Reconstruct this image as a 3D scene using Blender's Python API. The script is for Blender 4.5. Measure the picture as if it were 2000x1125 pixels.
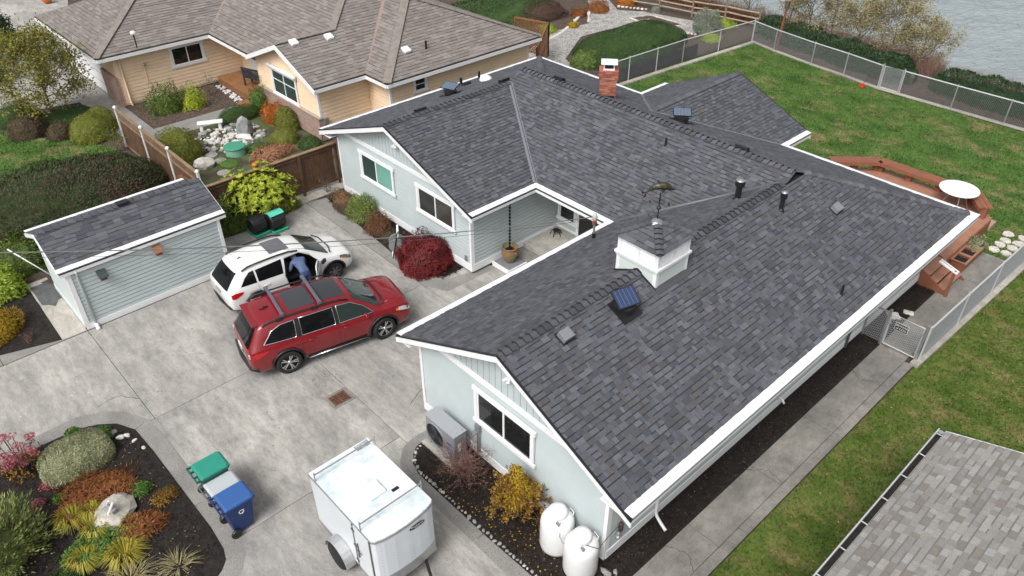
import bpy, bmesh, math, random
import numpy as np
from mathutils import Vector, Matrix, Euler
R=math.radians
for o in list(bpy.data.objects): bpy.data.objects.remove(o)
scene=bpy.context.scene
COL=scene.collection
# ---------------------------------------------------------------- camera
cam=bpy.data.cameras.new('camera'); camo=bpy.data.objects.new('camera',cam); COL.objects.link(camo)
camo.location=(0,0,14.8); camo.rotation_euler=(R(90-36.0242),0,R(47.1033))
cam.sensor_width=36; cam.lens=27.108; cam.clip_start=.1; cam.clip_end=2000
scene.camera=camo
# ---------------------------------------------------------------- overcast sky and soft sun
world=bpy.data.worlds.new('World'); scene.world=world; world.use_nodes=True
nt=world.node_tree; bg=nt.nodes['Background']
sky=nt.nodes.new('ShaderNodeTexSky'); sky.sky_type='NISHITA'; sky.sun_disc=False
SUN_EL,SUN_AZ=52,162
sky.sun_elevation=R(SUN_EL); sky.sun_rotation=R(SUN_AZ); sky.air_density=1.0; sky.dust_density=6; sky.ozone_density=1
hs=nt.nodes.new('ShaderNodeHueSaturation'); hs.inputs['Saturation'].default_value=.22
nt.links.new(sky.outputs[0],hs.inputs['Color']); nt.links.new(hs.outputs[0],bg.inputs['Color'])
bg.inputs['Strength'].default_value=.13
sl=bpy.data.lights.new('sun','SUN'); sl.energy=1.3; sl.angle=R(26); sl.color=(1,.98,.95)
so=bpy.data.objects.new('sun',sl); COL.objects.link(so)
az=R(SUN_AZ); d=Vector((math.sin(az)*math.cos(R(SUN_EL)),math.cos(az)*math.cos(R(SUN_EL)),math.sin(R(SUN_EL))))
so.rotation_euler=d.to_track_quat('Z','Y').to_euler(); so.location=d*60
scene.view_settings.view_transform='Standard'; scene.view_settings.look='None'
scene.view_settings.exposure=.38; scene.view_settings.gamma=1
scene.render.engine='CYCLES'
rnd=random.Random(7); nr=np.random.default_rng(11)
# ---------------------------------------------------------------- materials
def mat(name,col,rough=.6,var=0,scale=3,col2=None,bump=0,bscale=60,metal=0,spec=.5,coat=0,fine=0,fscale=120,detail=6,island=0,trans=0,co='Object',stops=None):
    m=bpy.data.materials.new(name); m.use_nodes=True; N=m.node_tree.nodes; L=m.node_tree.links
    b=N['Principled BSDF']; b.inputs['Roughness'].default_value=rough; b.inputs['Metallic'].default_value=metal
    b.inputs['Specular IOR Level'].default_value=spec; b.inputs['Coat Weight'].default_value=coat; b.inputs['Coat Roughness'].default_value=.03
    b.inputs['Base Color'].default_value=(*col,1)
    tc=N.new('ShaderNodeTexCoord'); out=None
    def noise(s,dt=6,r=.6):
        n=N.new('ShaderNodeTexNoise'); n.inputs['Scale'].default_value=s; n.inputs['Detail'].default_value=dt; n.inputs['Roughness'].default_value=r
        L.new(tc.outputs[co],n.inputs['Vector']); return n
    if var or col2:
        n=noise(scale,detail); cr=N.new('ShaderNodeValToRGB'); L.new(n.outputs['Fac'],cr.inputs['Fac'])
        a=col if col2 else tuple(c*(1-var) for c in col); c2=col2 or tuple(min(1,c*(1+var)) for c in col)
        lo,hi=stops or (.35,.65)
        cr.color_ramp.elements[0].position=lo; cr.color_ramp.elements[1].position=hi
        cr.color_ramp.elements[0].color=(*a,1); cr.color_ramp.elements[1].color=(*c2,1); out=cr.outputs[0]
    def mulv(out,val,lo,hi):
        mr=N.new('ShaderNodeMapRange'); mr.inputs['To Min'].default_value=lo; mr.inputs['To Max'].default_value=hi
        L.new(val,mr.inputs['Value'])
        mx=N.new('ShaderNodeMix'); mx.data_type='RGBA'; mx.blend_type='MULTIPLY'; mx.inputs['Factor'].default_value=1
        if out: L.new(out,mx.inputs['A'])
        else: mx.inputs['A'].default_value=(*col,1)
        L.new(mr.outputs[0],mx.inputs['B']); return mx.outputs['Result'],mr
    if fine:
        n=noise(fscale,3); out,mr=mulv(out,n.outputs['Fac'],1-fine,1+fine); mr.inputs['From Min'].default_value=.3; mr.inputs['From Max'].default_value=.7
    if island:
        g=N.new('ShaderNodeNewGeometry'); out,_=mulv(out,g.outputs['Random Per Island'],1-island,1+island)
    if out: L.new(out,b.inputs['Base Color'])
    if bump:
        n=noise(bscale,4); bp=N.new('ShaderNodeBump'); bp.inputs['Strength'].default_value=bump; bp.inputs['Distance'].default_value=.02
        L.new(n.outputs['Fac'],bp.inputs['Height']); L.new(bp.outputs[0],b.inputs['Normal'])
    if trans:
        b.inputs['Subsurface Weight'].default_value=0
    return m
def leafmat(name,c1,c2,c3=None,rough=.55):
    # colour runs over c1..c3 from leaf to leaf
    m=bpy.data.materials.new(name); m.use_nodes=True; N=m.node_tree.nodes; L=m.node_tree.links; b=N['Principled BSDF']
    b.inputs['Roughness'].default_value=rough; b.inputs['Specular IOR Level'].default_value=.25
    g=N.new('ShaderNodeNewGeometry'); cr=N.new('ShaderNodeValToRGB')
    tc=N.new('ShaderNodeTexCoord'); n=N.new('ShaderNodeTexNoise'); n.inputs['Scale'].default_value=2.2; n.inputs['Detail'].default_value=3
    L.new(tc.outputs['Object'],n.inputs['Vector'])
    mx=N.new('ShaderNodeMix'); mx.data_type='FLOAT'; mx.inputs['Factor'].default_value=.5
    L.new(g.outputs['Random Per Island'],mx.inputs['A']); L.new(n.outputs['Fac'],mx.inputs['B'])
    L.new(mx.outputs['Result'],cr.inputs['Fac'])
    e=cr.color_ramp.elements; e[0].position=.2; e[0].color=(*c1,1); e[1].position=.8; e[1].color=(*(c3 or c2),1)
    if c3: k=e.new(.5); k.color=(*c2,1)
    L.new(cr.outputs[0],b.inputs['Base Color'])
    tr=N.new('ShaderNodeBsdfTranslucent'); L.new(cr.outputs[0],tr.inputs['Color']); ms=N.new('ShaderNodeMixShader'); ms.inputs[0].default_value=.25
    L.new(b.outputs[0],ms.inputs[1]); L.new(tr.outputs[0],ms.inputs[2]); L.new(ms.outputs[0],N['Material Output'].inputs['Surface'])
    return m
def glassmat(name,col,rough=.04):
    m=mat(name,col,rough,spec=.6); return m
# ---------------------------------------------------------------- objects
WOFF={}
def tag(o,label=None,cat=None,group=None,kind=None):
    if label: o['label']=label
    if cat: o['category']=cat
    if group: o['group']=group
    if kind: o['kind']=kind
    return o
def thing(name,label,cat,loc=(0,0,0),rotz=0,group=None,world=False):
    o=bpy.data.objects.new(name,None); COL.objects.link(o); o.location=loc; o.rotation_euler=(0,0,rotz); o.empty_display_size=.2
    tag(o,label,cat,group)
    if world: WOFF[o.name]=Vector(loc)
    return o
def child(o,parent):
    o.parent=parent
    return o
def clone(o,parent=None):
    c=o.copy(); COL.objects.link(c); c.parent=parent
    for ch in o.children: clone(ch,c)
    return c
class MB:
    def __init__(s): s.v=[]; s.f=[]; s.m=[]
    def add(s,vs,fs,mi=0):
        k=len(s.v); s.v+= [tuple(p) for p in vs]; s.f+=[tuple(k+i for i in f) for f in fs]; s.m+=[mi]*len(fs); return k
    def quad(s,a,b,c,d,mi=0): s.add([a,b,c,d],[(0,1,2,3)],mi)
    def box(s,x0,x1,y0,y1,z0,z1,mi=0):
        s.add([(x0,y0,z0),(x1,y0,z0),(x1,y1,z0),(x0,y1,z0),(x0,y0,z1),(x1,y0,z1),(x1,y1,z1),(x0,y1,z1)],
              [(3,2,1,0),(4,5,6,7),(0,1,5,4),(1,2,6,5),(2,3,7,6),(3,0,4,7)],mi)
    def obox(s,c,size,rot=None,mi=0):
        M=rot if isinstance(rot,Matrix) else (Euler(rot).to_matrix() if rot else Matrix.Identity(3))
        c=Vector(c); h=[x/2 for x in size]; k=len(s.v)
        s.box(-h[0],h[0],-h[1],h[1],-h[2],h[2],mi)
        for i in range(k,len(s.v)): s.v[i]=tuple(c+M@Vector(s.v[i]))
    def bar(s,a,b,w,h,up=(0,0,1),mi=0):
        a=Vector(a); b=Vector(b); x=(b-a).normalized(); u=Vector(up); y=u.cross(x).normalized(); z=x.cross(y)
        s.obox((a+b)/2,((b-a).length,w,h),Matrix((x,y,z)).transposed(),mi)
    def prism(s,poly,z0,z1,mi=0):
        n=len(poly); s.add([(p[0],p[1],z0) for p in poly]+[(p[0],p[1],z1) for p in poly],
            [tuple(range(n-1,-1,-1)),tuple(range(n,2*n))]+[(i,(i+1)%n,n+(i+1)%n,n+i) for i in range(n)],mi)
    def extrude(s,poly,vec,mi=0):
        n=len(poly); v=Vector(vec); s.add([tuple(p) for p in poly]+[tuple(Vector(p)+v) for p in poly],
            [tuple(range(n-1,-1,-1)),tuple(range(n,2*n))]+[(i,(i+1)%n,n+(i+1)%n,n+i) for i in range(n)],mi)
    def tube(s,pts,r,n=8,mi=0,cap=True):
        pts=[Vector(p) for p in pts]; k=len(s.v); rs=r if isinstance(r,(list,tuple)) else [r]*len(pts)
        prev=None
        for i,p in enumerate(pts):
            t=(pts[min(i+1,len(pts)-1)]-pts[max(i-1,0)]).normalized()
            a=prev if prev is not None else (Vector((0,0,1)) if abs(t.z)<.9 else Vector((1,0,0)))
            u=(a-t*a.dot(t)).normalized(); w=t.cross(u); prev=u
            for j in range(n):
                q=2*math.pi*j/n; s.v.append(tuple(p+(u*math.cos(q)+w*math.sin(q))*rs[i]))
        for i in range(len(pts)-1):
            for j in range(n):
                s.f.append((k+i*n+j,k+i*n+(j+1)%n,k+(i+1)*n+(j+1)%n,k+(i+1)*n+j)); s.m.append(mi)
        if cap:
            s.f.append(tuple(k+j for j in range(n-1,-1,-1))); s.m.append(mi)
            e=k+(len(pts)-1)*n; s.f.append(tuple(e+j for j in range(n))); s.m.append(mi)
    def lathe(s,prof,c=(0,0,0),n=24,mi=0,axis='z',cap=True):
        k=len(s.v)
        for (r,z) in prof:
            for j in range(n):
                q=2*math.pi*j/n; p=(r*math.cos(q),r*math.sin(q),z)
                if axis=='y': p=(p[0],p[2],p[1])
                if axis=='x': p=(p[2],p[0],p[1])
                s.v.append((p[0]+c[0],p[1]+c[1],p[2]+c[2]))
        for i in range(len(prof)-1):
            for j in range(n):
                s.f.append((k+i*n+j,k+i*n+(j+1)%n,k+(i+1)*n+(j+1)%n,k+(i+1)*n+j)); s.m.append(mi)
        if cap and prof[0][0]>1e-4: s.f.append(tuple(k+j for j in range(n-1,-1,-1))); s.m.append(mi)
        if cap and prof[-1][0]>1e-4:
            e=k+(len(prof)-1)*n; s.f.append(tuple(e+j for j in range(n))); s.m.append(mi)
    def xf(s,M,start=0):
        for i in range(start,len(s.v)): s.v[i]=tuple(M@Vector(s.v[i]))
    def build(s,name,mats,parent=None,smooth=False,label=None,cat=None,group=None,kind=None,bevel=0,sub=0,world=None):
        me=bpy.data.meshes.new(name)
        v=s.v; off=None
        if parent is not None and parent.name in WOFF: off=WOFF[parent.name]; v=[(p[0]-off.x,p[1]-off.y,p[2]-off.z) for p in v]
        me.from_pydata(v,[],s.f)
        if not isinstance(mats,(list,tuple)): mats=[mats]
        for m in mats: me.materials.append(m)
        if len(mats)>1: me.polygons.foreach_set('material_index',s.m)
        if smooth: me.polygons.foreach_set('use_smooth',[True]*len(me.polygons))
        o=bpy.data.objects.new(name,me); COL.objects.link(o)
        if parent is not None:
            o.parent=parent
            if off is not None: WOFF[o.name]=off
        bm=bmesh.new(); bm.from_mesh(me); bmesh.ops.recalc_face_normals(bm,faces=bm.faces); bm.to_mesh(me); bm.free()
        if bevel:
            b=o.modifiers.new('bevel','BEVEL'); b.width=bevel; b.segments=2; b.limit_method='ANGLE'; b.angle_limit=R(40)
        if sub:
            b=o.modifiers.new('subsurf','SUBSURF'); b.levels=sub; b.render_levels=sub
        if smooth and bevel:
            for p in me.polygons: p.use_smooth=True
        return tag(o,label,cat,group,kind)
def bulk(name,verts,faces_n,mats,parent=None,mi=None,smooth=False,**kw):
    # fast mesh from numpy: verts (N,3) laid out as consecutive polygons of faces_n corners
    me=bpy.data.meshes.new(name); n=len(verts); nf=n//faces_n
    v=np.asarray(verts,dtype=np.float32)
    if parent is not None and parent.name in WOFF: v=v-np.array(WOFF[parent.name],dtype=np.float32)
    me.vertices.add(n); me.vertices.foreach_set('co',v.ravel())
    me.loops.add(n); me.loops.foreach_set('vertex_index',np.arange(n,dtype=np.int32))
    me.polygons.add(nf); me.polygons.foreach_set('loop_start',np.arange(0,n,faces_n,dtype=np.int32))
    try: me.polygons.foreach_set('loop_total',np.full(nf,faces_n,dtype=np.int32))
    except Exception: pass
    if not isinstance(mats,(list,tuple)): mats=[mats]
    for m in mats: me.materials.append(m)
    if mi is not None: me.polygons.foreach_set('material_index',np.asarray(mi,dtype=np.int32))
    me.update(); me.validate()
    o=bpy.data.objects.new(name,me); COL.objects.link(o)
    if parent is not None:
        o.parent=parent
        if parent.name in WOFF: WOFF[o.name]=WOFF[parent.name]
    return tag(o,**kw)
# ---------------------------------------------------------------- palette
M={}
M['white']=mat('white_paint',(.78,.79,.8),.5,var=.03,scale=4,fine=.03,fscale=40)
M['gutterwhite']=mat('gutter_guard_white',(.8,.81,.82),.45,var=.05,scale=1.3,fine=.03,fscale=60)
M['sage']=mat('sage_siding',(.46,.522,.528),.6,var=.05,scale=.9,fine=.03,fscale=30)
M['sagelt']=mat('sage_panel',(.53,.60,.57),.6,var=.03,scale=2)
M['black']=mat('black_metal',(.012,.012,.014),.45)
M['charcoal']=mat('charcoal_metal',(.07,.072,.08),.4)
M['lip']=mat('grey_gutter_lip',(.2,.205,.22),.4)
M['found']=mat('foundation_grey',(.1,.105,.11),.8,var=.2,scale=4)
M['conc']=None
M['agg']=mat('exposed_aggregate',(.24,.23,.215),.9,var=.14,scale=1.2,fine=.45,fscale=55,bump=.6,bscale=90)
M['soil']=mat('dark_mulch',(.007,.0055,.005),.95,col2=(.022,.016,.013),scale=9,fine=.6,fscale=45,bump=1,bscale=40)
M['brownsoil']=mat('brown_soil',(.045,.030,.022),.95,col2=(.1,.075,.058),scale=5,fine=.5,fscale=40,bump=1,bscale=30)
M['gravel']=mat('pale_gravel',(.3,.29,.275),.95,var=.2,scale=2,fine=.75,fscale=16,bump=1,bscale=20)
M['glass']=glassmat('dark_window_glass',(.012,.014,.015))
M['glassteal']=mat('teal_curtain_behind_glass',(.16,.36,.30),.12,var=.08,scale=2)
M['glassgreen']=mat('dim_green_glass',(.035,.06,.055),.08)
M['steel']=mat('galvanised_steel',(.42,.43,.44),.4,metal=.7,var=.1,scale=6)
M['fencewhite']=mat('galvanised_pale',(.55,.56,.57),.45,metal=.25)
M['wood']=mat('brown_fence_wood',(.10,.052,.028),.8,var=.3,scale=2.5,fine=.3,fscale=25)
M['woodlt']=mat('weathered_cap_wood',(.23,.15,.09),.8,var=.2,scale=3,fine=.25,fscale=25)
M['redwood']=mat('redwood_stain',(.235,.09,.05),.55,var=.12,scale=3,fine=.15,fscale=25)
M['redwoodlt']=mat('redwood_worn',(.34,.165,.105),.6,var=.12,scale=3,fine=.15,fscale=25)
M['plastic']=mat('black_plastic',(.016,.016,.018),.42)
M['rubber']=mat('tyre_rubber',(.017,.017,.018),.75,fine=.2,fscale=60)
M['alloy']=mat('machined_alloy',(.62,.63,.65),.28,metal=.9)
M['stone']=mat('grey_stone',(.30,.295,.285),.9,var=.3,scale=6,bump=.6,bscale=14,fine=.2,fscale=50)
M['stonepale']=mat('pale_stone',(.56,.53,.48),.9,var=.22,scale=5,bump=.5,bscale=12,fine=.2,fscale=40)
M['bark']=mat('bark',(.10,.075,.058),.9,var=.3,scale=8,bump=.5,bscale=30)
M['twig']=mat('grey_twig',(.15,.115,.095),.85,var=.25,scale=5)
M['terra']=mat('glazed_terracotta',(.24,.105,.045),.3,col2=(.18,.19,.10),scale=3.5)
def concrete(name,base,warm,lo=.42,hi=.62,seed=0,dark=.62,an=(.6,1.6)):
    m=bpy.data.materials.new(name); m.use_nodes=True; N=m.node_tree.nodes; L=m.node_tree.links; b=N['Principled BSDF']; b.inputs['Roughness'].default_value=.85; b.inputs['Specular IOR Level'].default_value=.3
    tc=N.new('ShaderNodeTexCoord')
    def noise(s,dt,r,sc=(1,1,1)):
        mp=N.new('ShaderNodeMapping'); mp.inputs['Scale'].default_value=sc; mp.inputs['Location'].default_value=(seed*7.1,seed*3.3,0); L.new(tc.outputs['Object'],mp.inputs['Vector'])
        n=N.new('ShaderNodeTexNoise'); n.inputs['Scale'].default_value=s; n.inputs['Detail'].default_value=dt; n.inputs['Roughness'].default_value=r; L.new(mp.outputs[0],n.inputs['Vector']); return n.outputs['Fac']
    def ramp(f,p0,c0,p1,c1):
        r=N.new('ShaderNodeValToRGB'); L.new(f,r.inputs['Fac']); e=r.color_ramp.elements; e[0].position=p0; e[0].color=(*c0,1); e[1].position=p1; e[1].color=(*c1,1); return r.outputs[0]
    def mul(a,c):
        x=N.new('ShaderNodeMix'); x.data_type='RGBA'; x.blend_type='MULTIPLY'; x.inputs['Factor'].default_value=1; L.new(a,x.inputs['A']); L.new(c,x.inputs['B']); return x.outputs['Result']
    c=ramp(noise(.55,8,.65,(*an,1)),.34,tuple(x*.86 for x in base),.64,warm)
    c=mul(c,ramp(noise(1.7,10,.72,(*an,1)),lo-.1,(dark,dark,dark),hi-.02,(1.06,1.055,1.05)))
    c=mul(c,ramp(noise(.23,4,.6),.34,(.8,.8,.82),.62,(1.06,1.05,1.03)))
    c=mul(c,ramp(noise(4.5,8,.8,(an[0]*1.3,an[1],1)),.36,(.80,.80,.81),.56,(1.05,1.05,1.045)))
    c=mul(c,ramp(noise(.9,9,.8),.30,(.66,.66,.67),.44,(1,1,1)))
    c=mul(c,ramp(noise(38,3,.7),.28,(.72,.72,.72),.55,(1.05,1.05,1.05)))
    c=mul(c,ramp(noise(13,4,.8),.27,(.45,.44,.43),.36,(1,1,1)))
    L.new(c,b.inputs['Base Color'])
    bp=N.new('ShaderNodeBump'); bp.inputs['Strength'].default_value=.25; bp.inputs['Distance'].default_value=.01; L.new(noise(60,3,.7),bp.inputs['Height']); L.new(bp.outputs[0],b.inputs['Normal'])
    return m
M['conc']=concrete('driveway_concrete',(.345,.335,.318),(.435,.42,.392),dark=.7)
CONC=[M['conc'],concrete('driveway_concrete_warm',(.34,.328,.305),(.43,.41,.378),dark=.68,seed=1.7),concrete('driveway_concrete_worn',(.34,.33,.315),(.46,.445,.415),dark=.64,seed=2.9)]
M['concdark']=concrete('path_concrete',(.225,.215,.2),(.30,.285,.26),seed=3,dark=.72,an=(1.2,.9))
M['concclean']=concrete('clean_concrete',(.4,.385,.35),(.47,.445,.40),seed=5,dark=.8)
def grassmat(name,g1,g2,tan,tanpos=(.5,.68),seed=0,ts=.55):
    m=bpy.data.materials.new(name); m.use_nodes=True; N=m.node_tree.nodes; L=m.node_tree.links; b=N['Principled BSDF']; b.inputs['Roughness'].default_value=.8; b.inputs['Specular IOR Level'].default_value=.15
    tc=N.new('ShaderNodeTexCoord')
    def noise(s,dt,r,sc=(1,1,1),o=0):
        mp=N.new('ShaderNodeMapping'); mp.inputs['Location'].default_value=(seed+o,seed*2+o,0); mp.inputs['Scale'].default_value=sc; L.new(tc.outputs['Object'],mp.inputs['Vector'])
        n=N.new('ShaderNodeTexNoise'); n.inputs['Scale'].default_value=s; n.inputs['Detail'].default_value=dt; n.inputs['Roughness'].default_value=r; L.new(mp.outputs[0],n.inputs['Vector']); return n.outputs['Fac']
    r1=N.new('ShaderNodeValToRGB'); L.new(noise(.9,6,.7),r1.inputs['Fac']); e=r1.color_ramp.elements; e[0].position=.35; e[0].color=(*g1,1); e[1].position=.65; e[1].color=(*g2,1)
    r2=N.new('ShaderNodeValToRGB'); L.new(noise(ts,9,.72,(1,1.4,1),20),r2.inputs['Fac']); e=r2.color_ramp.elements; e[0].position=tanpos[0]; e[0].color=(0,0,0,1); e[1].position=tanpos[1]; e[1].color=(.85,.85,.85,1)
    mx=N.new('ShaderNodeMix'); mx.data_type='RGBA'; L.new(r2.outputs[0],mx.inputs['Factor']); L.new(r1.outputs[0],mx.inputs['A']); mx.inputs['B'].default_value=(*tan,1)
    r3=N.new('ShaderNodeValToRGB'); L.new(noise(11,5,.8,(1,1,1),5),r3.inputs['Fac']); e=r3.color_ramp.elements; e[0].position=.3; e[0].color=(.5,.5,.5,1); e[1].position=.68; e[1].color=(1.25,1.25,1.2,1)
    m2=N.new('ShaderNodeMix'); m2.data_type='RGBA'; m2.blend_type='MULTIPLY'; m2.inputs['Factor'].default_value=1; L.new(mx.outputs['Result'],m2.inputs['A']); L.new(r3.outputs[0],m2.inputs['B'])
    g=N.new('ShaderNodeNewGeometry'); mr=N.new('ShaderNodeMapRange'); mr.inputs['To Min'].default_value=.7; mr.inputs['To Max'].default_value=1.3; L.new(g.outputs['Random Per Island'],mr.inputs['Value'])
    m3=N.new('ShaderNodeMix'); m3.data_type='RGBA'; m3.blend_type='MULTIPLY'; m3.inputs['Factor'].default_value=1; L.new(m2.outputs['Result'],m3.inputs['A']); L.new(mr.outputs[0],m3.inputs['B'])
    L.new(m3.outputs['Result'],b.inputs['Base Color'])
    return m
M['lawnback']=grassmat('lush_lawn',(.04,.092,.018),(.10,.175,.042),(.27,.205,.11),(.51,.665))
M['lawnside']=grassmat('mossy_lawn',(.05,.088,.014),(.112,.155,.034),(.21,.17,.075),(.48,.66),seed=9,ts=1.1)
# ---------------------------------------------------------------- ground, water
def sheet(name,poly,z,m,**kw):
    b=MB(); b.add([(p[0],p[1],z) for p in poly],[tuple(range(len(poly)))]); return b.build(name,m,kind='structure',**kw)
b=MB()
shore=[(-400,40),(-120,46),(-60,47),(-36,46.5),(-28,45.5),(-22,44.2),(-17,42.9),(-12,42.8),(-5,43),(6,43.2),(40,44),(200,60),(400,90)]
n=len(shore); top=[(x,y,-.06) for x,y in shore]; front=[(x,-400 if -300<x<300 else -400,-.06) for x,y in shore]
mid=[(x,y+2.2,-1.6) for x,y in shore]; low=[(x,y+5.5,-4.4) for x,y in shore]
b.add(front+top+mid+low,[(r*n+i,r*n+i+1,(r+1)*n+i+1,(r+1)*n+i) for r in range(3) for i in range(n-1)])
b.build('ground',M['brownsoil'],kind='structure')
wm=mat('lake_water',(.30,.35,.36),.2,var=.08,scale=.2,spec=.5)
N=wm.node_tree.nodes; L=wm.node_tree.links; tc=N.new('ShaderNodeTexCoord'); bs=None
prev=None
for sc,st,scv in ((.55,1.0,(1,.45,1)),(1.9,.7,(1,.5,1)),(6,.35,(1,.6,1))):
    mp=N.new('ShaderNodeMapping'); mp.inputs['Scale'].default_value=scv; mp.inputs['Rotation'].default_value=(0,0,R(-38)); L.new(tc.outputs['Object'],mp.inputs['Vector'])
    nn=N.new('ShaderNodeTexNoise'); nn.inputs['Scale'].default_value=sc; nn.inputs['Detail'].default_value=5; nn.inputs['Distortion'].default_value=.6; L.new(mp.outputs[0],nn.inputs['Vector'])
    bp=N.new('ShaderNodeBump'); bp.inputs['Strength'].default_value=st; bp.inputs['Distance'].default_value=.35; L.new(nn.outputs['Fac'],bp.inputs['Height'])
    if prev: L.new(prev,bp.inputs['Normal'])
    prev=bp.outputs[0]
L.new(prev,N['Principled BSDF'].inputs['Normal'])
sheet('water',[(-1500,30),(1500,30),(1500,1800),(-1500,1800)],-4,wm)
# ---------------------------------------------------------------- driveway slabs
def pieces(name,polys,z,m,piece='slab',th=.05,gap=.014):
    # a paved surface: one hidden bed sheet that carries each slab as its own piece
    xs=[p[0] for q in polys for p in q]; ys=[p[1] for q in polys for p in q]
    b=MB()
    for q in polys: b.add([(p[0],p[1],z-.035) for p in q],[tuple(range(len(q)))])
    root=b.build(name,M['soil'],kind='structure')
    for q in polys:
        cx=sum(p[0] for p in q)/len(q); cy=sum(p[1] for p in q)/len(q)
        s=[]
        for p in q:
            dx=gap/2 if p[0]<cx else -gap/2; dy=gap/2 if p[1]<cy else -gap/2; s.append((p[0]+dx,p[1]+dy))
        b=MB(); dz=rnd.uniform(-.002,.002); b.prism(s,z-th,z+dz); b.build(piece,rnd.choice(CONC) if m is M['conc'] else m,root,bevel=.004)
    return root
def rect(x0,x1,y0,y1): return [(x0,y0),(x1,y0),(x1,y1),(x0,y1)]
pieces('driveway',[
 rect(-22.05,-17.05,-14,2.93) if 0 else [(-22.05,-14),(-18.3,-14),(-18.3,1.43),(-18.05,1.9),(-17.6,2.3),(-17.05,2.55),(-17.05,2.93),(-22.05,2.93)],
 rect(-22.05,-17.05,2.93,7.3), rect(-17.05,-12.1,2.62,7.3), rect(-22.05,-17.05,7.3,11.82), rect(-24.4,-22.05,7.95,11.82),
 [(-17.05,7.3),(-12.1,7.3),(-11.7,7.3),(-11.7,8.4),(-12.4,8.4),(-12.4,11.82),(-17.05,11.82)],
 [(-12.1,2.62),(-11.6,2.4),(-11.3,2.0),(-11.2,1.5),(-11.2,-14),(4,-14),(4,6.75),(-10.9,6.75),(-11.3,6.95),(-11.6,7.3),(-12.1,7.3)],
 rect(-16.9,-12.4,11.82,14.2), rect(-16.35,-12.4,14.2,16.9)],0,M['conc'])
pieces('patio_end',[rect(-26.0,-24.42,7.95,12.9),rect(-25.6,-24.42,12.9,14.5)],-.004,M['concclean'])
# shed side slab and its patch
pieces('shed_apron',[[(-25.9,2.28),(-22.1,2.22),(-22.1,2.93),(-25.9,2.93)]],.0,M['concclean'])
b=MB(); b.add([(x,y,.006) for x,y in [(-25.6,2.33),(-24.35,2.32),(-24.2,2.5),(-24.0,2.62),(-24.3,2.8),(-24.35,2.93),(-25.6,2.93)]],[tuple(range(7))]); b.build('asphalt_patch',mat('dark_patch',(.09,.092,.095),.9,var=.2,scale=5,bump=.5,bscale=40),kind='structure')
# aggregate border strips, cast in panels
def strip(name,outer,inner,cuts,m,z=.004):
    # outer/inner have equal counts; cuts are indices where a joint falls
    b=MB(); nn=len(outer); b.add([(x,y,z-.03) for x,y in outer+inner],[(i,i+1,nn+i+1,nn+i) for i in range(nn-1)]); root=b.build(name,M['soil'],kind='structure')
    for a,c in zip(cuts[:-1],cuts[1:]):
        o=[Vector(p) for p in outer[a:c+1]]; q=[Vector(p) for p in inner[a:c+1]]
        for l in (o,q):
            t=(l[1]-l[0]).normalized()*.008; l[0]=l[0]+t; t=(l[-1]-l[-2]).normalized()*.008; l[-1]=l[-1]-t
        b=MB(); k=len(o); vs=[(p.x,p.y,z) for p in o+q]+[(p.x,p.y,z-.06) for p in o+q]
        fs=[(i,i+1,k+i+1,k+i) for i in range(k-1)]+[(i,i+1,2*k+i+1,2*k+i) for i in range(k-1)]+[(k+i,k+i+1,3*k+i+1,3*k+i) for i in range(k-1)]+[(0,k,3*k,2*k),(k-1,2*k-1,4*k-1,3*k-1)]
        b.add(vs,fs); b.build('kerb_panel',m,root)
    return root
io=[(-18.5,-14),(-18.5,-2),(-18.5,.4),(-18.5,1.43),(-18.25,2.0),(-17.84,2.45),(-17.11,2.8),(-16,2.87),(-15.1,2.87),(-13.6,2.86),(-12.8,2.85),(-12,2.8),(-11.6,2.72),(-11.3,2.5),(-11.1,2.2),(-11,1.5),(-11,-2),(-11,-14)]
ii=[(-18.07,-14),(-18.07,-2),(-18.07,.4),(-18.05,1.28),(-17.85,1.75),(-17.55,2.12),(-17.0,2.4),(-16,2.45),(-15.1,2.46),(-13.6,2.47),(-12.8,2.48),(-12.05,2.43),(-11.75,2.34),(-11.55,2.15),(-11.42,1.9),(-11.38,1.4),(-11.38,-2),(-11.38,-14)]
strip('island_kerb',[(x-.0,y) for x,y in io],ii,[0,2,6,9,12,14,17],M['agg'])
ro=[(-11.75,8.36),(-11.84,7.7),(-11.8,7.3),(-11.72,7.1),(-11.4,6.78),(-10.95,6.6),(-10,6.6),(-8.4,6.6),(-6.8,6.6),(-4.3,6.6)]
ri=[(-11.58,8.36),(-11.6,7.75),(-11.55,7.42),(-11.42,7.22),(-11.15,7.0),(-10.8,6.9),(-10,6.9),(-8.4,6.92),(-6.8,6.98),(-4.3,7.05)]
strip('gable_bed_kerb',ro,ri,[0,5,7,9],M['agg'])
strip('left_bed_kerb',[(-24.4,11.83),(-21.9,11.83),(-19.2,11.83),(-16.95,11.83),(-16.2,12.2),(-16.15,14.25)],[(-24.2,12.62),(-21.9,12.42),(-19.2,12.2),(-17.3,12.3),(-16.65,12.85),(-16.37,14.25)],[0,1,2,5],M['agg'])
strip('lane_kerb',[(-22.07,-14),(-22.07,.6),(-22.07,2.9)],[(-22.62,-14),(-22.62,.6),(-22.12,2.25)],[0,1,2],M['agg'])
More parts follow.
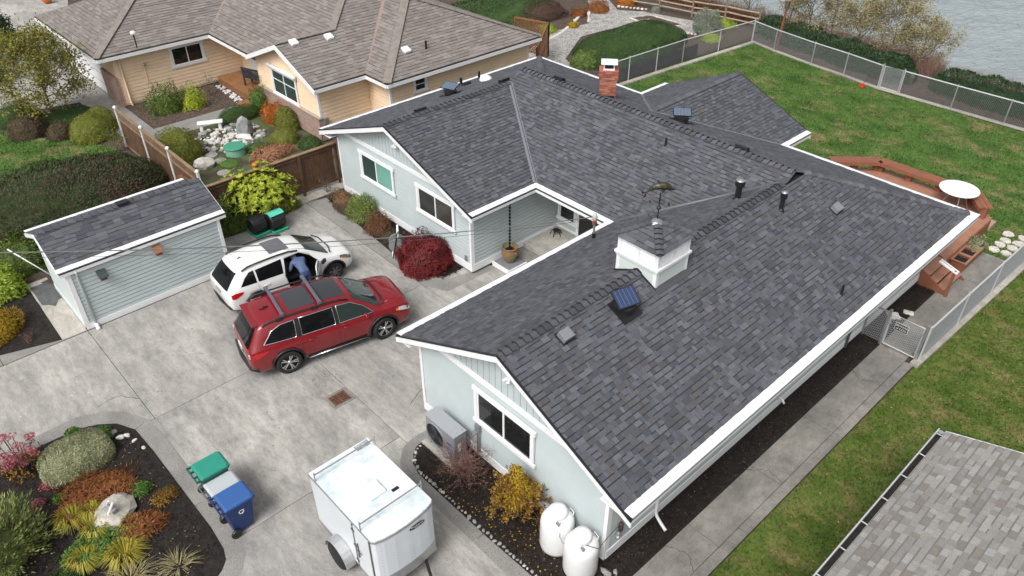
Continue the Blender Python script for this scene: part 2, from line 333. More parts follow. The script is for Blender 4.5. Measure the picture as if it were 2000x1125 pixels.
# beds
def bed(name,poly,z,m,amp=.035,step=.12):
    # soil with real lumps: a clipped grid with random heights
    xs=[p[0] for p in poly]; ys=[p[1] for p in poly]; b=bmesh.new(); vs=[b.verts.new((p[0],p[1],z)) for p in poly]; b.faces.new(vs)
    x=min(xs)
    for ax,lo,hi in ((0,min(xs),max(xs)),(1,min(ys),max(ys))):
        k=lo+step
        while k<hi:
            co=(k,0,0) if ax==0 else (0,k,0); no=(1,0,0) if ax==0 else (0,1,0)
            bmesh.ops.bisect_plane(b,geom=b.verts[:]+b.edges[:]+b.faces[:],plane_co=co,plane_no=no); k+=step
    for v in b.verts:
        if not v.is_boundary: v.co.z+=rnd.uniform(-.2,1)*amp
    me=bpy.data.meshes.new(name); b.to_mesh(me); b.free(); me.materials.append(m); o=bpy.data.objects.new(name,me); COL.objects.link(o); o['kind']='structure'; return o
bed('island_bed',[(-18.07,-6),(-18.05,1.28),(-17.85,1.75),(-17.55,2.12),(-17.0,2.4),(-12.8,2.48),(-12.05,2.43),(-11.75,2.34),(-11.55,2.15),(-11.42,1.9),(-11.38,1.4),(-11.38,-6)],-.005,M['soil'],.05,.16)
bed('gable_bed',[(-11.6,8.4),(-11.6,7.75),(-11.42,7.22),(-10.8,6.9),(-6.8,6.98),(-4.3,7.05),(-4.3,8.35),(-5.4,8.4)],-.01,M['soil'],.05,.14)
bed('side_bed',rect(-6.12,-5.41,8.4,24.6),-.02,M['soil'],.03,.16)
bed('left_house_bed',[(-24.25,12.75),(-24.0,12.6),(-21.9,12.42),(-19.2,12.2),(-17.3,12.3),(-16.65,12.85),(-16.5,13.46),(-24.1,13.46),(-24.4,13.1)],-.03,M['soil'],.03,.14)
bed('rhododendron_bed',[(-25.1,7.7),(-24.2,7.95),(-24.05,9.0),(-24.05,10.4),(-24.2,11.2),(-24.6,11.5),(-25.1,11.5)],.012,M['soil'],.05,.2)
bed('corner_bed',[(-30.5,-8),(-22.62,-8),(-22.62,.6),(-22.12,2.22),(-25.9,2.28),(-30.5,2.9)],-.005,M['soil'],.05,.25)
b=MB(); b.box(-25.92,-22.2,-.0,0,0,0); 
# side walk along the garage wall
ycuts=[8.5,10.55,13.1,15.6,18.2,19.95,22.6,25.2,27.35]
pieces('side_walk',[rect(-5.41,-4.56,a,c) for a,c in zip(ycuts[:-1],ycuts[1:])]+[rect(-5.41,-4.3,3,8.5)] if 0 else [rect(-5.41,-4.56,a,c) for a,c in zip([7.05]+ycuts[1:-1],ycuts[1:])],0,M['concdark'])
pieces('side_walk_edging',[rect(-4.56,-4.3,a,c) for a,c in zip([7.05,11.3,15.6],[11.3,15.6,19.7])],.012,M['concdark'],piece='edging_panel')
pieces('back_landing',[rect(-6.1,-5.41,25.0,27.35)],-.003,M['concdark'])
# lawns
def lawn(name,poly,z,m,blades,h,label,seed):
    sheet(name,poly,z,m)
    # blades: thin triangles scattered over the polygon
    g=np.random.default_rng(seed); P=np.array(poly); lo=P.min(0); hi=P.max(0); pts=[]
    need=blades
    while need>0:
        q=g.uniform(lo,hi,(need*3,2)); ins=np.zeros(len(q),bool); j=len(P)-1
        for i in range(len(P)):
            c=((P[i,1]>q[:,1])!=(P[j,1]>q[:,1]))&(q[:,0]<(P[j,0]-P[i,0])*(q[:,1]-P[i,1])/(P[j,1]-P[i,1]+1e-12)+P[i,0]); ins^=c; j=i
        pts.append(q[ins][:need]); need-=len(pts[-1])
    q=np.concatenate(pts); nn=len(q); a=g.uniform(0,6.283,nn); hh=h*g.uniform(.5,1.3,nn); w=.012+.012*g.random(nn); ln=g.uniform(0,.9,nn)*hh; la=g.uniform(0,6.283,nn)
    A=np.stack([q[:,0]-np.cos(a)*w,q[:,1]-np.sin(a)*w,np.full(nn,z)],1); B=np.stack([q[:,0]+np.cos(a)*w,q[:,1]+np.sin(a)*w,np.full(nn,z)],1)
    C=np.stack([q[:,0]+np.cos(la)*ln,q[:,1]+np.sin(la)*ln,z+hh],1)
    bulk(name+'_grass',np.stack([A,B,C],1).reshape(-1,3),3,m,label=label,cat='grass',kind='stuff')
backpoly=[(-24.35,24),(-24.3,29.8),(-24.0,35.5),(-23.5,40.5),(-21.6,40.2),(-19,39.7),(-17,39.4),(-14.75,39.0),(-8.9,39.0),(12,39.2),(12,27.35),(-5.41,27.35),(-5.41,24)]
lawn('back_lawn',backpoly,-.02,M['lawnback'],110000,.07,'bright green back lawn with tan thatch patches inside chain link fence',1)
sidepoly=[(-4.3,6.2),(9,6.2),(9,27.35),(-4.25,27.35)]
lawn('side_lawn',sidepoly,-.03,M['lawnside'],100000,.055,'mossy yellow green lawn strip beside the concrete walk',2)
leftpoly=[(-44,-9),(-29,-9),(-29.2,3.2),(-30.3,6.6),(-31.8,8.1),(-34.2,8.3),(-36.2,7.4),(-38.2,5.6),(-41,4.6),(-44,4)]
lawn('neighbour_lawn',leftpoly,-.02,M['lawnback'],50000,.07,'green lawn behind the dark heather mound',3)
# ---------------------------------------------------------------- shingles
SH=[(0.0862, 0.0906, 0.1047), (0.0752, 0.079, 0.0917), (0.1014, 0.1058, 0.1215), (0.0643, 0.0673, 0.0793), (0.0878, 0.0862, 0.0928), (0.1172, 0.1224, 0.1371), (0.077, 0.0753, 0.0811), (0.096, 0.0977, 0.1083)]
SHW=[.22,.12,.18,.12,.1,.08,.08,.1]
def shmats(pre,cols,fine=.3): return [mat('%s_%d'%(pre,i),c,.85,var=.06,scale=9,fine=fine,fscale=75,spec=.25) for i,c in enumerate(cols)]
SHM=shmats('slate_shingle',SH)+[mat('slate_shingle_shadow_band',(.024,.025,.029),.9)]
GREY=[(.245,.235,.22),(.275,.265,.25),(.22,.212,.2),(.30,.29,.275),(.185,.175,.16),(.255,.245,.23),(.2,.18,.158),(.27,.262,.248)]
GRM=shmats('pale_grey_shingle',GREY,.25)+[mat('pale_shingle_shadow_band',(.15,.148,.145),.9)]
BRN=[(0.1994, 0.1757, 0.1625), (0.2232, 0.1994, 0.1851), (0.1817, 0.1606, 0.1474), (0.2419, 0.2182, 0.2023), (0.192, 0.1709, 0.1603), (0.2117, 0.1853, 0.1694), (0.1694, 0.151, 0.1404), (0.2249, 0.2038, 0.1906)]
BRM=shmats('brown_shingle',BRN,.2)+[mat('brown_shingle_shadow_band',(.085,.066,.056),.9)]
def clip2(poly,conv):
    # Sutherland-Hodgman against a convex ccw polygon
    out=poly
    for i in range(len(conv)):
        a=conv[i]; b=conv[(i+1)%len(conv)]; inp=out; out=[]
        if not inp: return []
        def side(p): return (b[0]-a[0])*(p[1]-a[1])-(b[1]-a[1])*(p[0]-a[0])
        for j in range(len(inp)):
            p=inp[j]; q=inp[(j+1)%len(inp)]; sp=side(p); sq=side(q)
            if sp>=-1e-9: out.append(p)
            if (sp>1e-9 and sq<-1e-9) or (sp<-1e-9 and sq>1e-9):
                t=sp/(sp-sq); out.append((p[0]+(q[0]-p[0])*t,p[1]+(q[1]-p[1])*t))
    return out
def area2(p): return .5*sum(p[i][0]*p[(i+1)%len(p)][1]-p[(i+1)%len(p)][0]*p[i][1] for i in range(len(p)))
CAM=Vector((0,0,14.8))
class Shingler:
    def __init__(s,mats,exp=.145,widths=(.11,.16,.2,.26,.32),seed=3,band=.55,thick=(.006,.014),bandw=.02):
        s.mats=mats; s.exp=exp; s.w=widths; s.r=random.Random(seed); s.t=[]; s.band=band; s.th=thick; s.bw=bandw
    def plane(s,pts,e):
        pts=[Vector(p) for p in pts]; e=Vector(e).normalized()
        n=Vector((0,0,0))
        for i in range(len(pts)): n+=pts[i].cross(pts[(i+1)%len(pts)])
        n.normalize()
        if n.z<0: n=-n
        u=n.cross(e)
        if u.z<0: e=-e; u=n.cross(e)
        o=min(pts,key=lambda p:p.z); poly=[((p-o).dot(e),(p-o).dot(u)) for p in pts]
        if area2(poly)<0: poly.reverse()
        a0=min(p[0] for p in poly); a1=max(p[0] for p in poly); b1=max(p[1] for p in poly); b=0.0; k=0
        while b<b1-.01:
            a=a0-s.r.uniform(0,.3); last=-1
            while a<a1:
                wi=s.r.randrange(len(s.w)); w=s.w[wi]; sh=s.r.choices(range(8),SHW)[0]; thick=s.r.random()<.5; bd=s.r.random()<s.band
                rect_=[(a,b),(a+w-.004,b),(a+w-.004,b+s.exp+.012),(a,b+s.exp+.012)]
                c=clip2(rect_,poly)
                if len(c)>=3 and area2(c)>.0004:
                    full=len(c)==4 and abs(area2(c)-(w-.004)*(s.exp+.012))<1e-5
                    s.t.append((o,e,u,n,c,a,b,wi,sh,thick,bd,full))
                a+=w
            b+=s.exp; k+=1
    def geo(s,c,b,thick,bd):
        # local (a,b,h) geometry of one tab: sloping top, skirt, dark printed band at the head of thin tabs
        t=s.th[1] if thick else s.th[0]; L=s.exp+.012
        h=lambda p:t*(1-(p[1]-b)/L)+.004
        v=[(p[0],p[1],h(p)) for p in c]+[(p[0],p[1],-.002) for p in c]; n=len(c)
        f=[tuple(range(n))]+[(i,(i+1)%n,n+(i+1)%n,n+i)[::-1] for i in range(n)]; m=[0]*len(f)
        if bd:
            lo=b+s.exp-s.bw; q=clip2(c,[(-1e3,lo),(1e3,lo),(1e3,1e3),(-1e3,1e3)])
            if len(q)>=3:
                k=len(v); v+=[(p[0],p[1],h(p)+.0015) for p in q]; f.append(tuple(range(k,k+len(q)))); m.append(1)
        return v,f,m
    def finish(s,parent,single=300,name='shingle',rest='shingle_field'):
        off=WOFF.get(parent.name,Vector())
        full=[x for x in s.t if x[11]]
        if single:
            def size(x):
                P=x[0]+x[1]*x[5]+x[2]*x[6]; d=P-CAM; return (d.dot(d))/max(.05,abs(x[3].dot(d.normalized())))/s.w[x[7]]
            full.sort(key=size); pick=full[:single]; ids=set(id(x) for x in pick)
        else: pick=[]; ids=set()
        cache={}
        for (o,e,u,n,c,a,b,wi,sh,th,bd,_) in pick:
            key=(wi,sh,th,bd)
            if key not in cache:
                w=s.w[wi]-.004; v,f,m=s.geo([(0,0),(w,0),(w,s.exp+.012),(0,s.exp+.012)],0,th,bd)
                me=bpy.data.meshes.new(name); me.from_pydata(v,[],f); me.materials.append(s.mats[sh]); me.materials.append(s.mats[8]); me.polygons.foreach_set('material_index',m); cache[key]=me
            ob=bpy.data.objects.new(name,cache[key]); COL.objects.link(ob); ob.parent=parent
            P=o+e*a+u*b-off; ob.matrix_local=Matrix(((e.x,u.x,n.x,P.x),(e.y,u.y,n.y,P.y),(e.z,u.z,n.z,P.z),(0,0,0,1)))
        V=[];F=[];MI=[]
        for x in s.t:
            if id(x) in ids: continue
            (o,e,u,n,c,a,b,wi,sh,th,bd,_)=x; v,f,m=s.geo(c,b,th,bd); k=len(V)
            V+=[tuple(o+e*p[0]+u*p[1]+n*p[2]-off) for p in v]; F+=[tuple(k+i for i in q) for q in f]; MI+=[8 if j else sh for j in m]
        if V:
            me=bpy.data.meshes.new(rest); me.from_pydata(V,[],F)
            for mm in s.mats: me.materials.append(mm)
            me.polygons.foreach_set('material_index',MI); ob=bpy.data.objects.new(rest,me); COL.objects.link(ob); ob.parent=parent; ob['kind']='stuff'
def roof_deck(name,planes,parent,m,th=.07):
    b=MB()
    for pts in planes: b.extrude(pts,(0,0,-th))
    return b.build(name,m,parent)
def caps(parent,a,b,n1,n2,mats,step=.2,w=.14,name='ridge_cap',seed=1):
    # folded cap pieces marching from a to b; n1,n2 are the two slope directions (downhill)
    a=Vector(a); b=Vector(b); off=WOFF.get(parent.name,Vector()); t=(b-a).normalized(); k=int((b-a).length/step); rr=random.Random(seed)
    d1=Vector(n1).normalized(); d2=Vector(n2).normalized(); up=(-(d1+d2)).normalized() if (d1+d2).length>.01 else Vector((0,0,1))
    up=(up-t*up.dot(t)).normalized()
    L=step*1.3; v=[]
    # cross section at head (low) and butt (raised)
    for z,lift in ((0,.02),(L,.085)):
        for off2 in (0,-.05):
            p0=t*z+up*(lift+off2); v+=[p0+d1*w,p0,p0+d2*w]
    f=[(0,1,7,6),(1,2,8,7),(3,9,10,4),(4,10,11,5),(6,7,10,9),(7,8,11,10),(0,6,9,3),(2,5,11,8),(0,3,4,1),(1,4,5,2)]
    meshes=[]
    for m in mats[:8]:
        me=bpy.data.meshes.new(name); me.from_pydata([tuple(p) for p in v],[],f); me.materials.append(m); me.materials.append(mats[8]); me.polygons.foreach_set('material_index',[0,0,0,0,1,1,0,0,0,0]); meshes.append(me)  # butt faces dark: asphalt edge, with the shade beneath painted in
    for i in range(k):
        ob=bpy.data.objects.new(name,rr.choices(meshes,SHW)[0]); COL.objects.link(ob); ob.parent=parent; ob.location=a+t*(step*i)-off
def planks(parent,axis,c,a0,a1,z0,z1,m,out=1,exp=.15,lim=None,name='siding_plank'):
    # lapped boards; axis 'x' runs along x on the plane y=c, axis 'y' along y on x=c; out = sign of the outward normal
    z=z0; off=WOFF.get(parent.name,Vector())
    while z<z1-.02:
        zt=min(z+exp-.02,z1); l,r=(a0,a1)
        if lim:
            q=lim(zt); l=max(a0,q[0]); r=min(a1,q[1])
            if r-l<.1: break
        b=MB(); o1=.030*out; o0=.018*out
        def P(a,o,zz): return (a,c+o,zz) if axis=='x' else (c+o,a,zz)
        b.add([P(l,0,z),P(r,0,z),P(r,o1,z),P(l,o1,z),P(l,0,zt),P(r,0,zt),P(r,o0,zt),P(l,o0,zt)],[(0,1,2,3),(4,7,6,5),(3,2,6,7),(0,3,7,4),(1,5,6,2),(0,4,5,1)])
        b.build(name,m,parent); z+=exp
def window(parent,axis,c,a0,a1,z0,z1,out,panes,tw=.1,label=None,grid=None,split=None,trimm=None):
    # trim boards as the window mesh, then a sash and the panes
    W=trimm or M['white']; c=c+.03*out
    def bx(b,l,r,zz0,zz1,d0,d1):
        lo,hi=sorted((c+d0*out,c+d1*out))
        if axis=='x': b.box(l,r,lo,hi,zz0,zz1)
        else: b.box(lo,hi,l,r,zz0,zz1)
    b=MB(); bx(b,a0,a0+tw,z0+tw,z1-tw,.0,.045); bx(b,a1-tw,a1,z0+tw,z1-tw,0,.045)
    bx(b,a0-.05,a1+.05,z1-tw,z1+.02,0,.055); bx(b,a0-.05,a1+.05,z0,z0+tw,0,.06)
    w=b.build('window',W,parent,label=label)
    i0,i1,j0,j1=a0+tw,a1-tw,z0+tw,z1-tw; s=MB(); fw=.035
    cuts=[i0]+[i0+(i1-i0)*k for k in (split or [])]+[i1]
    bx(s,i0,i0+fw,j0,j1,-.01,.02); bx(s,i1-fw,i1,j0,j1,-.01,.02); bx(s,i0+fw,i1-fw,j0,j0+fw,-.01,.02); bx(s,i0+fw,i1-fw,j1-fw,j1,-.01,.02)
    for k in cuts[1:-1]: bx(s,k-fw*.7,k+fw*.7,j0+fw,j1-fw,-.005,.024)
    if grid:
        for gz in grid: zz=j0+(j1-j0)*gz; bx(s,i0+fw,i1-fw,zz-.018,zz+.018,-.004,.022)
    s.build('sash',W,w)
    for (l,r),pm in zip(zip(cuts[:-1],cuts[1:]),panes):
        p=MB(); bx(p,l+.02,r-.02,j0+.02,j1-.02,-.012,.006); p.build('pane',M[pm] if isinstance(pm,str) else pm,w)
    return w
def gutter(parent,a,b,out,z=2.6,gw=.2,ext0=0,ext1=0,name='gutter'):
    # white trough, black shadow gap, grey lip and the white leaf guard on top
    a=Vector((a[0],a[1],0)); b=Vector((b[0],b[1],0)); t=(b-a).normalized(); o=Vector((out[0],out[1],0)); 
    def strip(d0,d1,z0,z1,e0=0,e1=0):
        m_=MB(); A=a-t*(ext0*d1/gw+e0); B=b+t*(ext1*d1/gw+e1); A2=a-t*(ext0*d0/gw+e0); B2=b+t*(ext1*d0/gw+e1)
        pts=[A2+o*d0,B2+o*d0,B+o*d1,A+o*d1]; m_.prism([(p.x,p.y) for p in pts],z0,z1); return m_
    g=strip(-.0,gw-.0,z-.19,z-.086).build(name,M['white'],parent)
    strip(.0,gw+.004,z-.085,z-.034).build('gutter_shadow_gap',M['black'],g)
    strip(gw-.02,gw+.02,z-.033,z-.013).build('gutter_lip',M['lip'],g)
    # guard slopes slightly outward
    m_=MB(); A=a-t*ext0; B=b+t*ext1
    q=[a+Vector((0,0,z+.016)),b+Vector((0,0,z+.016)),B+o*gw+Vector((0,0,z-.012)),A+o*gw+Vector((0,0,z-.012))]
    m_.extrude(q,(0,0,-.012)); m_.build('gutter_guard',M['gutterwhite'],g)
    return g
# ---------------------------------------------------------------- the sage green house
xL,xLi,xRi,xR,yFL,yFR,yM,yB,zE=-24.55,-16.08,-12.68,-5.48,13.08,8.03,16.03,24.5,2.6
rLx,rLz=-20.315,4.13; rRx,rRz=-9.08,4.26; rMy,rMz=19.45,4.481; mx0,mx1=-20.5,-8.98
house=thing('house','single-storey pale sage house under a dark slate shingle roof with white cupola','house',(-15,16,0),world=True)
planesH=dict(
 ll=[(xL,yFL,zE),(rLx,yFL,rLz),(rLx,20.39,rLz),(xL,yB,zE)],
 lr=[(xLi,yFL,zE),(xLi,yM,zE),(rLx,18.81,rLz),(rLx,yFL,rLz)],
 mf=[(xLi,yM,zE),(xRi,yM,zE),(mx1,19.1,4.288),(mx1,rMy,rMz),(mx0,rMy,rMz),(rLx-.1,18.85,4.151)],
 rl=[(xRi,yFR,zE),(rRx,yFR,rRz),(rRx,19.05,rRz),(xRi,yM,zE)],
 rr=[(xR,yFR,zE),(xR,yB,zE),(rRx,20.04,rRz),(rRx,yFR,rRz)],
 bk=[(xR,yB,zE),(xL,yB,zE),(rLx,20.39,rLz),(rRx,20.04,rRz)],
 bt=[(rLx,20.39,rLz),(rLx,rMy,rMz),(mx1,rMy,rMz),(mx1,20.04,rRz)],
 bl=[(-18.55,26.3,zE),(-18.55,yB,zE),(-15.335,20.88,3.95),(-15.335,26.3,3.95)],
 br=[(-12.12,26.3,zE),(-12.12,yB,zE),(-15.335,20.88,3.95),(-15.335,26.3,3.95)])
roof=roof_deck('roof',planesH.values(),house,M['charcoal'])
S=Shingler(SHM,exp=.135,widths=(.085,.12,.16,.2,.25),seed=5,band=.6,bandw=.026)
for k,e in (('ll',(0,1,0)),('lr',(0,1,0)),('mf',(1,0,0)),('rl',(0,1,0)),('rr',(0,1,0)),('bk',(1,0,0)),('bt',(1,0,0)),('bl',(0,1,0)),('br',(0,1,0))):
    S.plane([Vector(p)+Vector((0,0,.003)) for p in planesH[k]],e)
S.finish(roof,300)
# ridge and hip caps
def sl(x,y,z): return (x,y,z)
caps(roof,(rLx,18.8,rLz),(rLx,yFL,rLz),(-1,0,-.361),(1,0,-.361),SHM,seed=2)
caps(roof,(rRx,19.0,rRz),(rRx,yFR,rRz),(-1,0,-.461),(1,0,-.461),SHM,seed=3)
caps(roof,(mx0,rMy,rMz),(mx1-.05,rMy,rMz),(0,-1,-.55),(0,1,-.3725),SHM,seed=4)
caps(roof,(xR-.05,yB-.05,zE+.02),(rRx,20.04,rRz),(-1,0,-.02),(0,-1,-.02) if 0 else (0,-1,.0),SHM,seed=5,w=.12) if 0 else None
h=Vector((rRx-xR,20.04-yB,rRz-zE)); hn=h.normalized()
def hipcaps(a,b,na,nb,seed):
    t=(Vector(b)-Vector(a)).normalized(); na=Vector(na).normalized(); nb=Vector(nb).normalized()
    d1=t.cross(na); d2=t.cross(nb)
    if d1.dot(nb)>0: d1=-d1
    if d2.dot(na)>0: d2=-d2
    # each cap wing lies down its own slope
    if d1.z>0 and d2.z>0: d1,d2=-d1,-d2
    caps(roof,a,b,d1,d2,SHM,seed=seed,w=.13)
hipcaps((rRx,20.04,rRz),(xR,yB,zE),(.461,0,1),(0,.3725,1),6)
hipcaps((rLx,20.39,rLz),(xL,yB,zE),(-.361,0,1),(0,.3725,1),7)
caps(roof,(-15.335,20.95,3.95),(-15.335,26.3,3.95),(-1,0,-.42),(1,0,-.42),SHM,seed=8)
# end faces of the raised middle roof
b=MB(); b.add([(mx1,18.95,4.2),(mx1,rMy,rMz+.02),(mx1,20.3,4.12),(mx1-.02,18.95,4.2),(mx1-.02,rMy,rMz+.02),(mx1-.02,20.3,4.12)],[(0,1,2),(3,5,4),(0,3,4,1),(1,4,5,2),(0,2,5,3)]); b.build('roof_step_edge',M['black'],roof)
b=MB(); b.add([(mx0,18.75,4.0),(mx0,rMy,rMz),(mx0,20.4,4.1),(mx0-.02,18.75,4.0),(mx0-.02,rMy,rMz),(mx0-.02,20.4,4.1)],[(0,1,2),(3,5,4),(0,3,4,1),(1,4,5,2),(0,2,5,3)]); b.build('roof_step_edge',M['charcoal'],roof)
# valleys
vm=mat('valley_metal',(.25,.265,.29),.35,metal=.4)
def valley(a,b,w,side,m,lift=.03,dark=True):
    a=Vector(a)+Vector((0,0,lift)); b=Vector(b)+Vector((0,0,lift)); g=MB(); up=Vector((0,0,1)); sd=(b-a).cross(up).normalized()
    for s_ in (-1,1): g.bar(a+sd*s_*w*.62,b+sd*s_*w*.62,w,.012)
    v=g.build('valley_flashing',m,roof)
    if dark: g=MB(); g.bar(a-Vector((0,0,.006)),b-Vector((0,0,.006)),w*.5,.01); g.build('valley_seam',M['black'],v)
valley((xLi,yM,zE),(rLx,18.81,rLz),.09,0,vm)
g=MB(); g.tube([(xRi,yM,zE+.02),(rRx-.1,19.0,rRz-.02)],.05,8); g.build('valley_flashing',mat('valley_roll',(.13,.135,.15),.5,metal=.2),roof,smooth=True)
for a in ((-18.55,yB,zE),(-12.12,yB,zE)): valley(a,(-15.335,20.88,3.95),.07,0,vm,.02)
# gutters
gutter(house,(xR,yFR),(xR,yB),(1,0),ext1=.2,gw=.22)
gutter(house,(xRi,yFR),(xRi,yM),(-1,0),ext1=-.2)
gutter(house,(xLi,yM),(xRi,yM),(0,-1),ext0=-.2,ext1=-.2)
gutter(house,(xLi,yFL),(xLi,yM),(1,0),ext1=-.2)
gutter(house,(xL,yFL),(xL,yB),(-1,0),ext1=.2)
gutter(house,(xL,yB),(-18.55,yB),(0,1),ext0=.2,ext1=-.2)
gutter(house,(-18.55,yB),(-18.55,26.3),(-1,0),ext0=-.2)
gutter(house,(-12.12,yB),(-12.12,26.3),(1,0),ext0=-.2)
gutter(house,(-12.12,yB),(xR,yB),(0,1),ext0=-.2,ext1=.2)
# rakes: white boards with a black drip edge
def rake(a,b,out,th=.17):
    a=Vector(a); b=Vector(b); o=Vector(out); g=MB()
    g.extrude([a+o*.0+Vector((0,0,-.02)),b+Vector((0,0,-.02)),b+Vector((0,0,-.02-th)),a+Vector((0,0,-.02-th))],o*.035)
    k=g.build('rake_board',M['white'],house)
    g=MB(); g.extrude([a+Vector((0,0,.012)),b+Vector((0,0,.012)),b+Vector((0,0,-.019)),a+Vector((0,0,-.019))],o*.05); g.build('drip_edge',M['black'],k)
for x0,y0,xr,zr,x1 in ((xRi-.2,yFR,rRx,rRz,xR+.22),(xL-.2,yFL,rLx,rLz,xLi+.2)):
    s0=(zr-zE)/(abs(xr-x0)-.2); 
    rake((x0,y0,zE-.2*s0),(xr,y0,zr),(0,-1,0)); rake((xr,y0,zr),(x1,y0,zE-(x1-(xR if x0>-14 else xLi))*s0),(0,-1,0))
rake((-18.75,26.3,zE-.08),(-15.335,26.3,3.95),(0,1,0)); rake((-15.335,26.3,3.95),(-11.92,26.3,zE-.08),(0,1,0))
# walls: solid body, then lapped boards on every face that shows
wb=MB()
wb.box(-24.05,-16.4,13.44,24.05,.08,2.42); wb.box(-16.4,-12.37,17.45,24.05,.08,2.42); wb.box(-12.37,-6.08,8.38,24.05,.08,2.42); wb.box(-18.1,-12.6,24.05,25.9,.08,2.42)
for x0,x1,xr,zr,y in ((-12.37,-6.08,rRx,rRz,8.38),(-24.05,-16.4,rLx,rLz,13.44)):
    sx=.461 if x0>-14 else .361
    wb.extrude([(x0,y,2.42),(x1,y,2.42),(x1,y,zr-.1-sx*(x1-xr)),(xr,y,zr-.1),(x0,y,zr-.1-sx*(xr-x0))],(0,.1,0))
wb.extrude([(-18.1,25.9,2.42),(-12.6,25.9,2.42),(-15.335,25.9,3.8)],(0,-.1,0))
wall=wb.build('wall',M['sage'],house)
for x0,x1,y0,y1 in ((-24.02,-16.43,13.47,24),(-16.43,-12.34,17.48,24),(-12.34,-6.11,8.41,24)):
    pass
fb=MB(); fb.box(-24.02,-16.43,13.47,24,-.06,.1); fb.box(-16.43,-12.34,17.48,24,-.06,.1); fb.box(-12.34,-6.11,8.41,24,-.06,.1); fb.box(-18,-12.7,24,25.85,-.06,.1); fb.build('foundation',M['found'],wall)
limR=lambda z:(rRx-(rRz-.16-z)/.461,rRx+(rRz-.16-z)/.461)
limL=lambda z:(rLx-(rLz-.16-z)/.361,rLx+(rLz-.16-z)/.361)
planks(wall,'x',8.38,-12.30,-6.15,.36,2.66,M['sage'],-1,.135,limR); planks(wall,'x',13.44,-23.98,-16.5,.36,2.66,M['sage'],-1,.135,limL)
planks(wall,'y',-16.4,13.5,17.45,.36,2.42,M['sage'],1,.135); planks(wall,'x',17.45,-16.37,-15.2,.36,2.42,M['sage'],-1,.135)
planks(wall,'y',-6.08,8.46,24.05,.36,2.42,M['sage'],1,.135)
def trim(x0,x1,y0,y1,z0,z1,name='trim_board',m='white'):
    b=MB(); b.box(x0,x1,y0,y1,z0,z1); return b.build(name,M[m],wall)
for x0,x1,y,sgn in ((-12.40,-6.05,8.38,-1),(-24.08,-16.37,13.44,-1)):
    trim(x0,x1,y-.045,y,.1,.36,'skirt_board'); 
    zt=2.40 if x0>-14 else 2.36
    trim(x0-.004,x0+.09,y-.048,y+.09,.362,zt,'corner_board'); trim(x1-.09,x1+.004,y-.048,y+.09,.362,zt,'corner_board')
trim(-6.08,-6.035,8.40,24.05,.1,.36,'skirt_board'); trim(-16.4,-16.355,13.46,17.45,.1,.36,'skirt_board'); trim(-16.35,-12.4,17.405,17.45,.27,.36,'skirt_board')
# frieze boards and board-and-batten gables
for (xr,zr,s_,y,zb) in ((rRx,rRz,.461,8.38,2.63),(rLx,rLz,.361,13.44,2.62)):
    hw0=(zr-.14-zb)/s_; hw1=(zr-.14-zb-.15)/s_
    b=MB(); b.extrude([(xr-hw0,y-.05,zb),(xr+hw0,y-.05,zb),(xr+hw1,y-.05,zb+.15),(xr-hw1,y-.05,zb+.15)],(0,.05,0)); b.build('frieze_board',M['white'],wall)
    x=xr-hw1+.03
    while x<xr+hw1-.05:
        x2=min(x+.185,xr+hw1-.02); top=lambda q:zr-.13-s_*abs(q-xr)
        pts=[(x,y-.022,zb+.145),(x2,y-.022,zb+.145),(x2,y-.022,max(zb+.15,top(x2)))]
        if x<xr<x2: pts.append((xr,y-.022,top(xr)))
        pts.append((x,y-.022,max(zb+.15,top(x))))
        b=MB(); b.extrude(pts,(0,.02,0)); b.build('gable_board',M['sage'],wall); x+=.202
    b=MB(); b.extrude([(xr-hw1,y-.004,zb+.15),(xr+hw1,y-.004,zb+.15),(xr,y-.004,zr-.12)],(0,-.002,0)); b.build('gable_backing',mat('gable_groove',(.22,.25,.25),.7),wall)
window(wall,'x',8.38-.02,-10.24,-8.23,1.3,2.42,-1,['glass','glass'],split=[.5])
window(wall,'x',13.44-.02,-22.58,-20.5,1.27,2.38,-1,['glassgreen','glassteal'],split=[.48])
window(wall,'x',13.44-.02,-19.17,-17.15,1.28,2.35,-1,['glass',mat('window_glass_reflecting_yard',(.05,.047,.04),.05)],split=[.5])
# entry: sidelight, door, porch slabs
window(wall,'x',17.45-.02,-16.3,-15.42,.62,2.1,-1,['glass'],tw=.09)
b=MB(); b.box(-15.42,-15.3,17.38,17.45,.27,2.2); b.box(-14.3,-14.18,17.38,17.45,.27,2.2); b.box(-15.3,-14.3,17.38,17.45,2.1,2.2); b.build('door_frame',M['white'],wall)
b=MB(); b.box(-15.3,-14.3,17.4,17.44,.27,2.1); d_=b.build('front_door',mat('dark_door',(.015,.016,.018),.3),wall)
b=MB(); b.lathe([(.0,-.03),(.028,-.03),(.03,0),(.012,.02)],(-15.18,17.36,1.2),10,axis='y'); b.build('door_handle',M['steel'],d_,smooth=True)
trim(-16.2,-15.5,17.415,17.45,.38,.6,'panel','sage')
b=MB(); b.box(-16.35,-12.4,15.7,17.44,-.05,.27); b.build('porch_slab',M['concclean'],wall,bevel=.01)
b=MB(); b.box(-16.35,-14.2,15.12,15.7,-.05,.14); b.build('porch_step',M['concdark'],wall,bevel=.01)
b=MB(); b.box(-16.35,-15.55,14.32,15.1,-.05,.12); ps=b.build('pot_plinth',M['lip'],wall,bevel=.01)
b=MB(); b.box(-16.35,-15.5,14.27,14.318,-.05,.15); b.box(-15.55,-15.5,14.318,15.1,-.05,.15); b.build('plinth_edging',M['white'],ps)
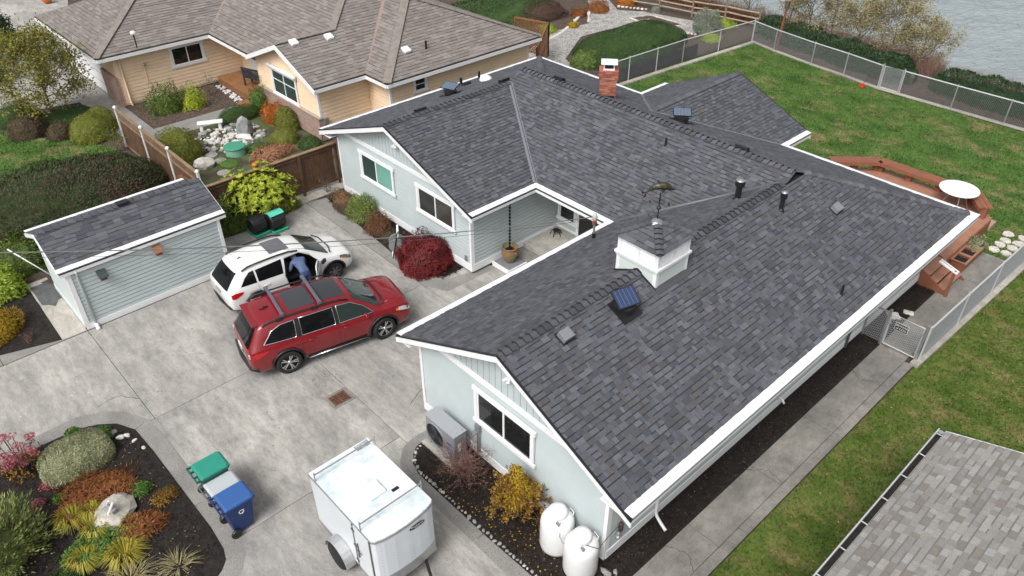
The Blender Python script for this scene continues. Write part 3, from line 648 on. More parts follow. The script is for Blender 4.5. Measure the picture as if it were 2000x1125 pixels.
# soffits close the eaves
b=MB()
for x0,x1,y0,y1 in ((-6.08,xR,yFR,yB),(xRi,-12.37,yFR,yM),(-16.4,xLi,yFL,yM),(xL,-24.05,yFL,yB),(xLi,xRi,yM,17.45),(xL,-18.55,24.05,yB),(-12.12,xR,24.05,yB)): b.box(x0,x1,y0,y1,2.40,2.43)
b.build('soffit',M['white'],wall)
# gable flood lights, outlet, downspout, conduit boxes
def floodlight(x,y,z):
    b=MB(); b.lathe([(0,0),(.05,0),(.05,.02),(0,.02)],(x,y-.05,z),12,axis='y'); f=b.build('floodlight',M['white'],house,smooth=False)
    for dx,dz in ((-.07,-.09),(.07,-.09),(0,-.02)):
        b=MB(); b.tube([(x,y-.05,z),(x+dx*.5,y-.09,z+dz*.4),(x+dx,y-.15,z+dz)],[.02,.03,.055],10); b.build('lamp_head',M['white'],f,smooth=True)
floodlight(-9.0,8.33,3.55); floodlight(-20.1,13.39,3.45)
dm=M['sagelt']
b=MB(); b.tube([(-5.62,10.05,2.45),(-5.85,10.05,2.3),(-6.0,10.05,2.1),(-6.0,10.05,.35),(-5.95,10.05,.2),(-5.8,10.02,.12),(-5.62,9.98,.06)],.04,8); b.build('downspout',M['white'],house,smooth=True)
b=MB(); b.tube([(-5.62,18.9,2.45),(-5.85,18.9,2.3),(-6.0,18.9,2.1),(-6.0,18.9,.1)],.04,8); b.build('downspout',M['lip'],house,smooth=True)
b=MB(); b.tube([(-6.02,15.2,.5),(-5.9,15.2,.5),(-5.84,15.2,.4)],.03,8); b.build('dryer_spout',M['white'],house,smooth=True)
b=MB(); b.box(-16.72,-16.6,13.37,13.41,.42,.62); b.build('outlet_box',M['lip'],house,bevel=.008)
b=MB(); b.box(-10.23,-10.07,8.26,8.35,.98,1.22); cb=b.build('conduit_box',M['lip'],house,bevel=.01)
b=MB(); b.tube([(-10.18,8.3,.98),(-10.18,8.3,.2)],.018,8); b.tube([(-10.11,8.3,.98),(-10.11,8.3,.3)],.018,8); b.build('conduit',M['lip'],cb)
b=MB(); b.tube([(-6.02,8.72,2.4),(-6.02,8.72,1.15)],.018,8); gp=b.build('gas_pipe',mat('dull_pipe',(.3,.27,.23),.6),house)
b=MB(); b.lathe([(.0,.0),(.05,.0),(.06,.06),(.05,.22),(.02,.24)],(-5.97,8.72,.9),10); b.build('gas_regulator',mat('rusty_regulator',(.06,.035,.03),.6),gp,smooth=True)
b=MB(); b.lathe([(0,0),(.07,.01),(.08,.05),(.05,.09),(.06,.15),(.03,.2),(0,.2)],(-5.98,8.68,.68),9); b.build('gas_valve',M['steel'],gp)
# ---------------------------------------------------------------- things on the roof
def flue(x,y,z,h,r,cap,label,mcap=None):
    b=MB(); b.lathe([(r*2.1,-.1),(r*1.5,.05),(r,.1),(r,h)],(x,y,z),14); f=b.build('flue_pipe',M['black'],house,smooth=False,label=label)
    if cap:
        b=MB(); b.lathe([(r*1.55,h-.16),(r*1.6,h-.14),(r*1.6,h),(r*1.55,h)],(x,y,z),16); b.build('flue_collar',M['black'],f)
        b=MB(); b.lathe([(0,h+.05),(r*1.5,h+.02),(r*1.6,h-.0),(0,h)],(x,y,z),18); b.build('flue_cap',M['steel'],f,smooth=True)
flue(-9.72,17.77,3.92,.62,.085,True,'fat black flue pipe beside the valley'); flue(-8.51,18.06,3.96,.58,.06,True,'thin black flue pipe with disc cap')
flue(-13.09,18.79,4.08,.28,.035,False,'short plumbing vent'); flue(-6.0,17.29,2.82,.32,.035,False,'short plumbing vent near the eave')
flue(-24.0,20.41,2.8,.34,.05,False,'black vent'); flue(-23.85,19.3,2.84,.34,.06,False,'black vent'); flue(-23.95,19.05,2.8,.22,.045,False,'black vent')
def slopebox(name,x,y,nrm,size,m,lift=0):
    # low vent box lying on the slope; nrm=(slope dx,dy)
    zx,zy=nrm; n=Vector((-zx,-zy,1)).normalized(); e=Vector((0,1,0)) if abs(zx)>abs(zy) else Vector((1,0,0)); u=n.cross(e); Mx=Matrix((e,u,n)).transposed()
    return Mx,n
def vent(x,y,z,g,size=(.3,.26,.15),m=None):
    Mx,n=slopebox('',x,y,g,size,m); b=MB(); b.obox(Vector((x,y,z))+n*(size[2]/2+.004),size,Mx); v=b.build('roof_vent',m or M['lip'],house,bevel=.012)
    b=MB(); b.obox(Vector((x,y,z))+n*.008,(size[0]*1.3,size[1]*1.3,.012),Mx); b.build('vent_flange',M['black'],v)
vent(-8.69,9.64,4.09,(-.461,0)); vent(-7.73,19.81,3.65,(-.461,0)); vent(-23.5,19.35,2.98,(.361,0),(.3,.2,.1),M['black'])
for x,y,z,g in ((-11.06,19.9,4.33,(0,-.3725)),(-19.02,20.05,4.27,(0,-.3725)),(-20.9,19.02,3.93,(.361,0)),(-20.75,14.94,3.98,(.361,0))): vent(x,y,z,g,(.42,.22,.1),M['black'])
b=MB(); b.lathe([(.27,-.03),(.26,.05),(.2,.14),(.1,.19),(0,.2)],(-22.97,19.89,3.19),20); b.build('skylight_dome',mat('white_dome',(.8,.8,.78),.25),house,smooth=True)
solm=mat('solar_cells',(.03,.05,.115),.2,coat=.3); frame_m=M['black']; busm=mat('solar_busbar',(.2,.24,.33),.3)
def solarvent(x,y,z,g,yaw,tilt,pm=None,s=.5):
    Mx,n=slopebox('',x,y,g,None,None); c=Vector((x,y,z)); b=MB(); b.obox(c+n*.02,(.62,.62,.03),Mx); b.lathe([(.22,-.05),(.22,.08),(.26,.1),(.26,.15),(.2,.17)],(c.x,c.y,c.z),18); v=b.build('solar_vent',M['black'],house)
    T=Euler((tilt,0,yaw)).to_matrix(); q=c+Vector((0,0,.34)); b=MB(); b.obox(q,(s,s*.8,.025),T); p=b.build('solar_panel',M['black'],v)
    b=MB(); b.obox(q+T@Vector((0,0,.014)),(s*.92,s*.72,.004),T); b.build('solar_cells',pm or solm,p)
    b=MB()
    for i in range(-2,3): b.obox(q+T@Vector((i*s*.18,0,.0175)),(.004,s*.72,.003),T)
    b.build('busbar',busm,p)
    b=MB(); b.bar(c+Vector((0,0,.12)),q,.05,.05); b.build('panel_bracket',M['black'],v)
solarvent(-8.5,11.42,4.02,(-.461,0),R(75),R(32),None,.6); palem=mat('solar_cells_sky_reflection',(.10,.14,.19),.1,coat=.6)  # far panels paler: reflected sky painted into the cell colour
solarvent(-14.1,20.97,3.93,(0,-.3725),R(40),R(10),palem,.62); solarvent(-22.3,17.5,3.43,(.361,0),R(20),R(12),palem,.62)
# chimney, turned to the corner, laid brick by brick
cx,cy,ca=-17.05,20.5,R(41)
Mc=Matrix.Translation((cx,cy,0))@Matrix.Rotation(ca,4,'Z')
b=MB(); b.box(-.26,.26,-.2,.2,3.7,5.05); b.xf(Mc); ch=b.build('chimney',mat('mortar',(.35,.3,.26),.9),house)
bms=[mat('brick_%d'%i,c,.85,var=.15,scale=8,fine=.2) for i,c in enumerate([(.33,.105,.062),(.40,.16,.10),(.27,.085,.055),(.42,.20,.14)])]
z=3.75; k=0
while z<5.02:
    ex=.0 if z<4.72 else (.025 if z<4.79 else .05 if z<4.86 else .05)
    for face in range(4):
        L_=(.58 if face%2==0 else .46)+2*ex; off=(.23 if face%2==0 else .29)+ex; nb=3 if face%2==0 else 2; w=L_/nb; sh=w/2*(k%2)
        xs=[-L_/2]+[(-L_/2+sh+w*i) for i in range(0 if sh else 1,nb+(1 if sh else 0))]+[L_/2]; xs=sorted(set(round(q,4) for q in xs if -L_/2<=q<=L_/2))
        for l,r in zip(xs[:-1],xs[1:]):
            if r-l<.02: continue
            b=MB(); b.box(l+.005,r-.005,-off-.0,-off+.05,z,z+.058); b.xf(Matrix.Rotation(face*math.pi/2,4,'Z')); b.xf(Mc); b.build('brick',rnd.choice(bms),ch)
    z+=.07; k+=1
b=MB(); b.box(-.34,.34,-.28,.28,z-.005,z+.02); b.xf(Mc); b.build('chimney_crown',mat('red_crown',(.42,.13,.11),.8),ch)
b=MB(); b.box(-.2,.2,-.2,.2,z+.02,z+.07)
for sx in (-.19,.15): 
    for sy in (-.19,.15): b.box(sx,sx+.04,sy,sy+.04,z+.07,z+.24)
b.box(-.29,.29,-.27,.27,z+.24,z+.28); b.xf(Mc); b.build('chimney_cap',M['white'],ch,bevel=.008)
b=MB(); b.box(-.15,.15,-.15,.15,z+.07,z+.24); b.xf(Mc); b.build('spark_screen',M['black'],ch)
b=MB(); b.lathe([(.46,-.34),(.36,.16)],(0,0,4.05),4); b.xf(Mc@Matrix.Rotation(R(45),4,'Z')); b.build('chimney_flashing',M['black'],ch)
# cupola
c0,c1,d0,d1=-9.74,-8.53,12.55,13.77; cx,cy=(c0+c1)/2,(d0+d1)/2
b=MB(); b.box(c0+.02,c1-.02,d0+.02,d1-.02,3.7,5.0); cup=b.build('cupola',M['sagelt'],house)
roofz=lambda x:4.26-.461*abs(x-rRx)
for (ax,c,o) in (('x',d0,-1),('x',d1,1),('y',c0,-1),('y',c1,1)):
    a0,a1=(c0,c1) if ax=='x' else (d0,d1)
    zz=3.95
    while zz<4.5:
        def P(a,oo,z_): return (a,c+oo*o,z_) if ax=='x' else (c+oo*o,a,z_)
        t_=min(zz+.12,4.52); bb=MB(); bb.add([P(a0+.08,-.02,zz),P(a1-.08,-.02,zz),P(a1-.08,.008,zz),P(a0+.08,.008,zz),P(a0+.08,-.02,t_),P(a1-.08,-.02,t_),P(a1-.08,-.004,t_),P(a0+.08,-.004,t_)],[(0,1,2,3),(4,7,6,5),(3,2,6,7),(0,3,7,4),(1,5,6,2),(0,4,5,1)])
        bb.build('cupola_plank',M['sagelt'],cup); zz+=.11
    # louvers
    for s0,s1 in ((a0+.1,(a0+a1)/2-.06),((a0+a1)/2+.06,a1-.1)):
        for i in range(6):
            zl=4.6+i*.066; bb=MB(); 
            bb.add([P(s0,-.03,zl+.05),P(s1,-.03,zl+.05),P(s1,.012,zl),P(s0,.012,zl),P(s0,-.03,zl+.066),P(s1,-.03,zl+.066),P(s1,.012,zl+.016),P(s0,.012,zl+.016)],[(0,1,2,3),(4,7,6,5),(3,2,6,7),(0,3,7,4),(1,5,6,2),(0,4,5,1)]); bb.build('louver',M['white'],cup)
b=MB()
for x in (c0-.01,c1-.09):
    for y in (d0-.01,d1-.09):
        b.box(x,x+.1,y,y+.1,roofz(x+.05)-.04,5.02)
for y in (d0-.012,d1-.03): b.box(cx-.05,cx+.05,y,y+.042,4.58,5.0)
for x in (c0-.012,c1-.03): b.box(x,x+.042,cy-.05,cy+.05,4.58,5.0)
b.build('cupola_post',M['white'],cup)
b=MB(); b.box(c0-.06,c1+.06,d0-.06,d1+.06,4.5,4.57); b.box(c0-.03,c1+.03,d0-.03,d1+.03,4.44,4.499); b.build('cupola_sill',M['white'],cup,bevel=.008)
b=MB(); e_=.1; b.add([(c0-e_,d0-e_,5.0),(c1+e_,d0-e_,5.0),(c1+e_,d1+e_,5.0),(c0-e_,d1+e_,5.0),(cx,cy,5.38)],[(0,1,4),(1,2,4),(2,3,4),(3,0,4),(3,2,1,0)]); crf=b.build('cupola_roof',M['charcoal'],cup)
Sc=Shingler(SHM,exp=.125,widths=(.16,.22,.3),seed=21,band=.4)
A=[(c0-e_,d0-e_,5.0),(c1+e_,d0-e_,5.0),(c1+e_,d1+e_,5.0),(c0-e_,d1+e_,5.0)]
ex_=[(1,0,0),(0,1,0),(1,0,0),(0,1,0)]
for i in range(4): Sc.plane([Vector(A[i])+Vector((0,0,.004)),Vector(A[(i+1)%4])+Vector((0,0,.004)),Vector((cx,cy,5.385))],ex_[i])
# its tabs sit on the cupola at the third level, so they hang from the cupola itself
Sc.finish(cup,300,'cupola_shingle','cupola_shingle_offcuts')
for i in range(4):
    a=Vector(A[i]); bq=Vector((cx,cy,5.39)); t=(bq-a).normalized(); sgn=[(-1,-1),(1,-1),(1,1),(-1,1)][i]
    n1=Vector((sgn[0]*.53,0,1)).normalized(); n2=Vector((0,sgn[1]*.53,1)).normalized(); d1_=t.cross(n1); d2_=t.cross(n2)
    if d1_.z>0: d1_=-d1_
    if d2_.z>0: d2_=-d2_
    caps(cup,a+(bq-a)*.93,a,d1_,d2_,SHM,step=.15,w=.1,name='cupola_cap',seed=30+i)
b=MB(); b.lathe([(.17,-.06),(.12,-.01),(.04,.03),(0,.05)],(cx,cy,5.4),8); b.build('finial_base',vm,cup)
b=MB(); b.box(c1-.02,c1+.16,d0-.1,d1+.1,3.93,3.945); b.xf(Matrix.Translation((0,0,0))); 
fl=MB(); n_=Vector((.461,0,1)).normalized()
fl.extrude([(c1-.05,d0-.05,roofz(c1-.05)+.03),(c1+.16,d0-.05,roofz(c1+.16)+.03),(c1+.16,d1+.05,roofz(c1+.16)+.03),(c1-.05,d1+.05,roofz(c1-.05)+.03)],(0,0,-.02)); fl.build('cupola_flashing',M['charcoal'],cup)
for q in ((c0-.02,d0-.03,d0),): 
    g=MB(); pts=[(c0-.04,roofz(c0-.04)),(rRx,roofz(rRx)),(c1+.04,roofz(c1+.04))]
    g.extrude([(p[0],d0-.03,p[1]-.01) for p in pts]+[(p[0],d0-.03,p[1]+.05) for p in reversed(pts)],(0,.025,0)); g.build('cupola_flashing',M['black'],cup)
# weather vane: leaping dolphin over compass points
bronze=mat('verdigris_bronze',(.045,.035,.02),.5,metal=.4,col2=(.10,.16,.13),scale=7,stops=(.48,.72))
wv=thing('weather_vane','bronze leaping dolphin weather vane standing on the white cupola','weather vane',(cx,cy,5.42))
b=MB(); b.tube([(0,0,0),(0,0,.72)],.014,8); b.build('rod',M['black'],wv)
b=MB(); b.lathe([(0,-.05),(.05,-.03),(.055,0),(.05,.03),(0,.05)],(0,0,.32),12); b.build('ball',bronze,wv,smooth=True)
b=MB()
for a in range(4):
    q=a*math.pi/2+.5; dx,dy=math.cos(q),math.sin(q); b.tube([(0,0,.44),(dx*.2,dy*.2,.44)],.008,6); b.obox((dx*.22,dy*.22,.44),(.06,.012,.07),(0,0,q))
b.build('compass_arms',bronze,wv)
b=MB(); rr_=[.012,.035,.065,.085,.09,.075,.05,.02,.012]; pts=[(-.36,0,.70),(-.28,0,.78),(-.18,0,.85),(-.06,0,.89),(.06,0,.9),(.16,0,.87),(.24,0,.82),(.3,0,.8),(.35,0,.79)]
b.tube(pts,rr_,12); k=len(b.v)
b.extrude([(-.02,-.01,.96),(-.1,-.01,.94),(-.1,-.01,1.05)],(0,.02,0)); b.extrude([(.06,-.04,.84),(.12,-.04,.83),(.02,-.06,.7)],(0,.02,0)); b.extrude([(.06,.04,.84),(.12,.04,.83),(.02,.06,.7)],(0,.02,0))
b.extrude([(-.34,-.01,.72),(-.46,-.01,.76),(-.42,-.01,.68)],(0,.02,0)); b.extrude([(-.34,-.01,.70),(-.4,-.01,.58),(-.32,-.01,.62)],(0,.02,0))
b.xf(Matrix.Rotation(R(47),4,'Z')); b.build('dolphin',bronze,wv,smooth=False)
# service mast and overhead wires
ms=thing('service_mast','grey weatherhead mast rising from the roof edge above the porch','mast',(-12.3,14.66,2.76))
b=MB(); b.tube([(0,0,-.1),(0,0,.16)],.05,10); b.tube([(0,0,.16),(0,0,.2)],.055,10); b.build('boot',M['black'],ms)
b=MB(); b.tube([(0,0,.2),(0,0,.62)],.035,10); b.build('pipe',M['steel'],ms)
b=MB(); b.lathe([(.04,.6),(.075,.66),(.08,.76),(.05,.84),(0,.86)],(0,0,0),12); b.build('weatherhead',mat('dull_head',(.45,.43,.38),.6),ms,smooth=True)
b=MB(); b.box(-.05,.05,-.05,.05,.5,.6); b.build('insulator',mat('rust_clamp',(.25,.07,.035),.6),ms)
# ---------------------------------------------------------------- shed
shed=thing('shed','small pale sage garden shed with slate shingle roof beside the driveway','shed',(-23.6,5.35,0),world=True)
sx0,sx1,sy0,sy1=-25.02,-22.12,2.96,7.62
sr_x,sr_z,se0,se1,sy_a,sy_b=-23.6,2.80,-25.08,-22.22,2.78,7.86
b=MB(); b.box(sx0,sx1,sy0,sy1,0,1.98)
for y in (sy0,sy1-.05): b.extrude([(sx0,y,1.98),(sx1,y,1.98),(sr_x,y,2.66)],(0,.05,0))
sw=b.build('wall',M['sage'],shed)
planks(sw,'y',sx1,sy0+.1,sy1-.08,.2,1.98,M['sage'],1,.135)
sidem=mat('pale_sage_panel',(.6,.66,.655),.55,var=.03,scale=2)
b=MB(); b.extrude([(sx0+.02,sy0-.012,.05),(sx1-.02,sy0-.012,.05),(sx1-.02,sy0-.012,1.98),(sr_x,sy0-.012,2.62),(sx0+.02,sy0-.012,1.98)],(0,.011,0)); b.build('side_panel',sidem,sw)
for q in ((sx1-.004,sx1+.045,sy0-.02,sy1,0.0,.2),):
    b=MB(); b.box(*q); b.build('skirt_board',M['white'],sw)
for y0,y1 in ((sy0-.03,sy0+.1),(sy1-.08,sy1+.02)):
    b=MB(); b.box(sx1-.1,sx1+.048,y0,y1,.2,2.0); b.build('corner_board',M['white'],sw)
b=MB(); b.box(sx0,sx1-.1,sy0-.03,sy0-.013,.0,.2); b.build('skirt_board',sidem,sw)
sp=dict(f=[(se1,sy_a,2.2),(se1,sy_b,2.2),(sr_x,sy_b,sr_z),(sr_x,sy_a,sr_z)],k=[(se0,sy_a,2.17),(se0,sy_b,2.17),(sr_x,sy_b,sr_z),(sr_x,sy_a,sr_z)])
srf=roof_deck('roof',sp.values(),shed,M['charcoal'])
Ss=Shingler(SHM,exp=.15,widths=(.16,.22,.3,.36),seed=8)
Ss.plane([Vector(p)+Vector((0,0,.003)) for p in sp['f']],(0,1,0)); Ss.plane([Vector(p)+Vector((0,0,.003)) for p in sp['k']],(0,1,0)); Ss.finish(srf,300)
caps(srf,(sr_x,sy_b-.1,sr_z),(sr_x,sy_a,sr_z),(-1,0,-.43),(1,0,-.43),SHM,seed=12,step=.22)
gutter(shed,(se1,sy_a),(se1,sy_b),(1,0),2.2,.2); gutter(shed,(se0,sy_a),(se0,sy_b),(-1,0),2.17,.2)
for y,o in ((sy_a,(0,-1,0)),(sy_b,(0,1,0))):
    for x0,z0 in ((se1+.1,2.16),(se0-.1,2.13)):
        g=MB(); a=Vector((x0,y,z0-.02)); c=Vector((sr_x,y,sr_z-.02)); g.extrude([a,c,c-Vector((0,0,.13)),a-Vector((0,0,.13))],Vector(o)*.03); g.build('rake_board',M['white'],shed)
b=MB(); b.tube([(-22.0,3.22,2.05),(-22.07,3.22,1.95),(-22.07,3.22,.12)],.035,8); b.build('downspout',M['sagelt'],shed,smooth=True)
b=MB(); b.tube([(-22.07,3.22,.12),(-22.02,3.22,.05),(-21.85,3.2,.04)],.06,10); b.build('splash_spout',M['white'],shed,smooth=True)
b=MB(); b.box(-23.7,-23.45,5.2,5.55,2.83,2.9); b.build('roof_vent',M['black'],shed,bevel=.01)
def birdhouse(y,z,mr,label):
    t=thing('bird_house',label,'bird house',(sx1+.03,y,z))
    b=MB(); b.box(0,.16,-.09,.09,0,.2); b.build('box',mat('bird_box_'+label[:5],(.16,.06,.035),.7),t)
    b=MB(); b.extrude([(-.0,-.13,.18),(.24,-.13,.12),(.24,-.13,.14),(0,-.13,.3)],(0,.26,0)); b.build('lid',mr,t)
    b=MB(); b.lathe([(.0,0),(.025,0)],(.161,0,.12),12,axis='x'); b.build('entrance_hole',M['black'],t)
birdhouse(3.85,1.5,mat('green_lid',(.03,.055,.05),.5),'small bird house with dark green lid under the shed eave')
birdhouse(5.55,1.62,mat('copper_lid',(.28,.11,.05),.5),'small copper coloured bird house under the middle of the shed eave')
# ---------------------------------------------------------------- peach neighbour house
peach=mat('peach_siding',(.84,.645,.45),.65,var=.04,scale=2,fine=.03,fscale=30)
nb=thing('house','peach clapboard house with brown shingle hip roofs and brick base','house',(-34,18,0),world=True)
s=.4; z0=2.6
def nz(p,d): return (p[0],p[1],z0+s*d)
e0,e1,e2,e3,e4,e5,e6=(-38.1,9.6),(-38.1,15.0),(-34.0,15.0),(-28.25,14.95),(-28.25,17.54),(-26.65,17.54),(-26.65,26.7)
T=4.58
pk=(-31.12,14.95,z0+s*2.87); rd=(-31.12,17.85,z0+s*2.87)
NP=[
 ([nz(e0,0),nz(e1,0),(e1[0]-T,e1[1]+T,z0+s*T),(e0[0]-T,e0[1]+T,z0+s*T)],(0,1,0)),
 ([(-46.95,9.6,z0),(-38.1,9.6,z0),(-38.1-4.42,9.6+4.42,z0+s*4.42)],(1,0,0)),
 ([nz(e1,0),nz(e2,0),rd,(-32.83,19.58,z0+s*T),(e1[0]-T,e1[1]+T,z0+s*T)],(1,0,0)),
 ([(-34,14.95,z0),pk,rd],(0,1,0)),
 ([(-28.25,14.95,z0),(-28.25,17.54,z0),rd,pk],(0,1,0)),
 ([(-28.25,17.54,z0),(-32.83,22.12,z0+s*T),(-32.83,19.58,z0+s*T),rd],(0,1,0)),
 ([nz(e4,0),nz(e5,0),(e5[0]-T,e5[1]+T,z0+s*T),(e4[0]-T,e4[1]+T,z0+s*T)],(1,0,0)),
 ([nz(e5,0),nz(e6,0),(-31.23,22.12,z0+s*T)],(0,1,0)),
 ([nz(e6,0),(-44,26.7,z0),(-44,22.12,z0+s*T),(-31.23,22.12,z0+s*T)],(1,0,0)),
 ([(-46.95,9.6,z0),(-46.95,26.7,z0),(-42.53,22.3,z0+s*4.42),(-42.53,14.02,z0+s*4.42)],(0,1,0)),
]
nrf=roof_deck('roof',[p for p,_ in NP],nb,mat('brown_deck',(.15,.12,.1),.9))
Sn=Shingler(BRM,exp=.19,widths=(.24,.3,.36,.42),seed=14,band=.6,thick=(.010,.016),bandw=.03)
for p,e in NP[:9]: Sn.plane([Vector(q)+Vector((0,0,.004)) for q in p],e)
Sn.finish(nrf,0)
capm=mat('hip_cap_brown',(.205,.18,.163),.85,var=.15,scale=4,fine=.2)
pinkv=mat('copper_valley',(.33,.235,.2),.5,metal=.2)
b=MB()
def hipbar(a,c,w=.32,m=capm,n='hip_cap'):
    # overlapping cap pieces along a hip
    a=Vector(a);c=Vector(c);L_=(c-a).length;k=max(1,int(L_/.3)); g=MB(); t=(c-a)/k
    for i in range(k): g.bar(a+t*i+Vector((0,0,.03)),a+t*(i+1.1)+Vector((0,0,.055)),w,.03)
    g.build(n,m,nrf)
hipbar(nz(e0,0),(e0[0]-4.4,e0[1]+4.4,z0+s*4.4)); hipbar(rd,(-32.83,19.58,z0+s*T)); hipbar(nz(e5,0),(-31.23,22.12,z0+s*T),.38); hipbar(nz(e6,0),(-31.23,22.12,z0+s*T),.3); hipbar(pk,rd,.25)
for a in (e1,e4):
    g=MB(); g.bar(nz(a,.0),(a[0]-T,a[1]+T,z0+s*T+.03),.22,.03); g.build('valley_flashing',pinkv,nrf)
# eave boards and gutters
def fascia(pts):
    for a,c in zip(pts[:-1],pts[1:]):
        a=Vector(a); c=Vector(c); t=(c-a).normalized(); o=Vector((t.y,-t.x,0))
        g=MB(); g.bar(a+o*.03+Vector((0,0,-.13)),c+o*.03+Vector((0,0,-.13)),.06,.16); k=g.build('fascia',M['white'],nb)
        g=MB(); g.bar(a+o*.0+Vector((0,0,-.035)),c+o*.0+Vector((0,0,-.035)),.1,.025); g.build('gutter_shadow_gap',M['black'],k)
fascia([(-46.95,9.6,z0),(-38.1,9.6,z0),(-38.1,15,z0)]); fascia([(-38.1,15,z0),(-34.0,15.0,z0)]); fascia([(-28.25,14.95,z0),(-28.25,17.54,z0)]); fascia([(-28.25,17.54,z0),(-26.65,17.54,z0),(-26.65,26.7,z0)])
for a,c in (((-34.15,14.93,z0-.06),pk),(pk,(-28.1,14.93,z0-.06))):
    a=Vector(a);c=Vector(c); g=MB(); g.extrude([a,c,c-Vector((0,0,.2)),a-Vector((0,0,.2))],(0,-.05,0)); g.build('rake_board',M['white'],nb)
b=MB(); b.box(-46.4,-38.55,10.35,26,0,2.42); b.box(-38.6,-34.1,16.6,26,0,2.42); b.box(-34.1,-28.75,15.35,26,0,2.42); b.box(-28.8,-27.1,17.95,26.2,0,2.42)
b.extrude([(-34.1,15.35,2.42),(-28.75,15.35,2.42),(-28.75,15.35,2.55),(-31.12,15.35,3.55),(-34.1,15.35,2.5)],(0,.1,0))
nw=b.build('wall',peach,nb)
P_=.17
planks(nw,'y',-38.55,10.45,16.6,.1,2.42,peach,1,P_); planks(nw,'x',16.6,-38.5,-34.1,.4,2.42,peach,-1,P_); planks(nw,'x',15.35,-34.1,-28.8,1.1,3.5,peach,-1,P_,lambda z:(-31.12-(3.52-z)/.4,-31.12+(3.52-z)/.4))
planks(nw,'y',-28.75,15.45,17.95,.1,2.42,peach,1,P_); planks(nw,'x',17.95,-28.7,-27.15,.1,2.42,peach,-1,P_); planks(nw,'y',-27.1,18.05,26.2,.1,2.42,peach,1,P_)
def nt_(x0,x1,y0,y1,za,zb,m='white',n='corner_board'):
    g=MB(); g.box(x0,x1,y0,y1,za,zb); g.build(n,M[m] if isinstance(m,str) else m,nw)
for x,y in ((-28.75,15.35),(-27.1,17.95),(-27.1,26.2)): nt_(x-.08,x+.035,y-.035,y+.08,.05 if x>-28 else 1.1,2.4)
# brick veneer
bk=bpy.data.materials.new('neighbour_brick'); bk.use_nodes=True; N=bk.node_tree.nodes; L=bk.node_tree.links
tb=N.new('ShaderNodeTexBrick'); tb.inputs['Scale'].default_value=1; tb.inputs['Brick Width'].default_value=.21; tb.inputs['Row Height'].default_value=.075; tb.inputs['Mortar Size'].default_value=.008
tb.inputs['Color1'].default_value=(.24,.13,.10,1); tb.inputs['Color2'].default_value=(.36,.22,.18,1); tb.inputs['Mortar'].default_value=(.42,.38,.34,1)
tcn=N.new('ShaderNodeTexCoord'); sp_=N.new('ShaderNodeSeparateXYZ'); cb_=N.new('ShaderNodeCombineXYZ'); ad=N.new('ShaderNodeMath'); ad.operation='ADD'
L.new(tcn.outputs['Object'],sp_.inputs[0]); L.new(sp_.outputs['X'],ad.inputs[0]); L.new(sp_.outputs['Y'],ad.inputs[1]); L.new(ad.outputs[0],cb_.inputs['X']); L.new(sp_.outputs['Z'],cb_.inputs['Y']); L.new(cb_.outputs[0],tb.inputs['Vector']); L.new(tb.outputs['Color'],N['Principled BSDF'].inputs['Base Color']); N['Principled BSDF'].inputs['Roughness'].default_value=.9
nt_(-34.1,-28.68,15.25,15.35,0,1.02,bk,'brick_base'); nt_(-34.1,-28.62,15.2,15.36,1.02,1.08,mat('brick_cap',(.4,.33,.28),.9),'brick_ledge'); nt_(-40.3,-38.47,10.2,10.34,0,1.45,bk,'brick_base'); nt_(-28.74,-28.66,15.25,15.6,0,1.02,bk,'brick_base')
window(nw,'y',-38.55,13.0,14.73,1.2,2.27,1,['glass','glass'],tw=.12,split=[.5]); window(nw,'y',-27.1,19.18,19.95,1.58,2.33,1,['glass'],tw=.1,grid=[.5]); window(nw,'x',15.33,-32.65,-30.4,1.06,2.34,-1,['glassgreen','glassgreen'],tw=.1,split=[.5],grid=[.62])
g=MB(); g.tube([(-32.75,15.22,2.42),(-30.3,15.22,2.42)],.09,12); g.build('awning_roll',M['white'],nw,smooth=True)
# garage door, front door
b=MB(); b.box(-46,-40.4,10.29,10.34,.03,2.05); gd=b.build('garage_door',M['white'],nw)
for i in range(1,4):
    g=MB(); g.box(-45.95,-40.45,10.283,10.289,.03+i*.5,.045+i*.5); g.build('panel_joint',M['lip'],gd)
g=MB(); g.box(-37.6,-36.7,16.54,16.59,.4,2.25); g.box(-36.55,-35.9,16.54,16.59,.4,2.25); fd=g.build('front_door',M['white'],nw)
g=MB(); g.box(-37.5,-36.8,16.52,16.539,1.2,2.15); g.box(-36.45,-36.0,16.52,16.539,.6,2.15); g.build('pane',M['glass'],fd)
# meter, downspout, roof bits
g=MB(); g.box(-38.52,-38.42,11.55,11.8,1.6,1.95); mt=g.build('electric_meter',peach,nb,bevel=.01)
g=MB(); g.lathe([(.09,0),(.09,.08),(.05,.11),(0,.12)],(-38.42,11.67,1.78),14,axis='x'); g.build('meter_dial',M['steel'],mt,smooth=True)
g=MB(); g.tube([(-38.48,11.67,2.42),(-38.48,11.67,1.95)],.025,8); g.tube([(-38.48,11.67,1.6),(-38.48,11.67,.9)],.02,8); g.build('conduit',peach,mt)
g=MB(); g.tube([(-38.2,10.7,2.45),(-38.45,10.62,2.25),(-38.45,10.62,.1),(-38.3,10.62,.04)],.045,8); g.build('downspout',peach,nb,smooth=True)
g=MB(); g.box(-28.7,-28.55,15.42,15.62,.75,1.05); g.build('gas_meter',M['steel'],nb,bevel=.02)
g=MB(); g.tube([(-37.45,11.3,2.9),(-37.45,11.3,3.5)],.03,8); v=g.build('roof_mast',M['black'],nb)
g=MB(); g.lathe([(.03,0),(.13,.05),(.12,.16),(0,.2)],(-37.45,11.3,3.48),12); g.build('mast_head',M['white'],v,smooth=True)
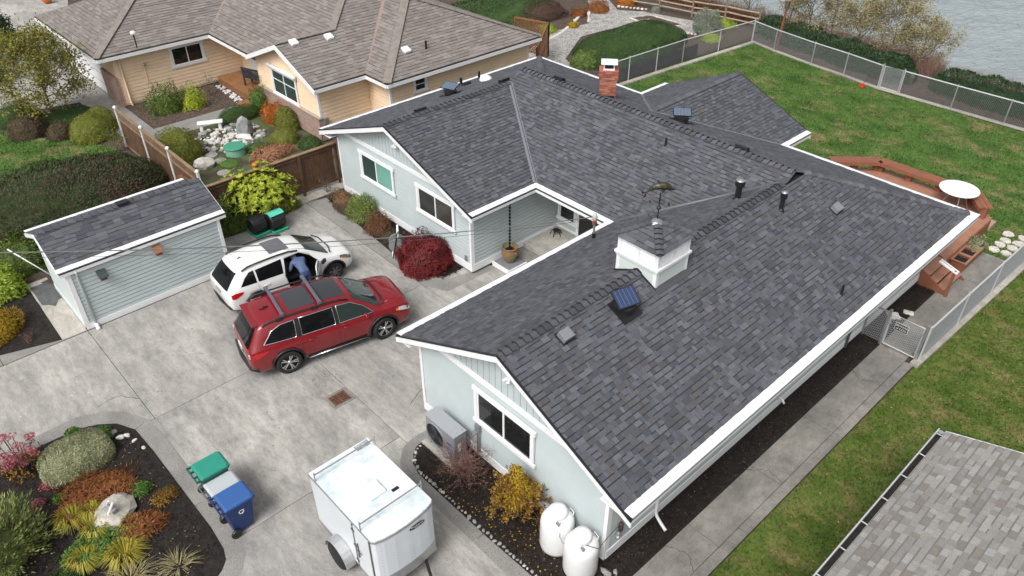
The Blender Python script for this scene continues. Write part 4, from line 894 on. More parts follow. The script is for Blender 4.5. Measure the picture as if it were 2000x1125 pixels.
for x,y in ((-30.9,15.75),(-30.72,17.4)):
    zz=z0+s*(-28.25-x); g=MB(); Mx,n_=slopebox('',x,y,(-.4,0),None,None); g.obox(Vector((x,y,zz))+n_*.09,(.36,.36,.14),Mx); v=g.build('roof_vent',M['white'],nb,bevel=.04); g=MB(); g.obox(Vector((x,y,zz))+n_*.02,(.5,.5,.02),Mx); g.build('vent_flange',capm,v)
x,y=-28.0,19.6; g=MB(); Mx,n_=slopebox('',x,y,(-.4,0),None,None); g.obox(Vector((x,y,3.2))+n_*.05,(.36,.36,.14),Mx); g.build('roof_vent',M['white'],nb,bevel=.04)
g=MB(); g.tube([(-27.85,20.6,3.0),(-27.85,20.6,3.45)],.05,8); g.build('vent_pipe',M['black'],nb)
x,y=-31.9,22.0; g=MB(); g.obox((x+1,y+1.2,4.25),(.4,.4,.12)); g.build('roof_vent',M['white'],nb,bevel=.03)
# wooden entry deck, board by board
dk=thing('entry_deck','brown board deck and step at the peach house door','deck',(-36.3,15.7,0),world=True)
dmm=mat('oiled_deck',(.26,.12,.05),.6,var=.2,scale=3,fine=.2,fscale=30)
g=MB(); g.box(-38.1,-34.4,14.95,16.55,0,.36); fr=g.build('frame',mat('deck_fascia',(.2,.095,.042),.6,var=.15),dk)
y=14.93
while y<16.5: g=MB(); g.box(-38.15,-34.35,y,y+.135,.362,.395); g.build('deck_board',dmm,dk); y+=.145
g=MB(); g.box(-34.95,-33.75,14.35,14.9,0,.18); g.build('step',dmm,dk,bevel=.01)
# ---------------------------------------------------------------- pale grey roof of the next building
ow=thing('outbuilding','outbuilding under pale grey square-tab shingles with open white gutter','building',(1,10,0),world=True)
og=.32; oy0,oy1=2.5,14.66; ox=-2.12; rx=1.6; rz=2.6+og*(rx-ox)
op=[[(ox,oy0,2.6),(ox,oy1,2.6),(rx,oy1,rz),(rx,oy0,rz)],[(2*rx-ox,oy0,2.6),(2*rx-ox,oy1,2.6),(rx,oy1,rz),(rx,oy0,rz)]]
orf=roof_deck('roof',op,ow,mat('grey_deck',(.2,.2,.19),.9))
So=Shingler(GRM,exp=.142,widths=(.13,.2,.26),seed=31,band=.5,bandw=.03)
for p in op: So.plane([Vector(q)+Vector((0,0,.003)) for q in p],(0,1,0))
So.finish(orf,300)
caps(orf,(rx,oy0,rz),(rx,oy1,rz),(-1,0,-.32),(1,0,-.32),GRM,seed=33)
b=MB(); b.box(ox+.5,2*rx-ox-.5,oy0+.4,oy1-.3,0,2.5)
for y in (oy0+.4,oy1-.4): b.extrude([(ox+.5,y,2.5),(2*rx-ox-.5,y,2.5),(rx,y,rz-.15)],(0,.1,0))
owl=b.build('wall',mat('pale_wall',(.5,.5,.48),.7),ow)
# trough gutter, open, with hangers and leaf litter
b=MB(); gx=ox-.02
b.box(gx-.13,gx-.125,oy0,oy1,2.47,2.585); b.box(gx-.13,gx,oy0,oy1,2.46,2.469); b.box(gx-.005,gx,oy0,oy1,2.469,2.58); b.tube([(gx-.13,oy0,2.59),(gx-.13,oy1,2.59)],.016,8)
for y in (oy0,oy1-.006): b.box(gx-.125,gx-.005,y,y+.006,2.469,2.575)
gt=b.build('gutter',M['fencewhite'],ow)
b=MB(); b.box(gx-.122,gx-.008,oy0+.02,oy1-.02,2.47,2.50); b.build('gutter_litter',M['soil'],gt)
y=oy0+.35
while y<oy1: b=MB(); b.box(gx-.14,gx+.05,y,y+.022,2.592,2.606); b.build('gutter_hanger',M['fencewhite'],gt); y+=.83
g=MB(); g.extrude([(ox-.02,oy1,2.6),(rx,oy1,rz),(rx,oy1,rz-.16),(ox-.02,oy1,2.44)],(0,.03,0)); g.build('rake_board',M['white'],ow)
# ---------------------------------------------------------------- cars: a lofted shell with cut wheel wells, then glass, lamps, trim and wheels
def catmull(xs,vals,x):
    n=len(xs)
    if x<=xs[0]: return vals[0]
    if x>=xs[-1]: return vals[-1]
    i=max(k for k in range(n-1) if xs[k]<=x); h=xs[i+1]-xs[i]; t=(x-xs[i])/h
    def sl_(k):
        if k==0: return (vals[1]-vals[0])/(xs[1]-xs[0])
        if k==n-1: return (vals[-1]-vals[-2])/(xs[-1]-xs[-2])
        a=(vals[k]-vals[k-1])/(xs[k]-xs[k-1]); b=(vals[k+1]-vals[k])/(xs[k+1]-xs[k])
        return 0 if a*b<=0 else 2*a*b/(a+b)
    m0,m1=sl_(i)*h,sl_(i+1)*h
    return (2*t**3-3*t*t+1)*vals[i]+(t**3-2*t*t+t)*m0+(-2*t**3+3*t*t)*vals[i+1]+(t**3-t*t)*m1
class Shell:
    # stations: y,zb,ws,wm,zm,wb,zbelt,wr,zr,zt
    def __init__(s,st): s.ys=[r[0] for r in st]; s.c=[[r[k] for r in st] for k in range(1,10)]
    def par(s,y): return [catmull(s.ys,c,y) for c in s.c]
    def ring(s,y):
        zb,ws,wm,zm,wb,zl,wr,zr,zt=s.par(y)
        return [(0,zb),(ws*.5,zb),(ws*.93,zb),(ws,zb+.06),(ws*.5+wm*.5+.004,zb*.5+zm*.5),(wm,zm),(wm*.6+wb*.4+.006,zm*.5+zl*.5),(wb+.004,zl-.03),(wb-.012,zl),
                (wb*.5+wr*.5+.012,zl*.5+zr*.5),(wr+.01,zr-.04),(wr-.03,zr),(wr*.78,zr+(zt-zr)*.62),(wr*.4,zr+(zt-zr)*.92),(0,zt)]
    def side(s,y,z):
        # x of the glass house / flank at height z
        r=s.ring(y)[3:12]
        for (x0,z0_),(x1,z1_) in zip(r[:-1],r[1:]):
            if min(z0_,z1_)<=z<=max(z0_,z1_) and abs(z1_-z0_)>1e-6: return x0+(x1-x0)*(z-z0_)/(z1_-z0_)
        return r[-1][0]
    def top(s,x,y):
        # height of the upper skin at x
        r=s.ring(y)[8:]; x=abs(x)
        for (x0,z0_),(x1,z1_) in zip(r[:-1],r[1:]):
            if x1<=x<=x0 and x0-x1>1e-6: return z0_+(z1_-z0_)*(x0-x)/(x0-x1)
        return r[-1][1]
    def mesh(s,n=64):
        ys=[s.ys[0]+(s.ys[-1]-s.ys[0])*i/n for i in range(n+1)]; v=[];k=None
        for y in ys:
            h=s.ring(y); full=[(x,y,z) for x,z in h]+[(-x,y,z) for x,z in reversed(h[1:-1])]; k=len(full); v+=full
        f=[(i*k+j,i*k+(j+1)%k,(i+1)*k+(j+1)%k,(i+1)*k+j) for i in range(n) for j in range(k)]
        mi=[1 if (j<3 or j>=k-3) else 0 for i in range(n) for j in range(k)]
        f.append(tuple(range(k))[::-1]); f.append(tuple(n*k+j for j in range(k))); mi+=[0,0]
        b=MB(); b.v=v; b.f=f; b.m=mi; return b
def boolean_cut(o,cutters):
    for c in cutters:
        m=o.modifiers.new('cut','BOOLEAN'); m.operation='DIFFERENCE'; m.object=c; m.solver='EXACT'; m.material_mode='TRANSFER'
    bpy.context.view_layer.update(); dg=bpy.context.evaluated_depsgraph_get(); me=bpy.data.meshes.new_from_object(o.evaluated_get(dg))
    o.modifiers.clear(); o.data=me
    for c in cutters: bpy.data.objects.remove(c)
tyrem=M['rubber']
def wheel(parent,x,y,r,w,side,turn,spokes,dark):
    e=bpy.data.objects.new('wheel',None)
    b=MB(); b.lathe([(r*.68,-w/2),(r*.93,-w/2),(r*.99,-w*.38),(r,-w*.15),(r,w*.15),(r*.99,w*.38),(r*.93,w/2),(r*.68,w/2),(r*.64,w*.2),(r*.64,-w*.2)],(0,0,0),36,axis='x',cap=False); t=b.build('wheel',tyrem,parent,smooth=True)
    t.location=(x,y,r); t.rotation_euler=(0,0,turn+(0 if side>0 else math.pi))
    b=MB(); b.lathe([(0,-.02),(r*.66,-.02),(r*.70,w*.42),(r*.665,w*.44),(r*.63,w*.2),(0,w*.12)],(0,0,0),32,axis='x'); b.build('rim',mat('rim_dark',(.03,.03,.033),.4,metal=.6),t,smooth=False)
    b=MB()
    for i in range(spokes):
        a=2*math.pi*i/spokes
        for da in (-.16,.16):
            p0=Vector((w*.36,math.cos(a+da*.5)*r*.12,math.sin(a+da*.5)*r*.12)); p1=Vector((w*.40,math.cos(a+da)*r*.66,math.sin(a+da)*r*.66)); b.bar(p0,p1,r*.085,.03,up=(1,0,0))
    b.lathe([(0,w*.46),(r*.11,w*.44),(r*.15,w*.34),(r*.15,w*.2)],(0,0,0),16,axis='x')
    b.lathe([(r*.64,w*.41),(r*.70,w*.43),(r*.705,w*.40)],(0,0,0),36,axis='x',cap=False)
    b.build('spokes',dark,t)
    return t
def patch(S,parent,name,poly,m,side=1,lift=.008,seg=5,trim=None,trimr=.012):
    # panel on the flank: poly in (y,z), edges subdivided so it follows the body
    pts=[]
    for i in range(len(poly)):
        a=poly[i]; c=poly[(i+1)%len(poly)]
        for k in range(seg): pts.append((a[0]+(c[0]-a[0])*k/seg,a[1]+(c[1]-a[1])*k/seg))
    P3=[(side*(S.side(y,z)+lift),y,z) for y,z in pts]; cy=sum(p[0] for p in pts)/len(pts); cz=sum(p[1] for p in pts)/len(pts)
    b=MB(); n=len(P3); b.add(P3+[(side*(S.side(cy,cz)+lift),cy,cz)],[(i,(i+1)%n,n) for i in range(n)]); o=b.build(name,m,parent,smooth=True)
    if trim: b=MB(); b.tube(P3+[P3[0]],trimr,6,cap=False); b.build('window_trim',trim,o,smooth=True)
    return o
def toppatch(S,parent,name,x0,x1,y0,y1,m,lift=.008,nx=10,ny=10,xf=None):
    b=MB(); v=[]
    for j in range(ny+1):
        y=y0+(y1-y0)*j/ny; k=xf(j/ny) if xf else 1
        for i in range(nx+1):
            x=(x0+(x1-x0)*i/nx)*k; v.append((x,y,S.top(x,y)+lift))
    b.add(v,[(j*(nx+1)+i,j*(nx+1)+i+1,(j+1)*(nx+1)+i+1,(j+1)*(nx+1)+i) for j in range(ny) for i in range(nx)]); return b.build(name,m,parent,smooth=True)
carglass=mat('car_glass',(.006,.007,.008),.05,spec=.35); chrome=mat('chrome',(.75,.76,.78),.15,metal=1)
screen=mat('windscreen_glass',(.022,.034,.031),.03,coat=.4)
lampred=mat('tail_lamp_red',(.45,.006,.008),.15,coat=.6); lampclear=mat('head_lamp',(.5,.5,.5),.1,coat=.6); amber=mat('amber_lens',(.6,.2,.03),.2,coat=.5)
def seam(S,parent,pts,side=1,r=.006):
    b=MB(); P=[]
    for a,c in zip(pts[:-1],pts[1:]):
        for k in range(8): P.append((a[0]+(c[0]-a[0])*k/8,a[1]+(c[1]-a[1])*k/8))
    P.append(pts[-1]); b.tube([(side*(S.side(y,z)+.001),y,z) for y,z in P],r,5); b.build('door_seam',M['black'],parent)
# red estate ------------------------------------------------------------
redp=mat('red_pearl_paint',(.20,.004,.009),.25,coat=.7,spec=.5)
A=Shell([(-2.38,.46,.66,.72,.66,.70,.84,.60,.90,.93),(-2.34,.36,.80,.86,.68,.83,.98,.68,1.03,1.05),(-2.25,.31,.86,.92,.72,.885,1.05,.70,1.16,1.20),(-2.12,.28,.89,.945,.74,.905,1.08,.69,1.38,1.43),(-1.99,.27,.895,.95,.745,.91,1.09,.69,1.58,1.63),(-1.86,.26,.90,.955,.75,.915,1.10,.695,1.665,1.725),
 (-1.6,.24,.91,.965,.76,.925,1.10,.71,1.70,1.76),(-.8,.24,.91,.965,.76,.925,1.08,.715,1.715,1.785),(0,.24,.91,.965,.75,.925,1.06,.70,1.70,1.775),(.5,.24,.91,.965,.74,.925,1.045,.685,1.66,1.735),(.78,.24,.91,.965,.73,.925,1.04,.675,1.59,1.67),
 (1.3,.24,.91,.965,.72,.92,1.035,.73,1.27,1.35),(1.62,.25,.905,.96,.71,.90,1.025,.77,1.09,1.155),(1.95,.26,.895,.955,.70,.89,1.0,.77,1.065,1.115),(2.2,.28,.88,.94,.69,.87,.965,.74,1.03,1.08),(2.36,.30,.84,.91,.66,.835,.92,.69,.98,1.03),(2.45,.34,.78,.85,.62,.77,.85,.62,.90,.94),(2.5,.40,.66,.74,.58,.67,.76,.52,.79,.82)])
red=thing('parked_car','dark red estate car with roof bars parked next to the white hatchback','car',(-16.83,8.03,0),R(-11.3))
wr,rw=.375,.245
body=A.mesh(72).build('body',[redp,M['plastic']],red,smooth=True)
cut=[]
for y in (-1.36,1.53):
    b=MB(); b.lathe([(.44,-1.2),(.44,1.2)],(0,y,.39),32,axis='x'); c=b.build('cutter',M['black'],red); cut.append(c)
boolean_cut(body,cut)
def wells(parent,y,r,w,inner):
    b=MB(); b.box(-inner,inner,y-r,y+r,.28,.9); b.build('wheel_well',M['black'],parent)
def archtrim(S,parent,y,r,zc):
    for side in (1,-1):
        b=MB(); pts=[]
        for i in range(21):
            a=math.pi*(-.12+1.24*i/20); yy=y+math.cos(a)*r; zz=zc+math.sin(a)*r; pts.append((side*(S.side(yy,max(.3,zz))+.004),yy,zz))
        b.tube(pts,.032,6); b.build('arch_cladding',M['plastic'],parent,smooth=True)
for y in (-1.36,1.53): wells(red,y,.44,1,.62); archtrim(A,red,y,.455,.39)
for side in (1,-1):
    wheel(red,side*.845,-1.36,wr,rw,side,0,5,M['alloy']); wheel(red,side*.845,1.53,wr,rw,side,R(8),5,M['alloy'])
    patch(A,red,'side_window',[(-1.92,1.2),(-1.02,1.14),(-.98,1.62),(-1.36,1.61),(-1.64,1.51)],carglass,side,trim=chrome)
    patch(A,red,'side_window',[(-.86,1.13),(.12,1.105),(.12,1.60),(-.84,1.625)],carglass,side,trim=chrome)
    patch(A,red,'side_window',[(.24,1.10),(1.28,1.08),(1.02,1.33),(.66,1.55),(.24,1.60)],screen,side,trim=chrome)
    patch(A,red,'pillar_trim',[(-1.0,1.135),(-.88,1.13),(-.86,1.63),(-.98,1.63)],M['plastic'],side,.012); patch(A,red,'pillar_trim',[(.13,1.1),(.23,1.1),(.23,1.61),(.13,1.61)],M['plastic'],side,.012)
    seam(A,red,[(-.92,1.08),(-.93,.6),(-.86,.42)],side); seam(A,red,[(.18,1.06),(.17,.4)],side); seam(A,red,[(1.3,1.02),(1.24,.75),(1.17,.4)],side); seam(A,red,[(-.84,.4),(1.17,.4)],side)
    patch(A,red,'rocker_trim',[(-.8,.27),(1.0,.27),(1.0,.37),(-.8,.37)],M['plastic'],side,.02)
    b=MB(); b.tube([(side*.945,-.78,.30),(side*.945,1.0,.30)],.016,8); b.build('rocker_chrome',chrome,red,smooth=True)
    for y in (-.62,.42):
        b=MB(); z=.93; x=side*(A.side(y,z)+.03); b.tube([(x-side*.03,y-.1,z-.005),(x,y-.08,z),(x,y+.09,z+.005),(x-side*.03,y+.11,z+.005)],.014,8); b.build('door_handle',redp,red,smooth=True)
    b=MB(); b.obox((side*1.03,1.0,1.13),(.17,.11,.14),(0,0,side*.25)); b.build('mirror',redp,red,bevel=.035,smooth=True)
    patch(A,red,'tail_lamp',[(-2.29,.86),(-2.2,.84),(-1.9,.95),(-1.8,1.01),(-2.18,1.02),(-2.29,.97)],lampred,side,.012)
    b=MB(); b.obox((side*.78,-2.345,.9),(.1,.04,.11)); b.build('reverse_lamp',lampclear,red,bevel=.01)
    patch(A,red,'head_lamp',[(2.02,.86),(2.30,.79),(2.41,.76),(2.41,.84),(2.22,.93),(2.05,.95)],lampclear,side,.012); patch(A,red,'indicator',[(1.95,.87),(2.03,.855),(2.05,.93),(1.97,.93)],amber,side,.013)
    # roof rail
    b=MB(); P=[(side*.69,-1.82,A.top(.68,-1.82)+.0)]+[(side*.70,y,A.top(.66,y)+.075) for y in (-1.62,-1.2,-.6,0,.35)]+[(side*.69,.62,A.top(.66,.62)+.02)]; b.tube(P,.024,8); rl=b.build('roof_rail',M['plastic'],red,smooth=True)
    for y in (-1.35,-.35): b=MB(); b.box(side*.70-.025,side*.70+.025,y-.09,y+.09,A.top(.66,y)-.02,A.top(.66,y)+.07); b.build('rail_foot',M['plastic'],rl)
barm=mat('grey_roof_bar',(.10,.11,.14),.4)
for y in (-1.25,-.18):
    b=MB(); b.box(-.72,.72,y-.045,y+.045,1.895,1.925); b.build('cross_bar',barm,red,bevel=.012)
    for sd in (-1,1): b=MB(); b.box(sd*.72-.03,sd*.72+.03,y-.06,y+.06,1.83,1.93); b.build('bar_clamp',barm,red,bevel=.01)
toppatch(A,red,'windscreen',-.70,.70,.79,1.56,screen,.012,14,10,lambda t:.93+.16*t)
toppatch(A,red,'sunroof',-.5,.5,-.12,.62,mat('roof_glass',(.035,.037,.042),.12,coat=.2),.006); toppatch(A,red,'sunroof',-.5,.5,-1.0,-.24,mat('roof_glass_rear',(.045,.047,.053),.15,coat=.2),.006)
def rearglass(S,parent,y0,y1,w,z0,z1,m):
    b=MB(); v=[]; 
    for j in range(7):
        for i in range(11):
            x=w*(-1+i/5); t=j/6; z=z0+(z1-z0)*t
            lo,hi=S.ys[0],S.ys[0]+.6; xx=x*(1-.12*t)
            for _ in range(30):
                md=(lo+hi)/2
                if S.top(min(abs(xx),S.par(md)[6]*.97),md)<z: lo=md
                else: hi=md
            v.append((xx,lo-.012,z))
    b.add(v,[(j*11+i,j*11+i+1,(j+1)*11+i+1,(j+1)*11+i) for j in range(6) for i in range(10)]); return b.build('rear_window',m,parent,smooth=True)
rearglass(A,red,0,0,.66,1.07,1.60,carglass)
b=MB(); b.box(-.6,.6,-2.08,-1.84,1.665,1.70); b.build('rear_spoiler',redp,red,bevel=.015)
b=MB(); b.tube([(-.86,-2.24,.70),(-.7,-2.35,.68),(0,-2.40,.675),(.7,-2.35,.68),(.86,-2.24,.70)],.022,8); b.build('bumper_chrome',chrome,red,smooth=True)
b=MB(); b.tube([(-.88,-2.18,.45),(-.72,-2.33,.44),(0,-2.39,.43),(.72,-2.33,.44),(.88,-2.18,.45)],.09,8); b.build('rear_bumper_cladding',M['plastic'],red,smooth=True)
b=MB(); b.box(-.16,.16,-2.41,-2.38,.76,.86); b.build('number_plate',mat('plate_white',(.6,.62,.62),.4),red)
b=MB(); b.tube([(0,-1.68,1.765),(0,-1.56,1.805),(0,-1.42,1.78)],[.022,.03,.01],8); b.build('antenna_fin',M['plastic'],red,smooth=True)
b=MB(); b.box(-.52,.52,2.44,2.515,.52,.72); b.build('grille',M['black'],red,bevel=.02); b=MB(); b.tube([(-.8,2.32,.36),(-.5,2.47,.34),(.5,2.47,.34),(.8,2.32,.36)],.05,8); b.build('front_lip',M['plastic'],red,smooth=True)
for sx in (-.38,.38): b=MB(); b.tube([(sx*.6,1.60,1.17),(sx,1.52,1.22),(sx+.22,1.47,1.24)],.012,6); b.build('wiper',M['black'],red)
b=MB(); b.tube([(-.72,1.64,1.14),(-.4,1.72,1.165),(.4,1.72,1.165),(.72,1.64,1.14)],.02,6); b.build('cowl',M['plastic'],red,smooth=True)
for sx in (-1,1): b=MB(); b.tube([(sx*.66,1.72,A.top(.66,1.72)+.002),(sx*.56,2.1,A.top(.56,2.1)+.004),(sx*.4,2.4,A.top(.4,2.4)+.002)],.012,6); b.build('bonnet_crease',redp,red,smooth=True)
# white hatchback -------------------------------------------------------
whp=mat('white_car_paint',(.72,.72,.71),.3,coat=1)
Bw=Shell([(-2.06,.44,.62,.68,.62,.66,.80,.56,.86,.88),(-2.02,.34,.76,.80,.64,.77,.90,.60,.95,.97),(-1.92,.30,.81,.85,.66,.815,.96,.62,1.07,1.10),(-1.76,.27,.83,.875,.68,.83,.99,.61,1.25,1.29),(-1.6,.26,.832,.88,.685,.833,1.0,.605,1.40,1.45),(-1.46,.25,.835,.885,.69,.84,1.005,.61,1.475,1.535),
 (-1.15,.23,.84,.89,.70,.845,1.0,.63,1.50,1.565),(-.6,.23,.84,.89,.70,.845,.97,.635,1.515,1.585),(.0,.23,.84,.89,.69,.845,.95,.62,1.50,1.57),(.4,.23,.84,.89,.69,.845,.94,.60,1.45,1.525),(.66,.23,.84,.89,.68,.845,.935,.59,1.39,1.46),
 (1.15,.23,.84,.89,.67,.84,.93,.66,1.12,1.20),(1.46,.24,.83,.885,.66,.82,.91,.70,.97,1.03),(1.75,.25,.82,.87,.64,.795,.87,.66,.92,.975),(2.0,.27,.79,.85,.61,.77,.81,.61,.86,.91),(2.12,.30,.74,.81,.58,.72,.75,.55,.80,.84),(2.19,.35,.66,.73,.54,.64,.67,.46,.71,.73),(2.23,.4,.54,.6,.5,.54,.59,.38,.62,.64)])
wht=thing('parked_car','white hatchback with sunroof and its driver door open by the shed','car',(-20.13,8.52,0),R(-3.5))
wb_=Bw.mesh(72).build('body',[whp,M['plastic'],mat('dark_cabin',(.012,.012,.013),.8)],wht,smooth=True)
cut=[]
for y in (-1.22,1.42):
    b=MB(); b.lathe([(.40,-1.2),(.40,1.2)],(0,y,.355),32,axis='x'); cut.append(b.build('cutter',M['black'],wht))
b=MB(); b.extrude([(.22,-.12,.36),(.22,-.22,.9),(.22,-.1,1.4),(.22,.42,1.40),(.22,.75,1.2),(.22,1.0,.92),(.22,.95,.36)],(.9,0,0)); cut.append(b.build('cutter',mat('cabin_interior',(.014,.014,.016),.7),wht))
boolean_cut(wb_,cut)
for y in (-1.22,1.42): wells(wht,y,.40,1,.56); archtrim(Bw,wht,y,.41,.355)
grm=mat('gunmetal_wheel',(.22,.22,.23),.35,metal=.8)
for side in (1,-1):
    wheel(wht,side*.77,-1.22,.335,.215,side,0,7,grm); wheel(wht,side*.77,1.42,.335,.215,side,R(6),7,grm)
    patch(Bw,wht,'side_window',[(-1.62,1.07),(-1.12,1.05),(-1.12,1.42),(-1.26,1.40),(-1.45,1.27)],carglass,side); patch(Bw,wht,'side_window',[(-1.06,1.05),(-.26,1.01),(-.2,1.44),(-1.06,1.41)],carglass,side)
    if side<0: patch(Bw,wht,'side_window',[(-.12,1.01),(.95,.98),(.78,1.15),(.42,1.38),(-.1,1.44)],screen,side)
    seam(Bw,wht,[(-1.1,1.0),(-1.08,.72),(-.86,.4)],side,.004); seam(Bw,wht,[(-.86,.4),(-.2,.38)],side,.004)
    b=MB(); y,z=-.86,.88; x=side*(Bw.side(y,z)+.03); b.tube([(x-side*.03,y-.09,z),(x,y-.07,z),(x,y+.08,z),(x-side*.03,y+.1,z)],.013,8); b.build('door_handle',whp,wht,smooth=True)
    patch(Bw,wht,'tail_lamp',[(-1.97,.79),(-1.88,.77),(-1.64,.86),(-1.58,.93),(-1.84,.95),(-1.97,.92)],lampred,side,.012)
    patch(Bw,wht,'head_lamp',[(1.68,.79),(1.96,.68),(2.08,.64),(2.08,.72),(1.88,.82),(1.70,.86)],mat('dark_head_lamp',(.1,.1,.1),.08,coat=.8),side,.012); patch(Bw,wht,'indicator',[(1.72,.77),(1.9,.70),(1.9,.735),(1.72,.80)],amber,side,.016)
    b=MB(); P=[(side*.60,-1.44,Bw.top(.58,-1.44)+.0)]+[(side*.61,y,Bw.top(.58,y)+.06) for y in (-1.25,-.9,-.3,.1)]+[(side*.585,.4,Bw.top(.57,.4)+.015)]; b.tube(P,.026,8); b.build('roof_rail',M['plastic'],wht,smooth=True)
toppatch(Bw,wht,'windscreen',-.61,.61,.67,1.38,mat('windscreen_dark',(.03,.045,.042),.03,coat=.3),.012,14,10,lambda t:.93+.18*t); toppatch(Bw,wht,'sunroof',-.40,.40,-.42,.22,mat('grey_roof_glass',(.12,.12,.13),.25),.006); rearglass(Bw,wht,0,0,.60,.98,1.43,carglass)
b=MB(); b.tube([(-.66,1.45,1.02),(-.35,1.55,1.045),(.35,1.55,1.045),(.66,1.45,1.02)],.02,6); b.build('cowl',M['plastic'],wht,smooth=True)
b=MB(); b.box(-.16,.16,-2.09,-2.05,.72,.84); b.build('number_plate',mat('plate_grey',(.3,.31,.31),.4),wht)
b=MB(); b.tube([(0,-1.3,1.555),(0,-1.22,1.605),(0,-1.18,1.57)],[.012,.016,.006],8); b.build('antenna_fin',M['black'],wht,smooth=True)
b=MB(); b.box(-.34,.34,2.14,2.235,.42,.56); b.build('grille',M['black'],wht,bevel=.02)
b=MB(); b.tube([(-.78,-1.86,.36),(-.62,-2.01,.35),(0,-2.07,.35),(.62,-2.01,.35),(.78,-1.86,.36)],.055,8); b.build('rear_bumper_cladding',M['plastic'],wht,smooth=True)
# the open door swings out on its front hinge
da=R(58); H0=Vector((.86,1.0,0)); ca_,sa_=math.cos(da),math.sin(da)
def dp(t,z,o=0): return (H0.x+sa_*t*1.0+o*ca_,H0.y-ca_*t+o*sa_,z)
b=MB(); prof=[(0,.36),(1.06,.36),(1.12,.9),(1.1,.98),(0,.94)]; b.extrude([dp(t,z) for t,z in prof],Vector((ca_,sa_,0))*-.07); dr=b.build('door',[whp],wht,bevel=.015)
b=MB(); b.tube([dp(.02,.94),dp(.3,1.16),dp(.62,1.38),dp(1.0,1.42),dp(1.1,.98)],.02,6); b.build('door_frame',whp,dr,smooth=True)
b=MB(); b.extrude([dp(.05,.95,-.03),dp(1.08,.99,-.03),dp(.98,1.40,-.03),dp(.62,1.36,-.03),dp(.3,1.14,-.03)],Vector((ca_,sa_,0))*-.006); b.build('door_glass',screen,dr)
b=MB(); b.extrude([dp(.06,.42,-.075),dp(1.02,.42,-.075),dp(1.06,.92,-.075),dp(.06,.9,-.075)],Vector((ca_,sa_,0))*-.03); b.build('door_card',M['plastic'],dr)
b=MB(); b.obox(dp(.12,1.02,.12),(.2,.09,.13),(0,0,-da)); b.build('mirror',M['plastic'],dr,bevel=.03)
# seat backs and steering wheel seen through the doorway
b=MB(); b.obox((.33,-.05,.82),(.46,.14,.62),(R(-12),0,0)); b.obox((.33,.22,.52),(.46,.5,.14)); b.build('seat',mat('grey_seat',(.04,.04,.042),.8),wht,bevel=.04)
# ---------------------------------------------------------------- person leaning into the open door
pp=thing('person','person in blue jacket and jeans leaning into the open white car door','person',(-19.0,8.78,0))
def skin(name,verts,edges,radii,m,parent,root=0,sub=2):
    me=bpy.data.meshes.new(name); me.from_pydata(verts,edges,[]); o=bpy.data.objects.new(name,me); COL.objects.link(o); o.parent=parent
    md=o.modifiers.new('skin','SKIN'); md.use_smooth_shade=True
    sk=me.skin_vertices[0].data if me.skin_vertices else None
    if sk is None:
        bpy.context.view_layer.objects.active=o; sk=me.skin_vertices[0].data
    for i,r in enumerate(radii): sk[i].radius=r if isinstance(r,tuple) else (r,r); sk[i].use_root=(i==root)
    s_=o.modifiers.new('sub','SUBSURF'); s_.levels=sub; s_.render_levels=sub
    me.materials.append(m)
    bpy.context.view_layer.update(); dg=bpy.context.evaluated_depsgraph_get(); nm=bpy.data.meshes.new_from_object(o.evaluated_get(dg)); o.modifiers.clear(); o.data=nm
    return o
jeans=mat('blue_jeans',(.035,.06,.16),.85,var=.2,scale=10); jacket=mat('blue_jacket',(.085,.125,.24),.8,var=.15,scale=6); skinm=mat('skin',(.5,.32,.24),.55); hairm=mat('grey_hair',(.13,.12,.11),.7,fine=.4)
# local: -x points into the car. pelvis outside the sill, torso bent forward over the seat
V=[(.02,0,.92),(.0,.10,.88),(.05,.11,.48),(.10,.12,.07),(.0,.13,.035),(.0,-.10,.88),(.06,-.11,.48),(.12,-.12,.07),(.02,-.13,.035),
   (-.10,0,1.02),(-.26,0,1.12),(-.42,0,1.20),(-.52,0,1.22),(-.60,0,1.22),
   (-.40,.2,1.17),(-.46,.27,.95),(-.66,.24,.80),(-.40,-.2,1.17),(-.42,-.28,.95),(-.62,-.26,.80)]
E_=[(0,1),(1,2),(2,3),(3,4),(0,5),(5,6),(6,7),(7,8),(0,9),(9,10),(10,11),(11,12),(12,13),(11,14),(14,15),(15,16),(11,17),(17,18),(18,19)]
rad=[(.145,.11),.10,.075,.05,.05,.10,.075,.05,.05,(.15,.11),(.165,.12),(.16,.11),.06,.055,.075,.055,.04,.075,.055,.04]
body_=skin('body',V,E_,rad,jacket,pp)
body_.data.materials.append(jeans); body_.data.materials.append(skinm)
for p in body_.data.polygons:
    c=p.center; p.material_index=1 if (c.z<1.0 and c.x>-.16) else (2 if c.x<-.56 and c.z>1.1 else 0)
b=MB(); b.lathe([(0,-.13),(.06,-.11),(.085,-.04),(.092,.03),(.075,.09),(0,.12)],(0,0,0),18); b.xf(Matrix.Translation((-.68,0,1.23))@Matrix.Rotation(R(-72),4,'Y')); hd=b.build('head',skinm,pp,smooth=True)
b=MB(); b.lathe([(.09,-.05),(.1,.02),(.085,.09),(.05,.125),(0,.14)],(0,0,0),18); b.xf(Matrix.Translation((-.67,0,1.245))@Matrix.Rotation(R(-45),4,'Y')); b.build('hair',hairm,pp,smooth=True)
for sy in (.24,-.26):
    b=MB(); b.obox((-.70,sy,.775),(.09,.075,.03)); 
    for i in range(4): b.tube([(-.735,sy-.028+i*.019,.775),(-.775,sy-.03+i*.02,.77),(-.80,sy-.03+i*.02,.755)],[.0085,.008,.006],6)
    b.tube([(-.69,sy+(.04 if sy<0 else -.04),.775),(-.73,sy+(.065 if sy<0 else -.065),.765)],[.01,.007],6); b.build('hand',skinm,pp,bevel=.008)
